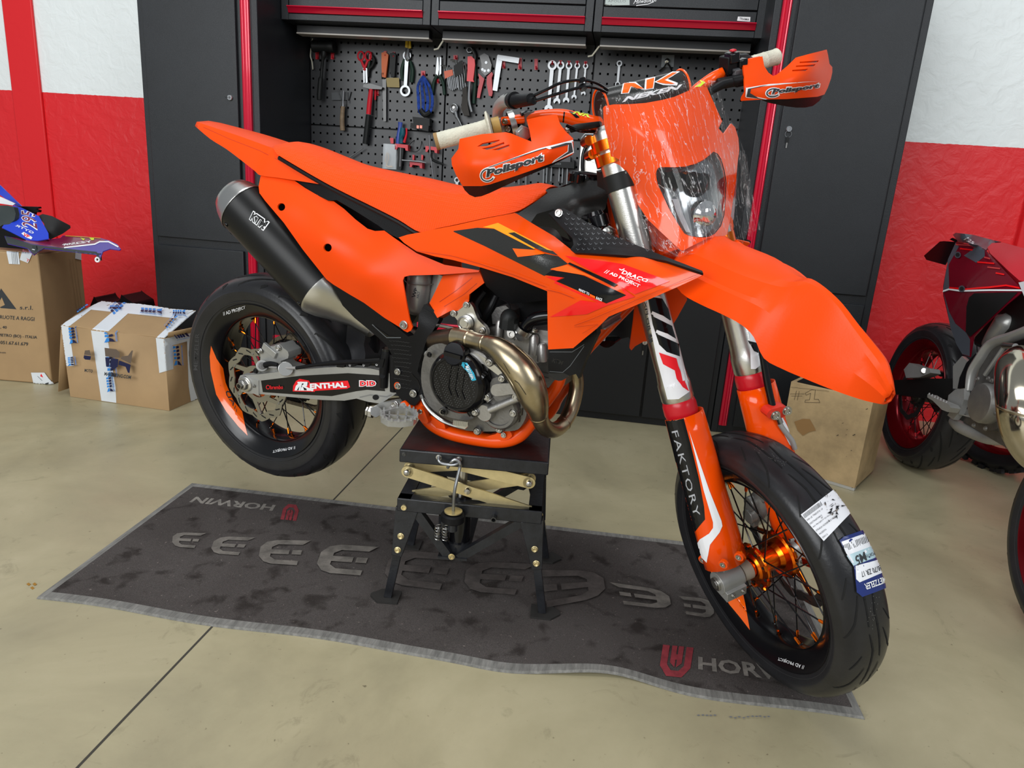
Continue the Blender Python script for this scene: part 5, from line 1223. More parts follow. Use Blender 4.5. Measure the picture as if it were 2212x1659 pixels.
# ---- front fender: lofted from its right edge, its crease and its centre
edge = [(1440, 590), (1472, 633), (1512, 657), (1560, 679), (1602, 702), (1628, 728), (1650, 774), (1690, 797), (1729, 814), (1780, 835), (1826, 852), (1870, 866), (1908, 874)]
elat = [-.09, -.100, -.100, -.094, -.086, -.084, -.080, -.072, -.065, -.055, -.042, -.024, -.008]
crs = [(1470, 540), (1488, 543), (1530, 562), (1584, 587), (1640, 607), (1690, 620), (1728, 618), (1765, 634), (1801, 668), (1832, 712), (1866, 760), (1895, 800), (1924, 852)]
clat = [-.052, -.045, -.045, -.045, -.035, -.025, -.015, -.010, -.010, -.011, -.013, -.012, -.004]
rows = []
for (e, el_, c, cl_) in zip(edge, elat, crs, clat):
    a = PFk(*e, el_); b = PFk(*c, cl_)
    rows.append((a, b))
XS = [b.x for a, b in rows]
R2 = []
for i, (a, b) in enumerate(rows):
    m_ = V((b.x, 0, b.z + .006)); g = a + (b - a) * .5 + V((0, -.004, .004)) 
    k1 = a + (b - a) * .80 + V((0, -.010, -.010)) * max(0, min(1, (7 - i) / 3))
    s = [a + V((0, .010, -.002)), a, g, k1, b, b + (m_ - b) * .5 + V((0, 0, .003))]
    R2.append(s + [m_] + [mir(p) for p in s[::-1]])
n = len(R2[0]); cols = [spline([r[j] for r in R2], [0] * len(R2), 3)[0] for j in range(n)]; R2 = [[cols[j][i] for j in range(n)] for i in range(len(cols[0]))]
mb = MB().grid(R2, ORANGE); FEN = part(mb, 'front_fender', front=True, sharp=22, fixn=True, solid=.003)
mb = MB()   # inner rear flap of the fender
sheet(mb, FK, [(1376, 640), (1368, 700), (1360, 752), (1364, 757), (1372, 748), (1390, 738), (1420, 735), (1440, 722), (1462, 688), (1484, 648), (1480, 600), (1390, 600)], [(1400, 620, 1.15), (1364, 755, 1.09), (1440, 720, 1.13)], ORANGE, 10, th=.004, ax=0); part(mb, 'fender_tail', FEN)

# ---- headlight mask
MK = [(1303, 233), (1306, 229), (1325.6, 225.5), (1360, 225), (1394, 222.5), (1430, 216), (1457, 209), (1480, 199), (1500, 190.6), (1515, 188), (1527, 188), (1538, 213), (1548, 235), (1560, 262), (1552, 277), (1563.5, 290), (1580, 267), (1588, 275), (1595, 298), (1597, 325), (1594, 345), (1590, 390), (1584, 430), (1578, 470), (1571, 506), (1562, 513), (1530, 514), (1489, 534), (1477, 541), (1470, 540), (1448, 520), (1420, 494), (1399, 474), (1380, 445), (1366, 421), (1350, 406), (1338, 396), (1329, 380), (1323, 360), (1318, 330), (1312, 300), (1304, 262)]
MC = [(1303, 232, 1.07), (1394, 222, 1.09), (1440, 214, 1.092), (1527, 188, 1.05), (1313, 300, 1.075), (1400, 300, 1.125), (1480, 290, 1.128), (1560, 262, 1.075), (1590, 280, 1.06), (1323, 362, 1.07), (1338, 396, 1.075), (1400, 350, 1.13), (1500, 340, 1.145), (1595, 330, 1.07), (1370, 420, 1.10), (1400, 400, 1.135), (1420, 450, 1.165), (1582, 430, 1.10), (1560, 440, 1.15), (1477, 540, 1.235), (1450, 500, 1.205), (1562, 512, 1.20), (1530, 512, 1.225), (1500, 420, 1.185), (1568, 380, 1.125)]
LN = [(1418, 375), (1421, 365), (1426, 362), (1457, 362.5), (1480, 361), (1502, 355), (1522, 345), (1541, 329), (1549, 333), (1557, 345), (1564, 370), (1568, 395), (1566, 430), (1563, 465), (1556, 488), (1543, 504), (1530, 511), (1512, 512), (1490, 509), (1479, 504), (1465, 482), (1447, 452), (1430, 415), (1421, 395)]
mb = MB(); sheet(mb, FK, MK, MC, ORANGEG, 10, holes=[LN], th=.0035, ax=0); MASK = part(mb, 'headlight_mask', front=True, sharp=50)
fm = rbf(MC); 
mb = MB(); LB = [(1500 + (x - 1500) * 1.35, 430 + (y - 430) * 1.2) for x, y in LN]; sheet(mb, FK, LB, lambda x, y: fm(x, y) - .022 - .02 * max(0, min(1, (1545 - x) / 60)), mat('headlight reflector', (.26, .27, .28), .2, .8, bump=.5, bscale=40), 9, th=.003, ax=0)
for q, r in (((1520, 464), .024), ((1505, 400), .020)):
    CH_ = CHROME if r > .022 else BLACKG
    c = PFk(*q, fm(*q) - .03, 0); mb.lathe(c, (1, 0, .15), [(r * 1.15, -.02), (r * 1.15, .004), (r, .006), (r * .8, .013), (r * .4, .017), (0, .018)], CH_, 28)
L = [(1452, 430), (1462, 462), (1476, 490), (1482, 502), (1492, 502), (1486, 488), (1474, 460), (1466, 430)]; sheet(mb, FK, L, lambda x, y: fm(x, y) - .022, mat('light guide', (.4, .4, .42), .3), 8, th=.012, ax=0)
for k in range(5): q = (1440 + k * 20, 385 + k * 2); mb.box(PFk(*q, fm(*q) - .03, 0), (.02, .012, .03), BLACKG)
mb.box(PFk(1500, 440, 1.10, 0), (.03, .10, .12), BLACKP)
part(mb, 'headlight', MASK)
GL = mat('clear plastic lens', (1, 1, 1), .03, trans=1., ior=1.2)
mb = MB(); sheet(mb, FK, LN, lambda x, y: fm(x, y) + .001, GL, 9, th=.002, ax=0); part(mb, 'headlight_lens', MASK)
line(MASK, LN, 2.2, BLACKG, closed=True)
mb = MB(); sheet(mb, FK, [(1565, 470), (1575, 466), (1583, 475), (1584, 500), (1575, 512), (1565, 505)], [(1575, 490, 1.14)], mat('red indicator', (.8, .12, .05), .3), 6, th=.02, ax=0, sm=2); mb.tube([PFk(1578, 500, 1.12, 0), PFk(1590, 540, 1.10, 0)], .008, BLACKP, 10); part(mb, 'loom_plug', MASK)
# wrinkled cling film around the mask
FILM = bpy.data.materials.new('clear stretch film'); FILM.use_nodes = True
nt = FILM.node_tree; b = nt.nodes['Principled BSDF']; b.inputs['Base Color'].default_value = (1, 1, 1, 1); b.inputs['Roughness'].default_value = .07; b.inputs['Alpha'].default_value = .13; b.inputs['Specular IOR Level'].default_value = 1.0
tc = nt.nodes.new('ShaderNodeTexCoord'); mp = nt.nodes.new('ShaderNodeMapping'); mp.inputs['Rotation'].default_value = (.5, 0, 0); mp.inputs['Scale'].default_value = (14, 85, 12); nt.links.new(tc.outputs['Object'], mp.inputs[0])
n1 = nt.nodes.new('ShaderNodeTexNoise'); n1.inputs['Scale'].default_value = 1.; n1.inputs['Detail'].default_value = 5; n1.inputs['Distortion'].default_value = .5; nt.links.new(mp.outputs[0], n1.inputs[0])
bp = nt.nodes.new('ShaderNodeBump'); bp.inputs['Strength'].default_value = 1.; bp.inputs['Distance'].default_value = .02; nt.links.new(n1.outputs[0], bp.inputs['Height']); nt.links.new(bp.outputs[0], b.inputs['Normal'])
rp = nt.nodes.new('ShaderNodeValToRGB'); e_ = rp.color_ramp.elements; e_[0].position = .488; e_[0].color = (0, 0, 0, 1); e_[1].position = .50; e_[1].color = (1, 1, 1, 1); e3 = rp.color_ramp.elements.new(.512); e3.color = (0, 0, 0, 1)  # thin opaque white streaks paint the highlights on the film's wrinkles
nt.links.new(n1.outputs[0], rp.inputs[0]); mm = nt.nodes.new('ShaderNodeMath'); mm.operation = 'MULTIPLY_ADD'; mm.inputs[1].default_value = .55; mm.inputs[2].default_value = .02; nt.links.new(rp.outputs[0], mm.inputs[0]); nt.links.new(mm.outputs[0], b.inputs['Alpha'])
random.seed(5)
FO = [(1296, 226), (1310, 210), (1350, 202), (1400, 196), (1440, 186), (1480, 174), (1520, 172), (1550, 174), (1554, 188), (1560, 220), (1575, 255), (1590, 272), (1602, 310), (1616, 360), (1626, 410), (1627, 450), (1622, 490), (1612, 510), (1603, 530), (1596, 520), (1580, 512), (1560, 520), (1530, 522), (1490, 545), (1470, 556), (1448, 548), (1420, 540), (1400, 520), (1392, 490), (1378, 450), (1362, 424), (1334, 398), (1320, 365), (1305, 300), (1294, 262)]
def ff(x, y):
    inside = inpoly(x, y, MK); return (fm(x, y) if inside or x < 1560 else fm(1565, y) - .0022 * (x - 1565)) + .0035 + .003 * sin(x * .35 + y * .11) * cos(y * .21 - x * .07)
mb = MB(); f_ = ff; v2, tr = tri2d(FO, 9)
Pp = [FK.P(x, y, f_(x, y), 0) for x, y in v2]; mb.add(Pp, tr, FILM)
# gathered, crumpled film below and beside the mask
for x0, y0, x1, y1, w in ((1392, 470, 1412, 530, 26), (1420, 520, 1470, 552, 26), (1596, 330, 1618, 500, 22), (1300, 215, 1420, 200, 16), (1430, 190, 1545, 178, 14), (1296, 240, 1310, 300, 14), (1480, 548, 1560, 520, 12)):
    for k in range(7):
        a = (x0 + random.gauss(0, w * .25), y0 + random.gauss(0, w * .25)); c = (x1 + random.gauss(0, w * .25), y1 + random.gauss(0, w * .25)); b_ = ((a[0] + c[0]) / 2 + random.gauss(0, w * .5), (a[1] + c[1]) / 2 + random.gauss(0, w * .4))
        pts = [a, b_, c]; Q = [FK.P(x, y, f_(x, y) + random.uniform(-.01, .012), 0) for x, y in pts]; Q2 = [FK.P(x + random.uniform(3, 9), y + random.uniform(-6, 6), f_(x, y) - random.uniform(.0, .03), 0) for x, y in pts]
        A_, _ = spline(Q, [0] * 3, 4); B_, _ = spline(Q2, [0] * 3, 4); mb.grid([A_, B_], FILM)
FILMO = part(mb, 'plastic_film', front=True, sharp=80)
o = FILMO; o['label'] = 'clear wrinkled stretch film wrapped round the headlight mask'

# ---- handlebar
gx, gz = .9302, .8840
mb = MB(); BAR = [V((gx, -.40, gz)), V((gx + .008, -.22, gz - .002)), V((gx + .03, -.16, gz - .006)), V((1.0, -.09, gz - .022)), V((1.005, -.04, gz - .026)), V((1.005, .04, gz - .026)), V((1.0, .09, gz - .022)), V((gx + .03, .16, gz - .006)), V((gx + .008, .22, gz - .002)), V((gx, .40, gz))]
tubeP(mb, FK, [(1085, 262, -.26, 9), (1130, 256, -.225, 10), (1170, 250, -.19, 12), (1215, 250, -.155, 14), (1255, 260, -.125, 15), (1300, 268, -.09, 15), (1340, 270, -.05, 15)], ORANGEG, 20, 5)
rb = [(1368, 262, 0., 15)]
tubeP(mb, FK, [(1340, 262, -.04, 14), (1420, 240, .04, 14), (1480, 215, .09, 13), (1510, 190, .125, 12.5), (1540, 168, .155, 12), (1565, 155, .19, 11), (1600, 140, .23, 9), (1640, 130, .28, 8)], ORANGEG, 20, 5)
HB = part(mb, 'handlebar', front=True)
for q in ((1219, 243, 1216, 268), (1562, 146, 1572, 166)): line(HB, [q[:2], q[2:]], 3, BLACKG)
poly(HB, [(1228, 240), (1240, 243), (1252, 254), (1244, 255)], BLACKG); text(HB, 'NK', (1236, 246), (1278, 256), (1284, 246), (1240, 240), DECGRN, bold=.03, shear=.3); poly(HB, [(1500, 189), (1515, 180), (1512, 174), (1524, 178), (1512, 188)], DECGRN)
mb = MB()   # right throttle grip
a, b = PFk(941, 306, -.40), PFk(1057, 276, -.295); d = (b - a).normalized(); rg = rad(FK, a, 17.5)
prof = [(.001, 0), (rg * .9, 0), (rg * 1.02, .004), (rg, .012)] + [(rg * (1 + (.03 if k % 2 else 0)), .014 + k * .0045) for k in range(22)] + [(rg * 1.05, .118), (rg * 1.1, .124), (rg * 1.9, .127), (rg * 2.0, .131), (rg * 1.5, .135), (rg * .9, .136)]
ll = (b - a).length; prof = [(r, h * ll / .130) for r, h in prof]; mb.lathe(a, d, prof, GRIPM, 28)
mb.cyl(b + d * .006, b + d * .022, rg * 1.05, mat('yellow brown collar', (.45, .28, .07), .5), 24)
mb.tube([a + d * -.001, a + d * .006], [rg * 1.04, rg * 1.04], mat('worn grip end', (.30, .18, .07), .8), 20)
part(mb, 'throttle_grip', HB)
mb = MB()   # left grip
a, b = PFk(1680, 122, .40), PFk(1585, 150, .285); d = (b - a).normalized(); rg = rad(FK, a, 16.5)
ll = (b - a).length
mb.lathe(a, d, [(r, h * ll) for r, h in [(.001, 0), (rg * .92, 0), (rg * 1.06, .03), (rg, .08), (rg, .3), (rg * 1.04, .31), (rg, .32), (rg, .5), (rg * 1.04, .51), (rg, .52), (rg, .7), (rg, .82), (rg * 1.7, .85), (rg * 1.8, .88), (rg * 1.3, .92), (rg * .9, .93)]], GRIPM, 28); part(mb, 'clutch_grip', HB)
mb = MB()   # throttle housing with elbow and boot
tubeP(mb, FK, [(1079, 288, -.262, 13), (1079, 270, -.262, 13), (1075, 250, -.262, 12), (1078, 232, -.262, 13), (1090, 220, -.262, 14.5), (1103, 217, -.262, 16)], SILVERP, 18, 5)
tubeP(mb, FK, [(1083, 292, -.258, 16), (1085, 276, -.256, 17), (1086, 262, -.254, 12)], SILVERP, 18, 3)
mb.bolt(PFk(1091, 262, -.262), (.6, -.8, 0), .006); mb.bolt(PFk(1097, 278, -.255), (.6, -.8, 0), .006)
tubeP(mb, FK, [(1100, 217, -.260, 17), (1112, 217, -.258, 18)], BLACKP, 20, 2)
tubeP(mb, FK, [(1112, 217, -.258, 16), (1130, 216, -.25, 15), (1147, 213, -.245, 13)], BLACKP, 20, 3, flat=.85); tubeP(mb, FK, [(1112, 224, -.258, 10), (1150, 218, -.245, 9), (1153, 218, -.244, 7)], BLACKP, 14, 2)
part(mb, 'throttle_housing', HB)
mb = MB()
tubeP(mb, FK, [(1145, 210, -.245, 3.2), (1180, 194, -.22, 3.2), (1215, 178, -.19, 3.2), (1258, 173, -.15, 3.2), (1290, 180, -.11, 3.2), (1320, 200, -.07, 3.2)], BLACKG, 10)
tubeP(mb, FK, [(1152, 219, -.243, 3.2), (1200, 204, -.21, 3.2), (1240, 192, -.17, 3.2), (1270, 187, -.14, 3.2), (1300, 195, -.1, 3.2), (1330, 215, -.06, 3.2)], BLACKG, 10)
mb.cyl(PFk(1256, 169, -.15), PFk(1258, 177, -.15), .007, BLACKG, 10).cyl(PFk(1257, 185, -.15), PFk(1261, 193, -.15), .007, BLACKG, 10)
part(mb, 'throttle_cables', HB)
mb = MB()
tubeP(mb, FK, [(1296, 268, -.10, 6), (1270, 272, -.13, 7), (1245, 276, -.155, 8), (1232, 280, -.165, 7)], TOOLB, 14, 4); mb.bolt(PFk(1226, 281, -.17), (0, -1, 0), .008)
tubeP(mb, FK, [(1308, 276, -.08, 3.5), (1280, 284, -.11, 3.5), (1250, 282, -.15, 3.5), (1225, 272, -.18, 3.5)], BLACKG, 10)
part(mb, 'brake_line', HB)
mb = MB(); tubeP(mb, FK, [(1095, 282, -.25, 16), (1112, 276, -.235, 16), (1128, 270, -.222, 15)], BLACKP, 18, 2)
c = PFk(1107, 270, -.24); dd = (PFk(1128, 264, -.22) - c).normalized(); mb.lathe(c, dd, [(.026, -.006), (.0275, -.006), (.0275, .006), (.026, .006)], ALUB, 24); mb.box(PFk(1112, 281, -.232), (.012, .012, .018), ALUB); mb.bolt(PFk(1114, 282, -.24), (.7, -.6, 0), .006)
mb.box(PFk(1140, 254, -.215), (.022, .022, .024), ALUD); tubeP(mb, FK, [(1125, 248, -.23, 5), (1145, 241, -.21, 4), (1165, 248, -.19, 3)], BLACKG, 8)
sheet(mb, FK, [(1118, 300), (1128, 284), (1141, 271), (1146, 290), (1149, 306), (1140, 307)], [(1135, 290, .985)], BLACKP, 6, th=.012, ax=0); mb.lathe(PFk(1129, 289, .99, 0), (1, -.2, .2), [(.016, 0), (.016, .004), (.011, .005), (.011, .012), (.0, .012)], ALUB, 6)
part(mb, 'brake_lever_mount', HB)
mb = MB(); c = PFk(1573, 140, .195); mb.box(c, (.032, .024, .034), BLACKP).box(c + V((.008, .002, .014)), (.024, .022, .020), BLACKG); mb.box(c + V((.008, .004, .027)), (.012, .011, .005), TOOLR); mb.box(c + V((.012, .022, -.002)), (.02, .02, .022), BLACKG)
mb.cyl(PFk(1548, 182, .155), PFk(1604, 172, .205), .011, BLACKP, 16); mb.box(PFk(1590, 158, .212), (.036, .034, .022), mat('grey reservoir', (.09, .085, .09), .5)).box(PFk(1589, 147, .212), (.039, .037, .007), mat('dark lid', (.04, .04, .045), .5)); mb.box(PFk(1592, 174, .20), (.03, .022, .02), BLACKP)
tubeP(mb, FK, [(1530, 200, .13, 8), (1560, 182, .16, 10), (1585, 176, .18, 9)], BLACKP, 14, 3); mb.tube([PFk(1590, 130, .22), PFk(1608, 128, .25), PFk(1625, 140, .28)], .012, BLACKP, 10)
part(mb, 'clutch_master_cylinder', HB, bevel=.003)
# bar pad
mb = MB()
pa, pb_ = V((1.045, -.105, .930)), V((1.045, .105, .930))
PAD = [(1283, 170 + 60), (1287, 205), (1305, 190), (1330, 183), (1400, 168), (1455, 155), (1478, 158), (1490, 175), (1493, 200), (1480, 215), (1400, 235), (1310, 250), (1300, 256), (1287, 250)]
rowsP = []
for y in (-.092, -.087, 0, .087, .092):
    kk = .9 if abs(y) > .09 else 1
    rowsP.append([V((1.005, y, .886)) + V((cos(a) * .031, 0, sin(a) * .038)) * kk for a in [2 * pi * i / 28 for i in range(28)]])
mb.grid(rowsP, DECGRY, closed=True, caps=True)
for k_ in range(len(mb.f) - 2, len(mb.f)): mb.m[k_] = mb.mi(TOOLB)
for y in (-.093, .093): mb.tube([V((1.005 + cos(a) * .032, y, .886 + sin(a) * .039)) for a in [2 * pi * i / 28 for i in range(29)]], .0022, DECORG, 8, caps=False)
PADO = part(mb, 'bar_pad', HB, fixn=True)
poly(PADO, [(1285, 182), (1333, 178), (1400, 163), (1400, 156), (1360, 160), (1300, 178)], WHITE)
NKo = lambda X, Y: (1280 + X / 3.95, 140 + Y / 3.95)
W_ = [[(240, 250), (262, 150), (370, 150), (440, 210), (450, 120), (535, 105), (520, 205), (450, 215), (330, 190), (310, 245)], [(525, 150), (680, 62), (745, 62), (640, 125), (725, 155), (720, 178), (600, 175)]]
for L in W_: poly(PADO, [NKo(*p) for p in L], WHITE)
for L in ([(250, 245), (270, 160), (355, 160), (435, 205), (380, 205), (325, 185), (300, 240)], [(455, 210), (460, 135), (525, 115), (510, 200)], [(540, 150), (680, 75), (720, 72), (610, 135), (700, 165), (620, 165)]): poly(PADO, [NKo(*p) for p in L], DECOR2)
text(PADO, 'NEKEN', NKo(245, 322), NKo(750, 205), NKo(762, 168), NKo(262, 280), WHITE, bold=.05, shear=.25)
# handguards
HGR = [(975, 342), (990, 322), (993, 300), (1040, 290), (1092, 285.5), (1104, 288), (1118, 294), (1148, 306), (1144, 280), (1138, 258), (1165, 252), (1203, 247), (1210, 268), (1222, 284), (1238, 299), (1239.5, 330), (1236, 334), (1191, 353), (1120, 378), (1060, 398), (1040, 402), (999, 402), (985, 378), (976, 356)]
HC = [(975, 345, .965), (993, 302, .985), (1010, 360, 1.030), (1090, 287, 1.030), (1100, 330, 1.065), (1148, 306, 1.045), (1138, 258, 1.015), (1203, 248, 1.035), (1238, 300, 1.068), (1239, 330, 1.073), (1180, 330, 1.085), (1190, 353, 1.078), (1120, 376, 1.075), (1050, 400, 1.045), (999, 402, .990), (1040, 370, 1.050), (1050, 320, 1.035)]
ZR = lambda X, Y: (900 + X / 3.95, 80 + Y / 3.95)
vents = [[ZR(*p) for p in ((515, 935), (560, 905), (705, 875), (712, 882), (600, 930))], [ZR(*p) for p in ((555, 950), (650, 930), (745, 895), (750, 910), (650, 950), (600, 962))], [ZR(*p) for p in ((640, 962), (700, 945), (790, 915), (795, 930), (700, 965))]]
mb = MB(); sheet(mb, FK, HGR, HC, ORANGE, 8, holes=vents, th=.004, ax=0); HR = part(mb, 'hand_guard', front=True, sharp=40)
fh = rbf(HC)
mb = MB(); sheet(mb, FK, [(999, 402), (1040, 402), (1060, 398), (1120, 378), (1191, 353), (1236, 335), (1191, 358), (1120, 388), (1058, 417), (1040, 424), (1026, 426), (1014, 421), (1004, 411)], lambda x, y: fh(x, y) - .0009 * max(0, y - (402 - (max(0, x - 1050)) * .36)), BLACKP, 7, th=.004, ax=0); part(mb, 'guard_lip', HR)
def poliwords(o, bl, br, h):
    d = V((br[0] - bl[0], br[1] - bl[1])).normalized(); n = V((d.y, -d.x))
    def sh(p, a, b): return (p[0] + d.x * a + n.x * b, p[1] + d.y * a + n.y * b)
    c = sh(bl, 4, h * .42)
    line(o, [(c[0] + d.x * cos(t) * 14 + n.x * sin(t) * h * .66, c[1] + d.y * cos(t) * 14 + n.y * sin(t) * h * .66) for t in [radians(q) for q in range(35, 330, 15)]], 6, WHITE)
    text(o, 'Polisport', sh(bl, -2, -2), sh(br, 3, -2), sh(br, 3, h + 2), sh(bl, -2, h + 2), WHITE, bold=.09, shear=.25)
    line(o, [(c[0] + d.x * cos(t) * 14 + n.x * sin(t) * h * .66, c[1] + d.y * cos(t) * 14 + n.y * sin(t) * h * .66) for t in [radians(q) for q in range(40, 325, 15)]], 2.4, INKK)
    text(o, 'Polisport', bl, br, sh(br, 0, h), sh(bl, 0, h), INKK, bold=.05, shear=.25)
line(HR, [ZR(*p) for p in ((600, 1118), (820, 1040), (1040, 960), (1330, 885))], 3.2, WHITE); line(HR, [ZR(*p) for p in ((600, 1118), (820, 1040), (1050, 965), (1280, 902))], 1.6, INKK)
poly(HR, [ZR(*p) for p in ((1100, 948), (1270, 898), (1325, 895), (1340, 985), (1150, 1075), (1170, 1050), (1285, 975), (1290, 920), (1130, 960))], WHITE)
poly(HR, [ZR(*p) for p in ((1140, 945), (1270, 905), (1318, 902), (1332, 978), (1160, 1064), (1290, 978), (1295, 918), (1150, 955))], INKK)
poliwords(HR, (1052, 386), (1177, 350), 19)
HGL = [(1604, 133), (1620, 128), (1647, 121.5), (1651, 143), (1660, 157), (1670, 164), (1678, 161), (1700, 143), (1719, 124.5), (1750, 116), (1786, 107), (1789, 120), (1792, 138), (1798, 145), (1798, 156), (1795, 170), (1788, 190), (1781, 204), (1766, 209), (1700, 214), (1645, 215), (1601, 218), (1602, 212), (1609, 200), (1608, 165)]
HL = [(1604, 133, 1.035), (1647, 122, 1.03), (1605, 213, 1.073), (1609, 195, 1.08), (1670, 165, 1.06), (1660, 200, 1.085), (1719, 125, 1.03), (1720, 170, 1.075), (1786, 107, .995), (1798, 150, .97), (1788, 190, .985), (1760, 150, 1.05), (1750, 205, 1.04), (1700, 212, 1.07)]
ZL = lambda X, Y: (1600 + X / 5.027, Y / 5.027)
ventsL = [[ZL(*p) for p in L] for L in (((640, 670), (850, 657), (835, 675), (640, 685)), ((600, 712), (815, 698), (795, 718), (600, 727)), ((560, 758), (735, 746), (705, 768), (560, 774)))]
mb = MB(); sheet(mb, FK, HGL, HL, ORANGE, 8, holes=ventsL, th=.004, ax=0); HLo = part(mb, 'hand_guard', front=True, sharp=40)
fl = rbf(HL); mb = MB(); sheet(mb, FK, [(1645, 216), (1700, 215), (1766, 209.5), (1780, 204.5), (1770, 218), (1756, 229), (1740, 232.5), (1720, 232.5), (1699, 230), (1660, 222)], lambda x, y: fl(x, y) - .0009 * max(0, y - 212), BLACKP, 7, th=.004, ax=0); part(mb, 'guard_lip', HLo)
poly(HLo, [ZL(*p) for p in ((55, 955), (300, 915), (850, 878), (560, 905), (150, 950), (100, 965), (95, 1010), (170, 1050), (330, 1085), (60, 1058), (50, 1050))], WHITE)
poly(HLo, [ZL(*p) for p in ((78, 965), (250, 930), (600, 895), (300, 925), (110, 965), (100, 1010), (190, 1062), (260, 1080), (62, 1050))], INKK)
poliwords(HLo, (1666, 206), (1770, 191), 12)
# ================================================================ LIFT STAND
STF = Frame(Matrix.Translation((-.315, 1.735, 0)) @ Matrix.Rotation(.083, 4, 'Z'))
STAND = empty('lift_stand', 'black steel scissor lift stand with gold links, standing on the dark mat under the motorcycle', 'stand', M=STF.M)
q = lambda x, y, l=-.15, ax=1: STF.P(x, y, l, ax)
STB = mat('black stand paint', (.016, .017, .02), .3, bump=.3, bscale=90, var=.3, vscale=20); WORN = mat('worn black plate', (.028, .022, .022), .3, bump=.4, bscale=60, col2=(.05, .012, .012), vscale=11)
def sp(mb, name, parent=None, **k): return mb.build(name, parent or STAND, **k)
zt = .424
mb = MB().box2((-.182, -.15, zt - .034), (.182, .15, zt), STB).add([(-.178, -.146, zt + .0006), (.178, -.146, zt + .0006), (.178, .146, zt + .0006), (-.178, .146, zt + .0006)], [(0, 1, 2, 3)], WORN)
sp(mb, 'top_plate', bevel=.003)
fz = q(1010, 1090).z; fa, fb = q(858, 1080).x, q(1172, 1100).x; ft, fbm = fz, fz - .034
mb = MB().box2((fa, -.152, fbm), (fb, -.148, ft)).box2((fa, .148, fbm), (fb, .152, ft)).box2((fa, -.15, fbm), (fa + .004, .15, ft)).box2((fb - .004, -.15, fbm), (fb, .15, ft))
mb.box2((fa, -.15, ft - .004), (fb, -.118, ft)).box2((fa, .118, ft - .004), (fb, .15, ft)).box2((fa, -.15, ft - .004), (fa + .035, .15, ft)).box2((fb - .035, -.15, ft - .004), (fb, .15, ft))
mb.mats = [STB]; mb.m = [0] * len(mb.f); sp(mb, 'base_frame', bevel=.002)
lp, rp_ = q(880, 1019, -.13), q(1143, 1043, -.13); tz = zt - .034
L_ = V((lp.x, 0, (lp.z + rp_.z) / 2)); R_ = V((rp_.x, 0, L_.z))
def arm(a, b, y, w=.030):
    m_ = MB(); a = V((a.x, y, a.z)); b = V((b.x, y, b.z)); m_.beam(a, b, w, .005, (0, 1, 0), ZINC, w2=w * .9); m_.lathe(a - V((0, .0025, 0)), (0, 1, 0), [(0, 0), (w / 2, 0), (w / 2, .005), (0, .005)], ZINC, 24)
    m_.lathe(a - V((0, .003, 0)), (0, -1, 0), [(.009, 0), (.009, .004), (.007, .010), (.003, .012), (0, .012)], STEEL, 18); sp(m_, 'scissor_arm')
for y in (-.128, .128):
    arm(L_, V((fb - .03, 0, ft - .012)), y); arm(R_, V((-.10, 0, tz + .008)), y)
for y in (-.100, .100):
    arm(R_, V((fa + .03, 0, ft - .012)), y); arm(L_, V((.10, 0, tz + .008)), y)
m_ = MB(); c = q(1010, 1060, -.131); m_.lathe(c, (0, -1, 0), [(.009, 0), (.009, .004), (.007, .008), (0, .009)], STEEL, 16)
for s in (L_, R_): m_.cyl((s.x, -.12, s.z), (s.x, .12, s.z), .007, STEEL, 12)
sp(m_, 'cross_rod')
# hydraulic jack in the middle
m_ = MB(); jc = V((q(994, 1130, -.10).x, -.100, 0)); bz = q(980, 1186, -.1).z
m_.cyl((jc.x, jc.y, bz), (jc.x, jc.y, ft + .005), .027, BLACKG, 28).cyl((jc.x, jc.y, bz + .0), (jc.x, jc.y, bz + .03), .033, STB, 24).cyl((jc.x, jc.y, ft), (jc.x, jc.y, tz), .013, STEEL, 20).box((jc.x + .03, .0, tz - .03), (.06, .07, .05), STB)
j2 = V((q(979, 1110, -.176).x, -.176, 0)); m_.lathe((j2.x, j2.y, ft - .035), (0, 0, 1), [(0, 0), (.027, 0), (.030, .003), (.030, .018), (.026, .022), (0, .022)], BLACKP, 14); m_.cyl((j2.x, j2.y, ft - .06), (j2.x, j2.y, ft - .035), .012, STB, 14); m_.cyl((jc.x - .04, -.118, bz + .02), (jc.x - .04, -.118, ft - .05), .013, STB, 14)
m_.lathe((j2.x, j2.y, ft - .010), (0, 0, 1), [(0, 0), (.022, 0), (.022, .003), (.004, .003)], ZINC, 28)
for s in (-.018, -.036):
    m_.tube([(j2.x + s + .007 * cos(a), j2.y + .0 + .007 * sin(a), ft - .05 - a * .0012) for a in [i * .6 for i in range(55)]], .0013, STEEL, 6, caps=False)
sp(m_, 'hydraulic_jack')
m_ = MB(); m_.tube([(j2.x, j2.y, ft - .01), (j2.x + .002, j2.y - .01, ft + .05), q(993, 1012, -.165), q(994, 1003, -.168), q(990, 995, -.168), q(982, 993, -.168), q(975, 998, -.168), q(967, 1010, -.16)], .004, TOOLS_, 10, 5)
m_.tube([q(948, 987, -.158), q(948, 995, -.165), q(955, 1001, -.167), q(970, 1004, -.167), q(984, 1003, -.167), q(991, 998, -.163), q(991.5, 990, -.156)], .0038, TOOLS_, 10, 5)
m_.bolt(q(948, 988), (0, -1, 0), .007).bolt(q(991.5, 992), (0, -1, 0), .007); sp(m_, 'crank_hook')
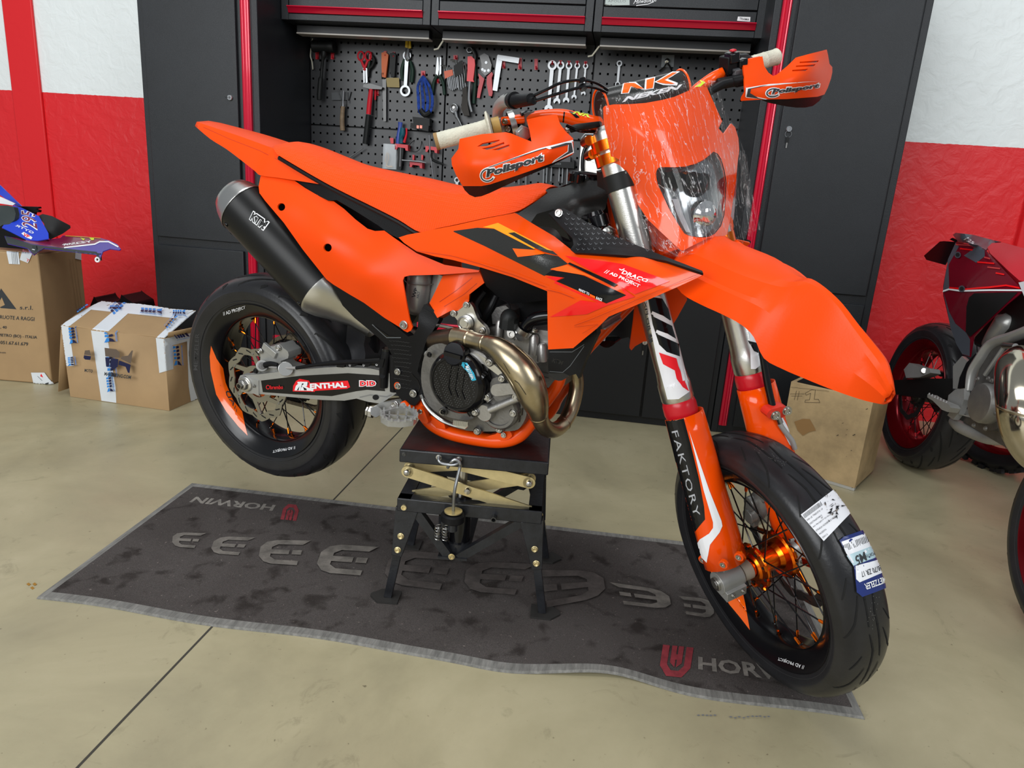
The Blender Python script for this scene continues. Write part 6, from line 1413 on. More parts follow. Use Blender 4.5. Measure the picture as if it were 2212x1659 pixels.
m_ = MB(); m_.bolt(q(873, 1095), (0, -1, 0), .009, mt=ZINC); sp(m_, 'bolt'); m_ = MB(); m_.bolt(q(873, 981), (0, -1, 0), .005, mt=TOOLD); sp(m_, 'bolt'); m_ = MB(); c = q(1068, 1115); m_.lathe(c, (0, -1, 0), [(.007, -.002), (.007, .022), (.005, .022), (.005, .005), (0, .005)], TOOLD, 16); m_.lathe(q(1117, 1115) - V((0, .0005, 0)), (0, -1, 0), [(.005, 0), (0, .0005)], mat('floor seen through a hole', (.4, .36, .24), .8), 12); sp(m_, 'pipe_stub')
def leg(sx, sy, top, mid, foot):
    """top and foot in local metres"""
    m_ = MB(); top, foot = V(top), V(foot); d = (foot - top).normalized(); m1 = top + (foot - top) * .50
    m_.beam(top, m1, .056, .032, (0, 1, 0), STB, w2=.026); m_.beam(m1 - d * .02, foot + V((0, 0, .004)), .020, .020, (0, 1, 0), STB)
    for t in (.28, .43):
        p = top + (foot - top) * t + V((0, -.017, 0)); m_.bolt(p, (0, -1, 0), .0085, mt=ZINC)
    o = sp(m_, 'leg', bevel=.001)
    f_ = MB(); P_ = [foot + V((sx * -.030, -.028, 0)), foot + V((sx * .022, -.030, 0)), foot + V((sx * .046, -.004, 0)), foot + V((sx * .046, .006, 0)), foot + V((sx * .022, .030, 0)), foot + V((sx * -.030, .028, 0))]
    f_.prism([p - V((0, 0, .0005)) for p in P_], (0, 0, .005), mat('worn steel foot', (.05, .048, .045), .5, .5)); f_.build('foot', o, bevel=.001)
fl_, fr_ = STF.I @ atZ(836, 1296, .007), STF.I @ atZ(1171, 1330, .007)
flz = .0075
for sx, f0, tx in ((-1, fl_, fa + .024), (1, fr_, fb - .024)):
    leg(sx, -1, (tx, -.134, fbm + .004), None, (f0.x, f0.y + .012, flz)); leg(sx, 1, (tx, .134, fbm + .004), None, (f0.x, -f0.y - .012, flz))
m_ = MB(); b0 = V((q(980, 1189, -.13).x, -.13, bz))
for y in (-.135, .135):
    m_.beam((fa + .045, y, fbm), (b0.x - .01, y, b0.z), .022, .022, (0, 1, 0), STB); m_.beam((fb - .045, y, fbm), (b0.x + .015, y, b0.z), .022, .022, (0, 1, 0), STB)
m_.beam((b0.x, -.15, b0.z), (b0.x, .15, b0.z), .075, .006, (0, 0, 1), STB); m_.beam((fa + .05, .13, fbm), (fb - .05, -.0, ft), .022, .022, (0, 0, 1), STB)
m_.bolt((b0.x - .002, -.15, b0.z + .006), (0, -1, 0), .008, mt=ZINC); sp(m_, 'brace')

# ================================================================ BOXES AT THE LEFT
def inkp(o, L, m_, **k): poly(o, L, m_, **k)
bx = Matrix.Translation((-2.592, 2.881, 0)) @ Matrix.Rotation(.092, 4, 'Z')
BIG = empty('cardboard_box', 'tall brown cardboard box printed with a black triangle logo, standing at the left wall', 'box', M=bx)
mb = MB().box2((-.62, 0, .001), (0, .30, .612), CARD); bo = mb.build('body', BIG, bevel=.006)
MB().box2((-.61, .012, .612), (-.005, .29, .616), CARD).build('flap', BIG, bevel=.001)
ZB = lambda X, Y: (X / 5.183, 540 + Y / 5.183)
inkp(bo, [ZB(*p) for p in ((-70, 600), (12, 430), (185, 664), (10, 650), (0, 640), (55, 615), (20, 530), (-20, 600))], INKK)
for s, bl_, w, h in (('s.r.l.', (222, 665), 148, 45), ('RUOTE A RAGGI', (0, 770), 385, 42), (', 40', (5, 882), 70, 36), ('PIETRO (BO) - ITALIA', (-15, 975), 430, 42), ('051.67.61.679', (5, 1052), 310, 38), ('info@aruote.com', (-130, 1150), 195, 26)):
    sl = .065 if s != 's.r.l.' else .03
    textp(bo, s, ZB(*bl_), ZB(bl_[0] + w, bl_[1] + w * sl), h / 5.183, INKK, bold=.01)
inkp(bo, [ZB(*p) for p in ((70, -10), (205, -10), (228, 160), (105, 155))], TAPE); 
for k in range(4): line(bo, [ZB(135 + k * 18, 10), ZB(148 + k * 18, 155)], .7, INKK)
inkp(bo, [ZB(*p) for p in ((260, -10), (380, -10), (360, 60), (320, 145), (228, 110))], TAPE); textp(bo, 'T', ZB(292, 120), ZB(330, 140), 6, REDD)
inkp(bo, [ZB(*p) for p in ((835, 20), (910, 30), (912, 115), (830, 95))], TAPE)
inkp(bo, [ZB(*p) for p in ((355, 1370), (505, 1370), (600, 1500), (560, 1518), (385, 1505))], TAPE); inkp(bo, [ZB(*p) for p in ((470, 1380), (492, 1425), (458, 1410))], REDD); line(bo, [ZB(430, 1410), ZB(480, 1460)], .7, INKK); line(bo, [ZB(515, 1495), ZB(550, 1485)], 2, INKK)
for x in (160, 166, 172): line(bo, [(x * 1 - 12, 560), (x + 8, 700)], .5, CARDE)
# second box
a, b, c = atZ(152, 857), atZ(366, 888), atZ(436, 860); ang = math.atan2(b.y - a.y, b.x - a.x); wid = (b - a).length
B2M = Matrix.Translation(a) @ Matrix.Rotation(ang, 4, 'Z'); F2 = Frame(B2M)
BX = empty('cardboard_box', 'low brown cardboard box with white and blue printed tape, half open, beside the rear wheel', 'box', M=B2M)
hl, hr = F2.P(131, 703, 0).z, F2.P(354, 731, 0).z; dp = .23
mb = MB(); mb.add([(0, 0, .001), (wid, 0, .001), (wid, dp, .001), (0, dp, .001), (-.01, 0, hl), (wid - .004, 0, hr), (wid, dp, hr - .01), (-.01, dp, hl)], [(0, 1, 5, 4), (1, 2, 6, 5), (2, 3, 7, 6), (3, 0, 4, 7), (0, 3, 2, 1)], CARD); bo = mb.build('body', BX, solid=.004)
t0, t1 = F2.P(220, 649, dp - .02), F2.P(423, 671, dp + .0)
rows = []
for v in (0, .02, .35, .7, 1.):
    rows.append([V((-.01, 0, hl)) * (1 - v) + t0 * v + (V((wid - .004, 0, hr)) * (1 - v) + t1 * v - V((-.01, 0, hl)) * (1 - v) - t0 * v) * u + V((0, 0, .006 * sin(v * pi) + .003 * sin(u * 9 + v * 4))) for u in [i / 12 for i in range(13)]])
LID = MB().grid(rows, CARD).build('lid', BX, solid=.004, fixn=True)
MB().grid([[(wid - .005, .02, hr - .004), (wid, dp - .01, hr - .01)], [(wid + .0, .03, hr + .018), (wid + .07, dp, hr + .03)]], CARD).build('flap', BX, solid=.004)
MB().grid([[(-.004, .01, .04), (-.004, dp * .9, .04)], [(-.075, .0, .03), (-.06, dp * .9, .03)], ], CARD)
MB().add([(-.012, .002, hl - .02), (-.05, -.01, .02), (-.05, .12, .02), (-.012, .14, hl - .02)], [(0, 1, 2, 3)], CARD).build('side_flap', BX, solid=.003)
ZX = lambda X, Y: (120 + X / 5.925, 620 + Y / 5.925)
def tp(o, L): inkp(o, [ZX(*p) for p in L], TAPE)
tp(bo, ((60, 490), (170, 508), (240, 1008), (130, 1012))); tp(bo, ((455, 555), (655, 580), (770, 1285), (780, 1495), (590, 1468))); tp(bo, ((1285, 650), (1385, 665), (1500, 760), (1505, 1050), (1330, 1100)))
tp(bo, ((1385, 665), (1800, 552), (1800, 660), (1480, 750))); tp(bo, ((1675, 600), (1800, 570), (1840, 1440), (1730, 1475), (1700, 1270)))
tp(LID, ((60, 490), (590, 165), (720, 185), (455, 290), (170, 508))); tp(LID, ((590, 160), (1795, 290), (1560, 405), (455, 292))); tp(LID, ((455, 555), (735, 315), (935, 335), (655, 590))); tp(LID, ((1290, 650), (1560, 400), (1800, 300), (1385, 662)))
def brand(o, x, y, sx, sy, ang_=0, s=1.):      # winged stripes mark of the tape
    ca, sa = cos(ang_), sin(ang_); f = lambda u, v: ZX(x + (u * sx * ca - v * sy * sa), y + (u * sx * sa + v * sy * ca))
    for i in range(4): u = i * .2; poly(o, [f(u, .05), f(u + .15, 0), f(u + .15, .42), f(u + .02, .45)], INKC, maxlen=30); poly(o, [f(u + .02, .5), f(u + .17, .46), f(u + .15, .85), f(u + .08, .95), f(u, .85)], INKB, maxlen=30)
    poly(o, [f(.82, .2), f(1.1, -.1), f(1.05, .45), f(.82, .45)], INKC, maxlen=30); poly(o, [f(.82, .5), f(1.05, .48), f(1.12, 1.1), f(.9, .8)], INKB, maxlen=30)
    text(o, 'MOTOCROSSMARKETING', f(0, 1.35), f(1.1, 1.35), f(1.1, 1.15), f(0, 1.15), INKC, bold=.02, maxlen=60)
brand(bo, 165, 520, 190, -80, 1.42); brand(bo, 625, 490, 200, -120, 1.45); brand(bo, 660, 890, 240, -90, 1.42); brand(bo, 670, 1150, 170, -70, 1.42); brand(bo, 1460, 750, 230, -85, 1.5); brand(bo, 195, 890, 100, -80, 1.42)
brand(bo, 1480, 610, 150, 50, -.2); brand(bo, 1790, 800, 230, -80, 1.5); brand(LID, 750, 360, 220, -80, -.75); brand(LID, 700, 245, 140, 45, .05); brand(LID, 1100, 280, 250, 60, .1); brand(LID, 1510, 320, 150, 55, .05); brand(LID, 1440, 570, 190, -40, -.85); brand(LID, 300, 370, 150, -35, -.6); 0
LG = ((435, 850), (430, 800), (470, 790), (500, 795), (505, 850), (510, 830), (560, 755), (840, 775), (880, 820), (880, 885), (660, 850))
inkp(bo, [ZX(*p) for p in ((430, 850), (440, 795), (500, 790), (520, 860))], INKG); inkp(bo, [ZX(*p) for p in ((690, 760), (840, 780), (885, 825), (878, 888), (700, 870))], INKG); inkp(bo, [ZX(*p) for p in ((895, 900), (910, 870), (990, 860), (1035, 795), (1052, 795), (1025, 962))], INKG)
inkp(bo, [ZX(*p) for p in ((430, 855), (520, 868), (510, 915), (445, 910), (425, 890))], INKB); inkp(bo, [ZX(*p) for p in ((700, 880), (758, 885), (750, 1000), (712, 1000))], INKB); inkp(bo, [ZX(*p) for p in ((775, 890), (868, 905), (860, 1000), (812, 1032), (760, 1000))], INKB); inkp(bo, [ZX(*p) for p in ((880, 920), (1025, 975), (1010, 1080), (990, 1075), (960, 1000), (870, 975))], INKB)
textp(bo, 'MOTO', ZX(437, 1065), ZX(540, 1078), 7, INKK, bold=.03); textp(bo, 'MARKETING.COM', ZX(690, 1112), ZX(1027, 1158), 8, INKK, bold=.03)
# dark bags behind the low box
L_b = [atY(x, y, 3.36) for x, y in ((190, 672), (203, 640), (209, 650), (218, 658), (238, 655), (258, 650), (262, 636), (272, 644), (290, 656), (296, 680))]; L_b += [V((L_b[-1].x, 3.36, .002)), V((L_b[0].x, 3.36, .002))]; o = MB().prism(L_b, (0, .16, 0), BLACKP).build('bin_bag', bevel=.01)
tag(o, 'black bag poking up behind the low taped cardboard box', 'bag')

# motocross plastics lying on the tall box
PL = empty('fender_set', 'blue and purple motocross plastics numbered 295, piled on the tall cardboard box', 'bodywork', loc=(-2.9, 3.0, .62)); PM = Matrix.Translation(-PL.location)
BLU = mat('blue plastic', (.02, .06, .62), .25, coat=.5); PUR = mat('purple plastic', (.05, .02, .32), .22, coat=.5); MRN = mat('maroon print', (.20, .01, .05), .25, coat=.5); DKG = mat('dark grey plastic', (.035, .045, .045), .5)
ZQ = lambda X, Y: (X / 7.373, 380 + Y / 7.373)
def pls(name, L, ctrl, m_, th=.004, **k):
    mb = MB(); sheet(mb, WF, [ZQ(*p) for p in L], [(*ZQ(*c_[:2]), c_[2]) for c_ in ctrl], m_, 8, th=th, **k); return mb.build(name, PL, PM, sharp=50)
pls('seat_foam', ((600, 640), (680, 605), (830, 640), (1120, 790), (1125, 830), (1000, 920), (800, 1015), (740, 960), (700, 760)), ((600, 640, 3.05), (1120, 800, 3.08), (800, 1010, 2.98), (830, 830, 2.97)), mat('black seat foam', (.022, .022, .022), .8), th=.05)
pls('number_plate', ((200, 470), (330, 500), (620, 640), (770, 910), (775, 1000), (600, 1030), (420, 1020), (30, 820), (60, 780), (150, 770), (240, 700), (240, 600)), ((200, 470, 3.02), (770, 920, 2.95), (40, 820, 2.90), (400, 1000, 2.90), (600, 650, 3.02)), BLU)
NP = [o for o in PL.children if o.name.startswith('number_plate')][0]
text(NP, '295', ZQ(610, 870), ZQ(560, 560), ZQ(330, 540), ZQ(345, 800), WHITE, bold=.04); text(NP, '295', ZQ(600, 850), ZQ(555, 570), ZQ(340, 555), ZQ(360, 790), MRN, bold=.0)
text(NP, 'GYTR', ZQ(530, 930), ZQ(240, 800), ZQ(255, 770), ZQ(550, 895), WHITE, bold=.02); poly(NP, [ZQ(*p) for p in ((340, 920), (380, 895), (520, 980), (500, 1015), (420, 985))], WHITE); text(NP, 'VP', ZQ(360, 950), ZQ(460, 1000), ZQ(480, 955), ZQ(385, 910), REDD, bold=.04)
pls('airbox_cover', ((-60, 470), (120, 470), (220, 500), (250, 600), (230, 700), (150, 770), (40, 780), (-60, 840)), ((0, 500, 2.97), (200, 600, 2.96), (0, 800, 2.92)), DKG, th=.02)
pls('fender', ((0, 150), (150, 290), (340, 480), (250, 480), (110, 380), (-60, 260), (-60, 110)), ((0, 200, 3.1), (330, 470, 3.03)), BLU)
pls('fork_guard', ((-60, 320), (0, 330), (240, 440), (200, 470), (-60, 430)), ((0, 330, 3.0), (240, 460, 2.99)), WHITEG)
pls('subframe_rail', ((230, 485), (610, 495), (618, 520), (560, 530), (618, 545), (610, 580), (550, 580), (540, 620), (330, 560)), ((230, 490, 3.06), (610, 520, 3.08)), BLACKP, th=.02)
pls('black_panel', ((-60, 830), (40, 840), (400, 1020), (460, 1170), (0, 1140), (-60, 1140)), ((0, 900, 2.90), (400, 1050, 2.89)), BLACKP)
fpn = pls('side_fairing', ((70, 955), (250, 985), (640, 1030), (960, 990), (1000, 950), (1300, 960), (1600, 990), (1750, 1030), (1870, 1090), (1925, 1165), (1900, 1180), (1750, 1160), (1640, 1200), (1600, 1300), (1520, 1250), (1100, 1200), (700, 1150), (610, 1200), (540, 1260), (470, 1200), (440, 1150), (120, 1075)), ((70, 1000, 2.86), (1900, 1160, 2.88), (1000, 960, 3.0), (1500, 1240, 2.84), (600, 1180, 2.835), (1300, 1000, 2.95)), PUR)
poly(fpn, [ZQ(*p) for p in ((150, 975), (640, 1030), (1000, 955), (1300, 962), (1700, 1020), (1600, 1050), (1500, 1100), (1000, 1150), (500, 1080))], MRN); poly(fpn, [ZQ(*p) for p in ((70, 957), (150, 975), (500, 1090), (750, 1125), (1100, 1165), (1540, 1210), (1590, 1290), (1100, 1200), (700, 1150), (540, 1255), (440, 1150), (120, 1075))], DKG)
line(fpn, [ZQ(*p) for p in ((1030, 1145), (1510, 1090), (1590, 1050), (1730, 1050), (1880, 1130))], 3, WHITE); text(fpn, 'YZ250F', ZQ(1480, 1060), ZQ(970, 1120), ZQ(1010, 1085), ZQ(1450, 1030), WHITE, bold=.03)
poly(fpn, [ZQ(*p) for p in ((1280, 985), (1360, 1010), (1330, 1030))], DECGRN); poly(fpn, [ZQ(*p) for p in ((1420, 985), (1500, 995), (1500, 1025), (1460, 1030))], DECGRN); line(fpn, [ZQ(1050, 960), ZQ(1290, 975), ZQ(1600, 1000)], 1.5, mat('ochre line', (.5, .3, .02), .4))
for X, Y in ((540, 1210), (1562, 1335)):
    c = atY(*ZQ(X, Y), 2.83); MB().lathe(c, (0, -1, .2), [(.012, 0), (.012, .006), (.006, .006), (.006, 0)], WHITE, 20).box(c + V((0, .008, .012)), (.02, .006, .03), DKG).build('mounting_lug', PL, PM)

# ================================================================ WOODEN BOX
h = .372
A_, B_ = atZ(1709, 824, h), atZ(1845, 1061); A_.z = 0; ang = math.atan2(B_.y - A_.y, B_.x - A_.x); wd_ = (B_ - A_).length
WBX = Matrix.Translation(A_) @ Matrix.Rotation(ang, 4, 'Z'); WR = empty('wooden_box', 'pale plywood box marked #1 with a black top, standing behind the front wheel', 'box', M=WBX)
PLY = mat('stained plywood', (.50, .36, .19), .7, bump=.2, bscale=120, var=.22, vscale=7); PLD = mat('plywood inner', (.20, .13, .06), .8)
dd_ = .26
fr = MB().box2((0, 0, .012), (wd_, .012, h), PLY).build('front_board', WR, bevel=.001)
mb = MB().box2((0, .012, h - .02), (.02, dd_, h)).box2((0, .012, .012), (.02, dd_, .04)).box2((0, dd_ - .02, .012), (.02, dd_, h)).box2((wd_ - .012, .012, .012), (wd_, dd_, h)).box2((0, dd_, .012), (wd_, dd_ + .012, h)); mb.mats = [PLY]; mb.m = [0] * len(mb.f); mb.box2((.05, .012, .02), (.055, dd_, h - .01), PLD); mb.build('side_board', WR, bevel=.001)
MB().box2((.02, .012, h), (wd_ - .02, dd_, h + .004), BLACKM).build('top_cover', WR); MB().box2((.0, -.002, .001), (wd_, .02, .012), mat('tin strip', (.6, .6, .58), .4, .5)).build('base_strip', WR)
ZW = lambda X, Y: (1660 + X / 5.352, 780 + Y / 5.352); PEN = mat('pencil', (.10, .075, .045), .8)
for a_, b_ in (((255, 380), (415, 380)), ((265, 403), (390, 403)), ((325, 345), (300, 448)), ((358, 350), (335, 450))): line(fr, [ZW(*a_), ZW(*b_)], .8, PEN)
line(fr, [ZW(*p) for p in ((432, 385), (425, 372), (500, 330), (545, 332), (530, 440), (580, 440), (596, 480), (422, 475), (428, 450), (475, 448), (490, 370), (440, 392))], .8, PEN, closed=True); line(fr, [ZW(265, 300), ZW(700, 348)], .6, PEN)
poly(fr, [ZW(*p) for p in ((300, 700), (400, 665), (480, 670), (520, 740), (550, 800), (470, 820), (400, 860), (340, 800))], mat('brown stain', (.34, .19, .07), .7))
for X, Y, w in ((860, 715, 10), (910, 790, 8), (800, 855, 14), (900, 850, 8), (990, 850, 18), (960, 1030, 9), (905, 1100, 6), (1140, 550, 14)): poly(fr, [ZW(X - w, Y + w * .4), ZW(X + w * .8, Y - w * .6), ZW(X + w, Y), ZW(X - w * .5, Y + w * .7)], mat('dark scuff', (.06, .045, .03), .7))
poly(fr, [ZW(*p) for p in ((700, 1415), (985, 1460), (975, 1500), (720, 1480))], mat('dirty bottom edge', (.26, .19, .11), .8))

# ================================================================ RED MOTORCYCLE
RA = V((1.352, 3.165, .3095)); ry = radians(-86)
RBM = Matrix.Translation(RA) @ Matrix.Rotation(ry, 4, 'Z') @ Matrix.Rotation(radians(-3), 4, 'X')
RBF = Frame(RBM); RED = empty('motorcycle', 'dark red motorcycle with red rims and chrome exhaust, parked at the right wall', 'motorcycle', M=RBM)
r_ = lambda x, y, l, ax=1: RBF.P(x, y, l, ax)
RRIM = mat('red anodised rim', (.17, .003, .007), .2, .6); wheel(RED, (0, 0, 0), False, RRIM, TOOLD, REDP)
RW = MB()
def rp(mb, name, parent=None, **k): return mb.build(name, parent or RED, **k)
def rs(name, L, ctrl, m_, th=.004, step=9, **k):
    mb = MB(); sheet(mb, RBF, L, ctrl, m_, step, th=th, **k); return rp(mb, name, sharp=50)
GRYP = mat('grey plastic trim', (.07, .08, .10), .35); MAR = mat('maroon plastic', (.16, .002, .012), .2, coat=.5); REDSEAT = mat('red seat cover', (.55, .008, .02), .5, bump=.2, bscale=300); BLK2 = mat('airbox black', (.008, .008, .008), .35)
ZR7 = lambda X, Y: (2012 + X / 5.53, 500 + Y / 5.53); ZR3 = lambda X, Y: (1880 + X / 4.147, 680 + Y / 4.147)
sd = rs('side_panel', [ZR7(*p) for p in ((290, 130), (560, 165), (650, 225), (1080, 690), (1070, 730), (900, 870), (640, 1120), (500, 1270), (460, 1500), (370, 1470), (300, 1350), (230, 1150), (140, 760), (140, 650), (200, 330))], [(*ZR7(290, 130), -.08), (*ZR7(1080, 690), -.11), (*ZR7(140, 700), -.13), (*ZR7(460, 1500), -.12), (*ZR7(500, 700), -.155), (*ZR7(650, 225), -.09)], MAR)
poly(sd, [ZR7(*p) for p in ((290, 135), (200, 330), (140, 690), (150, 730), (215, 700), (205, 400), (330, 180))], GRYP); poly(sd, [ZR7(*p) for p in ((150, 735), (215, 960), (290, 1100), (420, 1210), (465, 1290), (460, 1490), (370, 1465), (300, 1345), (230, 1150))], GRYP); poly(sd, [ZR7(*p) for p in ((560, 170), (640, 215), (640, 300), (540, 375), (390, 290)) ], GRYP)
for k, (x0, x1, y) in enumerate(((300, 545, 165), (350, 490, 215), (640, 700, 320), (560, 750, 378), (680, 820, 440), (780, 870, 510))): line(sd, [ZR7(x0, y - 8), ZR7(x1, y + 8)], 3.2, DECRED if k % 2 else mat('salmon stripe', (.55, .05, .05), .3))
poly(sd, [ZR7(*p) for p in ((520, 740), (1040, 730), (900, 865), (640, 1110), (470, 1260), (420, 1200), (430, 900), (460, 790))], BLK2)
line(sd, [ZR7(*p) for p in ((146, 716), (220, 692), (360, 712), (700, 706), (1070, 708))], 3.4, WHITE); line(sd, [ZR7(*p) for p in ((230, 676), (420, 692), (700, 672), (900, 650), (1060, 680))], 3.6, DECRED)
for X, Y in ((325, 285), (378, 688)): poly(sd, circle2(*ZR7(X, Y), 7), GRYP); poly(sd, circle2(*ZR7(X, Y), 4.5), RUBBERD)
tl_ = rs('tail', [ZR7(*p) for p in ((255, 40), (290, 15), (500, 40), (800, 120), (760, 135), (680, 190), (650, 220), (560, 165), (320, 125))], [(*ZR7(255, 40), -.02), (*ZR7(800, 120), -.02), (*ZR7(650, 220), -.085)], GRYP, th=.01)
text(tl_, '125', ZR7(380, 95), ZR7(500, 155), ZR7(515, 130), ZR7(440, 70), WHITE, bold=.03)
rs('seat', [ZR7(*p) for p in ((670, 190), (720, 140), (850, 130), (1106, 200), (1300, 270), (1300, 700), (1106, 600), (1050, 585), (920, 470), (700, 260))], [(*ZR7(670, 190), -.06), (*ZR7(850, 135), -.02), (*ZR7(1050, 590), -.10), (*ZR7(1106, 210), -.02), (*ZR7(900, 350), -.085)], REDSEAT, th=.03)
rs('plate_holder', [ZR7(*p) for p in ((-90, 290), (100, 120), (150, 115), (300, 125), (200, 330), (160, 400), (-60, 340))], [(*ZR7(0, 200), .0)], BLACKG); rs('tail_light', [ZR7(*p) for p in ((215, 95), (250, 75), (330, 110), (290, 130))], [(*ZR7(250, 90), -.04)], BLACKG, th=.03)
rs('shroud', [ZR7(*p) for p in ((1040, 610), (1110, 595), (1300, 620), (1300, 900), (1110, 780), (1085, 720))], [(*ZR7(1050, 620), -.13)], WHITEG)
rs('swingarm', [ZR3(*p) for p in ((215, 585), (540, 570), (735, 572), (740, 700), (640, 770), (420, 740), (215, 710))], [(*ZR3(215, 640), -.11), (*ZR3(700, 640), -.10)], BLK2, th=.03)
mb = MB(); tubeP(mb, RBF, [(*ZR3(1500, 110), -.11, 17), (*ZR3(1300, 190), -.115, 16), (*ZR3(1100, 260), -.12, 15), (*ZR3(990, 400), -.125, 14), (*ZR3(915, 520), -.13, 12), (*ZR3(885, 680), -.13, 9)], SILVERP, 12, 5, flat=.7); tubeP(mb, RBF, [(*ZR3(1200, 290), -.125, 5), (*ZR3(1030, 540), -.125, 5)], SILVERP, 10); tubeP(mb, RBF, [(*ZR3(1200, 275), -.14, 7), (*ZR3(1300, 285), -.14, 7)], STEEL, 12, 1)
tubeP(mb, RBF, [(*ZR3(740, 950), -.12, 9), (*ZR3(800, 1000), -.12, 13), (*ZR3(900, 1050), -.11, 13), (*ZR3(1050, 1110), -.10, 12), (*ZR3(1200, 1120), -.09, 12)], SILVERP, 14, 4); rp(mb, 'frame')
rs('frame_guard', [ZR3(*p) for p in ((740, 460), (820, 370), (870, 420), (950, 340), (965, 370), (870, 640), (800, 670), (740, 660))], [(*ZR3(800, 500), -.125)], SILVERP, th=.015); rs('grip_tape', [ZR3(*p) for p in ((860, 430), (945, 345), (960, 375), (870, 560), (830, 650), (780, 660), (800, 560))], [(*ZR3(850, 500), -.135)], BLACKP, th=.01)
mb = MB(); c = r_(*ZR3(1005, 790), -.17); ax = V((0, -1, 0)); R9 = rad(RBF, c, 44); mb.lathe(c, ax, [(R9, -.06), (R9, 0), (R9 * .93, .012), (R9 * .8, .014), (0, .012)], ALU, 40); mb.lathe(c + V((.01, .03, -.0)), ax, [(R9 * 1.25, -.1), (R9 * 1.25, 0), (0, .001)], ALUD, 30); mb.box((.66, -.02, .18), (.34, .2, .30), ALUD)
for X, Y in ((965, 575), (1060, 570), (1090, 590), (1140, 720), (1120, 880), (1050, 940), (930, 990), (1035, 1020)): mb.bolt(r_(*ZR3(X, Y), -.16), ax, .008, mt=ALU)
rp(mb, 'engine')
mb = MB(); tubeP(mb, RBF, [(*ZR3(1260, 0), -.06, 12), (*ZR3(1230, 60), -.06, 26), (*ZR3(1130, 180), -.06, 20), (*ZR3(1060, 270), -.05, 14)], SILVERP, 20); rp(mb, 'silencer_body')
mb = MB(); tubeP(mb, RBF, [(*ZR3(1350, 380), -.16, 30), (*ZR3(1330, 480), -.19, 44), (*ZR3(1345, 620), -.21, 48), (*ZR3(1370, 860), -.22, 50), (*ZR3(1400, 1050), -.20, 48), (*ZR3(1480, 1230), -.16, 40), (*ZR3(1620, 1340), -.10, 34)], mat('polished exhaust', (.62, .56, .44), .12, 1.), 32)
c = r_(*ZR3(1372, 868), -.22); mb.lathe(c, V((0, 0, 1)), [(rad(RBF, c, 49), -.004), (rad(RBF, c, 52), -.001), (rad(RBF, c, 52), .003), (rad(RBF, c, 49), .006)], BRASS, 36); rp(mb, 'exhaust')
mb = MB(); L = [r_(*ZR3(*p), -.20) for p in ((512, 710), (560, 740), (700, 800), (720, 830), (690, 870), (640, 850), (560, 770), (510, 740))]; mb.prism(L, (0, .035, 0), SILVERP)
for k in range(7): mb.lathe(r_(*ZR3(525 + k * 26, 722 + k * 12), -.19), V((0, 0, 1)), [(.006, -.004), (.003, .010), (0, .010)], SILVERP, 4)
mb.prism([r_(*ZR3(*p), -.15) for p in ((690, 780), (700, 720), (760, 670), (840, 660), (840, 760), (790, 890), (905, 900), (890, 920), (780, 890), (740, 940), (690, 900), (735, 830))], (0, .02, 0), SILVERP); rp(mb, 'footpeg', bevel=.001)
mb = MB(); mb.prism([r_(*ZR3(*p), -.13) for p in ((805, 835), (890, 850), (905, 890), (870, 900), (830, 880))], (0, .02, 0), ALU); rp(mb, 'brake_pedal')
mb = MB(); mb.prism([r_(*ZR3(*p), -.12) for p in ((300, 490), (350, 430), (440, 465), (530, 480), (540, 520), (440, 560), (320, 565))], (0, .04, 0), SILVERP); mb.cyl(r_(*ZR3(480, 500), -.125), r_(*ZR3(480, 500), -.10), .012, STEEL, 14); rp(mb, 'brake_caliper', bevel=.002)
mb = MB(); disc(mb, (0, 0, 0), -.075, .11, .09, .004, TOOLD, 9, .004); rp(mb, 'brake_disc')
mb = MB(); mb.box((.55, 0, .42), (.5, .14, .28), BLK2).box((.30, 0, .50), (.3, .10, .12), BLK2); rp(mb, 'airbox', bevel=.02)
fwc = V((1.42, 0, 0)); 
# its front wheel, just entering the picture at the right edge
ft_p = atZ(2290, 1405, .0); c = RBM.inverted() @ V((ft_p.x + .02, ft_p.y, .296)); RWF, RTF = wheel(RED, c, True, RRIM, TOOLD, REDP)
# knobbly wheel of a bike further back
KM = Matrix.Translation(atZ(2190, 1052) + V((.0, .22, .305))) @ Matrix.Rotation(radians(-62), 4, 'Z')
KW = empty('knobbly_wheel', 'knobbly off-road wheel on the floor behind the chrome exhaust', 'wheel', M=KM)
mb = MB().lathe((0, 0, 0), (0, 1, 0), [(.228, .035), (.25, .05), (.275, .05), (.290, .038), (.295, 0), (.290, -.038), (.275, -.05), (.25, -.05), (.228, -.035)], RUBBER, 64)
for k in range(44):
    a = 2 * pi * k / 44
    for y in ((-.042, .0, .042) if k % 2 else (-.026, .026)): mb.box((.297 * cos(a), y, .297 * sin(a)), (.020, .020, .022), RUBBER, Matrix.Rotation(-a, 3, 'Y'))
mb.build('tire', KW); MB().lathe((0, 0, 0), (0, 1, 0), [(.228, .035), (.222, .03), (.205, .0), (.222, -.03), (.228, -.035)], RRIM, 48).build('rim', KW)
mb = MB().lathe((0, 0, 0), (0, 1, 0), [(.01, -.05), (.03, -.03), (.02, 0), (.03, .03), (.01, .05)], TOOLD, 20); mb.build('hub', KW)
for k in range(24):
    a = 2 * pi * k / 24; MB().cyl((.03 * cos(a + .6), .03 * (-1) ** k, .03 * sin(a + .6)), (.206 * cos(a), 0, .206 * sin(a)), .0016, STEEL, 5).build('spoke', KW)
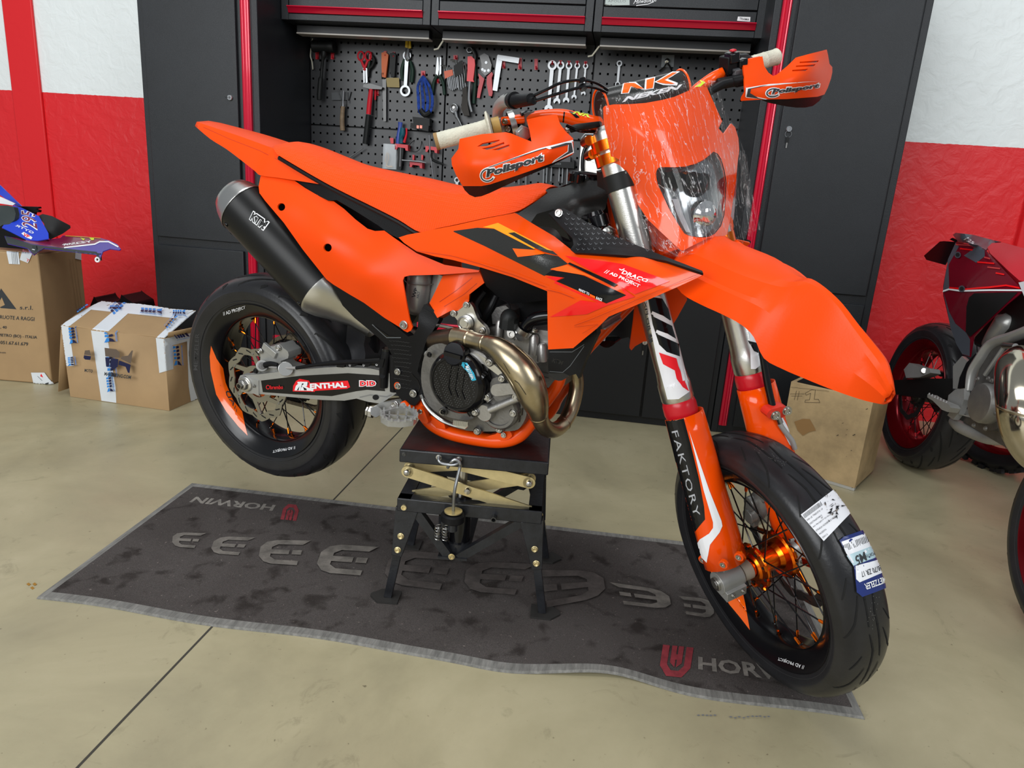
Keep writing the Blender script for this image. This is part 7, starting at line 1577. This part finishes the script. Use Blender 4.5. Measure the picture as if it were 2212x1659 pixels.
# ================================================================ TOOLS ON THE PEGBOARD
def t(x, y, d=.016): return atY(x, y, YP - d)
PXM = 2.50e-3                                               # metres per picture pixel at the board
def tool(name, label, cat, parts, group=None):
    ks = list(parts)
    if len(ks) == 1: o = parts[ks[0]].build(name); return tag(o, label, cat, group)
    allv = [v for k in ks for v in parts[k].v]; c = V((sum(v.x for v in allv) / len(allv), YP - .01, min(v.z for v in allv)))
    r = empty(name, label, cat, group, loc=c)
    for k in ks: parts[k].build(k, r, Matrix.Translation(-c), fixn=False)
    return r
def pr(L, d, th, m_, mb=None): mb = mb or MB(); return mb.prism([t(x, y, d) for x, y in L], (0, th, 0), m_)
def tb(L, m_, d=.016, n=10, sm=4, mb=None, flat=1.):           # L: (px,py,rpx)
    mb = mb or MB(); return mb.tube([t(q[0], q[1], q[3] if len(q) > 3 else d) for q in L], [q[2] * PXM * (1 if q[2] else 1) for q in L], m_, n, sm, flat=flat, upv=(0, 1, 0))
HK = 'red hooks on the pegboard'
def hook(x, y, label, w=6, h=16):
    mb = MB(); pr([(x - w / 2, y), (x + w / 2, y), (x + w / 2, y + h), (x - w / 2, y + h)], .006, .004, TOOLR, mb); tb([(x, y + h - 4, 1.4, .006), (x, y + h - 3, 1.4, .02), (x, y + h - 8, 1.4, .028)], TOOLR, mb=mb, sm=2)
    tag(mb.build('pegboard_hook'), label, 'hook', HK)
hook(685, 110, 'red hook under the left end of the rubber mallet head', 7, 18); hook(718, 110, 'red hook under the right end of the rubber mallet head', 7, 18)
hook(800, 112, 'red hook behind the red handled scissors'); hook(815, 193, 'red hook carrying the hammer head', 6, 14); hook(832, 110, 'red hook behind the orange handled file'); hook(850, 112, 'red hook behind the black scraper')
hook(877, 118, 'red hook seen through the big ring spanner', 6, 8); hook(914, 153, 'red hook holding the blue straps', 9, 12); hook(946, 170, 'red hook under the needle nose pliers', 5, 10); hook(984, 119, 'red hook above the black hex key holder', 9, 10)
hook(1088, 128, 'red hook at the corner of the metal square', 7, 20); hook(1123, 125, 'red hook at the arm end of the metal square', 8, 25); hook(1158, 127, 'empty red hook to the right of the metal square', 7, 24)
tool('rubber_mallet', 'black rubber mallet hanging at the upper left of the pegboard', 'mallet', {'head': MB().lathe(t(675, 100, .05), t(722, 101, .05) - t(675, 100, .05), [(0, 0), (.026, 0), (.030, .006), (.027, .03), (.027, .085), (.030, .11), (.026, .118), (0, .118)], TOOLB, 24), 'handle': tb([(700, 108, 5.5, .05), (699, 122, 5.5, .05), (697, 130, 3.2, .05), (694, 166, 3.2, .05), (693, 170, 5, .05), (690, 205, 5.5, .05), (690, 216, 4.5, .05)], TOOLB, sm=2)})
def ringt(x, y, r1, r2, m_, th=.006, d=.02, mb=None, ry_=None, n=24):
    mb = mb or MB(); c = t(x, y, d); return mb.lathe(c, (0, 1, 0), [(r2 * PXM, 0), (r1 * PXM, 0), (r1 * PXM, th), (r2 * PXM, th), (r2 * PXM, 0)], m_, n)
mb = MB(); 
for s in (-1, 1):
    c = 787.5 + s * 8; mb.tube([t(c + 6.5 * cos(a), 121 + 9.5 * sin(a), .024) for a in [i * pi / 9 for i in range(19)]], .0045, TOOLR, 8, caps=False); tb([(c - s * 1, 131, 2.4, .024), (787.5 + s * 2, 143, 2.8, .024), (788 - s * 2, 152, 2, .024)], TOOLR, mb=mb, sm=2)
bl = MB(); pr([(784, 146), (788, 146), (788, 178), (785, 180)], .022, .003, TOOLS_, bl); pr([(789, 146), (793, 148), (794, 178), (790, 180)], .026, .003, TOOLS_, bl)
tool('scissors', 'scissors with red finger rings hanging left of the orange file', 'scissors', {'handle': mb, 'blade': bl})
mb = tb([(803, 120, 3.4, .018), (808, 130, 3.4, .018), (804, 142, 3, .018), (797, 150, 3, .018), (796, 166, 2, .018)], TOOLB, sm=4); tb([(798, 128, 3, .016), (796, 145, 3, .016), (790, 175, 2, .016)], TOOLG, mb=mb); tool('snips', 'black handled snips tucked behind the red scissors', 'snips', {'body': mb})
tool('hammer', 'hammer with dark head and red and grey handle', 'hammer', {'head': pr([(785, 182), (800, 180), (826, 188), (824, 193), (798, 192), (784, 188)], .045, .022, TOOLD), 'handle': tb([(802, 190, 4, .035), (799, 215, 5, .035), (796, 247, 5, .035)], TOOLR, sm=3, mb=None), 'grip': tb([(796, 248, 5.4, .035), (792, 285, 5.8, .035), (789, 311, 5.8, .035)], TOOLB, sm=2)})
tool('screwdriver', 'thin red screwdriver hanging right of the hammer', 'screwdriver', {'handle': tb([(811, 191, 2.6), (810.5, 216, 1.8)], TOOLR, sm=1), 'shaft': tb([(810.5, 216, 1.2), (810, 254, 1.2)], TOOLD, sm=1)})
tool('file', 'file with orange and black handle', 'file', {'handle': pr([(824, 114), (832, 112), (839, 118), (835, 150), (833, 168), (825, 166), (824, 140)], .028, .014, mat('orange grip', (.6, .12, .02), .5)), 'ferrule': tb([(829, 158, 5.2), (829, 171, 4.4)], TOOLB, sm=1), 'blade': pr([(826, 170), (834, 170), (834, 262), (828, 262)], .02, .006, TOOLD)})
tool('scraper', 'scraper with black handle and tarnished square blade', 'scraper', {'handle': pr([(842, 118), (849, 112), (855, 118), (853, 150), (852, 166), (844, 166), (842, 145)], .028, .014, TOOLB), 'blade': pr([(834, 168), (862, 168), (863, 189), (836, 188)], .02, .003, mat('tarnished brass', (.14, .11, .05), .45, .8))})
mb = MB(); pr([(876, 86), (881, 84), (881, 104), (875, 102)], .02, .006, mat('yellow tips', (.75, .5, .02), .4), mb); pr([(883, 84), (887, 87), (888, 104), (882, 105)], .02, .006, MATS['yellow tips'], mb); tb([(882, 106, 5), (880, 122, 6.5), (884, 130, 5.5)], TOOLS_, mb=mb, sm=2); h_ = tb([(874, 128, 2.8), (868, 150, 3.4), (869, 174, 3)], TOOLG, sm=3); tb([(886, 132, 2.8), (891, 152, 4.4), (889, 178, 4)], TOOLG, mb=h_, sm=3)
tool('pliers', 'pliers with yellow tips and dark green handles behind the ring spanner', 'pliers', {'jaw': mb, 'handle': h_})
def spanner(x0, y0, x1, y1, r0, r1, w, name, label, cat, group=None, openend=False, m_=None):
    m_ = m_ or TOOLS_; mb = MB(); ringt(x0, y0, r0, r0 * .55, m_, .007, .022, mb); a = V((x0, y0)); b = V((x1, y1)); d = (b - a).normalized(); n = V((-d.y, d.x))
    p, q_ = a + d * r0 * .8, b - d * r1 * .8; sh = MB(); pr([tuple(v) for v in (p - n * w, p + n * w, q_ + n * w * .85, q_ - n * w * .85)], .021, .005, m_, sh)
    e = MB()
    if openend: L = [b + d * (r1 * cos(k)) + n * (r1 * sin(k)) for k in [radians(v) for v in range(45, 316, 18)]] + [b + n * r1 * -.35 + d * r1 * .1, b - d * r1 * .2, b + n * r1 * .35 + d * r1 * .1]; pr([tuple(v) for v in L], .022, .007, m_, e)
    else: ringt(x1, y1, r1, r1 * .62, m_, .007, .022, e)
    return tool(name, label, cat, {'ring_end': mb, 'shank': sh, 'open_end' if openend else 'lower_ring': e}, group)
spanner(879, 120, 875, 196, 8.5, 11, 4, 'ring_spanner', 'large bright ring spanner hanging in front of the pliers', 'spanner')
RG_ = 'ratchet spanners in a row'
for i, (x0, y0, x1, y1, r0, r1, w) in enumerate(((1193, 141, 1185, 235, 9, 9, 4), (1211, 141, 1203, 219, 7.5, 7.5, 3.2), (1229, 142, 1223, 217, 6.5, 7, 2.8), (1247, 142, 1240, 210, 5.6, 5.6, 2.2), (1265, 143, 1260, 202, 5, 5, 2))):
    hook(x0, y0 - 11, 'red hook holding the %s ratchet spanner of the row' % ('largest', 'second largest', 'middle', 'second smallest', 'smallest')[i], 7, 10)
    o = spanner(x0, y0, x1, y1, r0, r1, w, 'ratchet_spanner', '%s of the five steel ratchet spanners hanging in a row' % ('largest', 'second largest', 'middle', 'second smallest', 'smallest')[i], 'spanner', RG_, True)
    if i == 0: pass
mb = spanner(1338, 137, 1334, 182, 5.5, 5, 2.6, 'ring_spanner', 'single steel spanner hanging above the handlebar pad', 'spanner')
mb = MB()
for x in (906, 914, 922, 930): tb([(914, 164, 2, .03), (x - 3, 185, 2.8, .04), (x + 1 + (x - 918) * .25, 215, 3.2, .045), (x, 240, 3, .04), (916, 250, 3, .035)], mat('blue webbing', (.01, .05, .30), .8, bump=1., bscale=200, var=.5, vscale=60), mb=mb, flat=.5)
tb([(908, 236, 5, .045), (918, 248, 6, .04), (930, 242, 5, .045)], TOOLB, mb=mb); tool('ratchet_strap', 'bundle of blue webbing straps hanging on a red hook', 'strap', {'body': mb})
mb = MB(); pr([(891, 252), (928, 256), (928, 272), (893, 268)], .06, .05, TOOLB, mb); pr([(887, 265), (926, 272), (925, 284), (886, 276)], .07, .03, TOOLB, mb)
for x in (900, 907): pr([(x, 270.5), (x + 5, 271.2), (x + 4.6, 277.5), (x, 277)], .072, .003, DECORG, mb)
tool('work_lamp', 'small black lamp with two orange squares under the blue straps', 'lamp', {'body': mb})
def pliers(x, y, jw, h1, h2, label, grip, jm=None):
    j = MB(); pr([(x - 5, y + 1), (x - 2, y), (x - 1, y + 26), (x - 3, y + 40), (x - 8, y + 36)], .024, .008, jm or TOOLS_, j); pr([(x + 1, y), (x + 4, y + 1), (x + 4, y + 36), (x, y + 40), (x, y + 26)], .024, .008, jm or TOOLS_, j)
    h_ = tb([(x - 5, y + 40, 3, .02), (x - 12, y + 56, 3.4, .02), (x - 15, y + 80, 3, .02)], grip, sm=4); tb([(x + 1, y + 40, 3, .02), (x + 8, y + 56, 3.4, .02), (x + 11, y + 82, 3, .02)], grip, mb=h_, sm=4); tool('pliers', label, 'pliers', {'jaw': j, 'handle': h_})
pliers(949, 123, 0, 0, 0, 'needle nose pliers with dark green handles', TOOLG)
for (x, y, m_, lab, n, up) in ((955, 140, mat('orange holder', (.75, .16, .08), .5), 'hex key set in an orange holder', 6, 0), (976, 128, TOOLB, 'hex key set in a black holder', 5, 0)):
    k_ = MB(); dx = 3.6 if n == 6 else 5
    for i in range(n): X = x + 9 + i * dx; tb([(X - 12 + i, y + 2 + i * 3, 1.3, .022), (X - 2, y + 2 + i * 2.5, 1.3, .022), (X, y + 8, 1.4, .022), (X + 6, y + (56 if n == 6 else 70) - abs(i - 2) * 2, 1.5, .022)], TOOLS_, mb=k_, sm=2, n=6)
    hd = pr([(x + 4, y + 14), (x + 22, y + 10 + (0 if n == 6 else -8)), (x + 24, y + 22 + (0 if n == 6 else 8)), (x + 6, y + 30 + (0 if n == 6 else 10))], .026, .012, m_)
    tool('hex_key_set', lab, 'hex keys', {'holder': hd, 'keys': k_})
mb = pr([(1010, 122), (1018, 121), (1025, 128), (1026, 140), (1022, 172), (1024, 177), (1008, 175), (1010, 150)], .045, .014, REDD); bl = tb([(1015, 176, 3, .04), (1013, 215, 3.4, .04), (1019, 242, 3, .04)], TOOLS_, sm=3)
br_ = pr([(1000, 190), (1008, 186), (1010, 225), (1014, 250), (1002, 250), (996, 235)], .045, .018, mat('wire bristles', (.06, .055, .05), .9, bump=1., bscale=600)); tool('wire_brush', 'wire brush with a red handle and steel bar', 'brush', {'handle': mb, 'bar': bl, 'bristles': br_})
mb = MB(); mb.tube([t(1014 + 6 * cos(a), 108 + 6 * sin(a), .02) for a in [i * pi / 3 for i in range(7)]], .004, TOOLS_, 6, caps=False); tb([(1020, 106, 4, .02), (1026, 118, 4, .02), (1024, 135, 4.5, .02)], TOOLD, mb=mb); h_ = tb([(1026, 140, 3.5, .018), (1026, 180, 4, .018), (1023, 224, 3.6, .018)], TOOLG, sm=3); tb([(1006, 150, 3, .016), (1003, 180, 3, .016)], TOOLG, mb=h_); tool('water_pump_pliers', 'water pump pliers with green handles behind the wire brush', 'pliers', {'jaw': mb, 'handle': h_})
mb = pr([(1036, 121), (1046, 115), (1055, 120), (1062, 140), (1060, 155), (1048, 164), (1040, 155), (1040, 138)], .028, .012, TOOLD); 
for x, y in ((1050, 135), (1042, 150), (1047, 153), (1055, 152)): ringt(x, y, 2.6, .5, TOOLS_, .003, .031, mb, n=12)
h_ = pr([(1033, 158), (1046, 170), (1041, 190), (1036, 212), (1030, 211), (1033, 188), (1036, 178)], .028, .014, TOOLR); pr([(1052, 165), (1062, 155), (1065, 160), (1062, 168), (1064, 200), (1062, 208), (1056, 207), (1051, 180)], .028, .014, TOOLR, h_); tool('crimping_pliers', 'crimping pliers with red handles and dark riveted head', 'pliers', {'head': mb, 'handle': h_})
tool('metal_square', 'bright metal set square hanging on two red hooks', 'square', {'stock': pr([(1075, 118), (1122, 125), (1120, 137), (1084, 131), (1076, 128)], .03, .012, TOOLS_), 'blade': pr([(1074, 119), (1085, 130), (1074, 197), (1064, 195)], .024, .004, TOOLS_)})
mb = MB(); mb.tube([t(980 + 7.5 * cos(a), 234 + 9 * sin(a), .03) for a in [i * pi / 10 for i in range(21)]], .0055, TOOLS_, 8, caps=False); ringt(980, 234, 7, .5, TOOLD, .004, .028, mb); ringt(980, 232, 2.2, .5, STEEL, .006, .034, mb, n=12)
tool('socket_ratchet', 'steel socket ratchet hanging above the left grip', 'ratchet', {'head': mb, 'shaft': tb([(984, 242, 4, .03), (987, 254, 3.5, .03), (990, 258, 2.4, .03), (1012, 305, 2.4, .03), (1020, 330, 3, .03)], TOOLS_, sm=2)})
mb = pr([(716, 200), (758, 198), (753, 216), (717, 216)], .012, .01, mat('dull magnet bar', (.06, .065, .07), .5)); tb([(727, 188, .6, .02), (733, 205, .6, .02), (738, 218, .6, .02)], TOOLD, mb=mb, n=6); tb([(750, 199, 1, .02), (751, 222, .8, .02)], TOOLD, mb=mb, n=6); tool('magnet_bar', 'grey magnetic bar with thin picks stuck to it', 'magnet', {'body': mb})
tool('bradawl', 'awl with an old wooden handle stuck on the magnetic bar', 'awl', {'shaft': tb([(742, 196, 1.4, .03), (741, 220, 1.6, .03), (741, 230, 3, .03)], TOOLS_, sm=1), 'handle': tb([(741, 230, 4.6, .03), (740, 240, 4.4, .03), (739, 262, 5, .03), (740, 282, 5, .03)], WOODM, sm=2)})
ho = lambda x, y, w, lab: tag(pr([(x, y + 13), (x, y), (x + w, y + 3), (x + w, y + 16), (x + w - 5, y + 15), (x + w - 6, y + 10), (x + 6, y + 8), (x + 4, y + 13)], .05, .045, TOOLR).build('tool_holder'), lab, 'holder', 'red clip holders')
ho(853, 310, 28, 'red clip holder with the blue and teal tools'); ho(919, 315, 25, 'red clip holder below the throttle grip'); ho(885, 348, 27, 'red clip holder carrying a loose steel rod')
mb = MB()
for x in (891, 910): pr([(x, 334), (x + 4, 335), (x + 3, 346), (x, 345)], .02, .015, TOOLR, mb)
tool('steel_rod', 'loose steel rod lying in a red clip holder', 'rod', {'rod': tb([(868, 346, 1.6, .06), (905, 349, 1.8, .06), (921, 352, 1, .06)], TOOLS_, sm=1)}); tool('holder_prongs', 'pair of red prongs above the steel rod', 'holder', {'body': mb})
tool('plastic_lever', 'blue plastic lever with a hole, in the red clip holder', 'lever', {'body': tb([(865, 264, 5, .035), (864, 275, 4, .035), (860, 300, 4.5, .035), (859, 318, 3, .035)], BLUEP, flat=.5)})
tool('screwdriver', 'screwdriver with a teal handle in the red clip holder', 'screwdriver', {'handle': tb([(870, 276, 4.5, .04), (869, 290, 6.5, .04), (867, 298, 4.5, .04), (867, 310, 5, .04)], TEALP, sm=3), 'shaft': tb([(866, 312, 2, .04), (864, 360, 2, .04)], TOOLS_, sm=1)})
tool('cutter', 'red handled cutter leaning in the red clip holder', 'cutter', {'body': tb([(878, 277, 2, .045), (878, 290, 2, .045), (873, 308, 3, .045)], TOOLR)})
tool('clamp', 'black bar clamp hanging under the red clip holder', 'clamp', {'body': pr([(858, 318), (872, 318), (869, 345), (866, 367), (857, 366), (859, 340)], .04, .025, TOOLB)})
CLR = mat('clear plastic case', (.8, .85, .88), .1, alpha=.35); mb = pr([(828, 310), (856, 312), (855, 366), (826, 364)], .05, .03, CLR); tool('parts_case', 'clear plastic case of small parts above the seat', 'case', {'case': mb, 'contents': tb([(832, 350, 1.4, .035), (836, 330, 1.2, .035), (840, 340, 1.4, .035), (835, 358, 2, .035), (848, 360, 2, .035)], mat('brass parts', (.6, .4, .2), .4, .8), sm=3)})
tool('hanging_tag', 'small red tab above the clear plastic case', 'hook', {'body': pr([(842, 298), (850, 298), (850, 310), (844, 310)], .02, .004, TOOLR)})
tool('cable_tie', 'black cable tie bent in a loop through two peg holes', 'cable tie', {'body': tb([(895, 303, .7, .002), (885, 313, .7, .03), (887, 325, .7, .04), (898, 328, .7, .04), (908, 320, .7, .03), (911, 305, .7, .002)], TOOLB, n=6)})
tool('tie_down_bar', 'long steel rod with black clip below the throttle grip', 'rod', {'rod': tb([(927, 292, 2, .05), (929, 330, 1.8, .05), (931, 345, 1.6, .05), (938, 400, 1.6, .05)], TOOLS_, sm=1), 'clip': tb([(932, 330, 2.5, .05), (934, 345, 3, .045), (958, 355, 1.8, .03)], TOOLB, sm=3)})
tool('awl_tip', 'bright pointed steel tip sticking up behind the seat', 'tool', {'body': tb([(755, 340, 1.6, .03), (784, 320, 1., .03)], TOOLS_, sm=1)})
rk = MB(); pr([(1180, 348), (1236, 350), (1238, 345), (1241, 346), (1240, 364), (1180, 360)], .06, .055, TOOLB, rk); pr([(1200, 338), (1232, 338), (1232, 350), (1200, 350)], .05, .04, mat('smoked handles', (.03, .03, .035), .3), rk)
ro = tool('screwdriver_rack', 'black wall rack for screwdrivers behind the tank', 'rack', {'body': rk}); text(ro, 'PARKSIDE', (1192, 355), (1212, 356), (1212, 352), (1192, 351), mat('grey print', (.2, .22, .22), .5))
SG = 'screwdrivers in the black rack'
for i, (x, y1, m_) in enumerate(((1175, 407, 1), (1182, 395, 0), (1192, 392, 0), (1209, 392, 0), (1216, 395, 0), (1226, 404, 1))):
    tool('screwdriver', '%s screwdriver shaft from the left in the black rack' % ('first', 'second', 'third', 'fourth', 'fifth', 'sixth')[i], 'screwdriver', {'shaft': tb([(x, 356, 1.7, .035), (x - 2, y1, 1.7, .035)], TOOLS_, sm=1), 'handle': tb([(x, 340, 3, .035), (x, 356, 3, .035)], TOOLB, sm=1), 'tip': tb([(x - 2, y1, 1.2, .035), (x - 2, y1 + 5, .8, .035)], TOOLD, sm=1)}, SG)
for i, (x, y0, y1) in enumerate(((1087, 375, 402), (1112, 372, 395), (1122, 370, 398), (1137, 365, 402))): tool('punch', '%s slim steel shaft from the left under the right handguard' % ('first', 'second', 'third', 'fourth')[i], 'tool', {'shaft': tb([(x, y0 - 25, 1.5, .03), (x - 1, y1, 1.5, .03)], TOOLS_, sm=1), 'handle': tb([(x, y0 - 45, 3, .03), (x, y0 - 22, 3, .03)], TOOLB, sm=1)}, 'slim tools low on the board')
tool('ring_spanner', 'ring end of a spanner just above the seat under the handguard', 'spanner', {'ring': ringt(987, 389, 6, 3.4, TOOLS_), 'shank': pr([(984, 394), (990, 394), (989, 410), (984, 410)], .021, .005, TOOLS_)})
mb = MB(); c = [(1256, 300), (1264, 290), (1330, 292), (1334, 400), (1248, 405)]; pr(c, .03, .004, ALUB, mb)
mb.tube([t(x, y, .035) for x, y in c], .007, TOOLS_, 8); ringt(1286, 328, 20, 18, ALUB, .004, .036, mb); tool('metal_tray', 'shallow bright aluminium tray leaning behind the fork', 'tray', {'tray': mb})
tool('rubber_hose', 'black rubber hose curled in front of the aluminium tray', 'hose', {'body': tb([(1262, 400, 3.6, .06), (1258, 360, 3.6, .06), (1262, 325, 3.6, .06), (1280, 300, 3.6, .06), (1300, 294, 3.6, .06), (1330, 300, 3.6, .06)], BLACKG, n=12)})
mb = pr([(1430, 119), (1457, 119), (1455, 145), (1428, 145)], .004, .003, mat('clear adhesive pad', (.5, .55, .58), .15, alpha=.4)); mb.lathe(t(1441, 132, .006), (0, -1, 0), [(.012, 0), (.012, .006), (.006, .01), (.006, .02), (.010, .022), (0, .026)], CHROME, 18); tool('adhesive_hook', 'clear adhesive pad with a steel knob above the bar pad', 'hook', {'body': mb})
tool('looped_cable', 'black cable looped over the steel knob', 'cable', {'body': tb([(1424, 154, 1.6, .02), (1434, 146, 1.6, .025), (1441, 137, 1.6, .03), (1449, 147, 1.6, .025), (1452, 156, 1.6, .02)], BLACKG, n=8)})
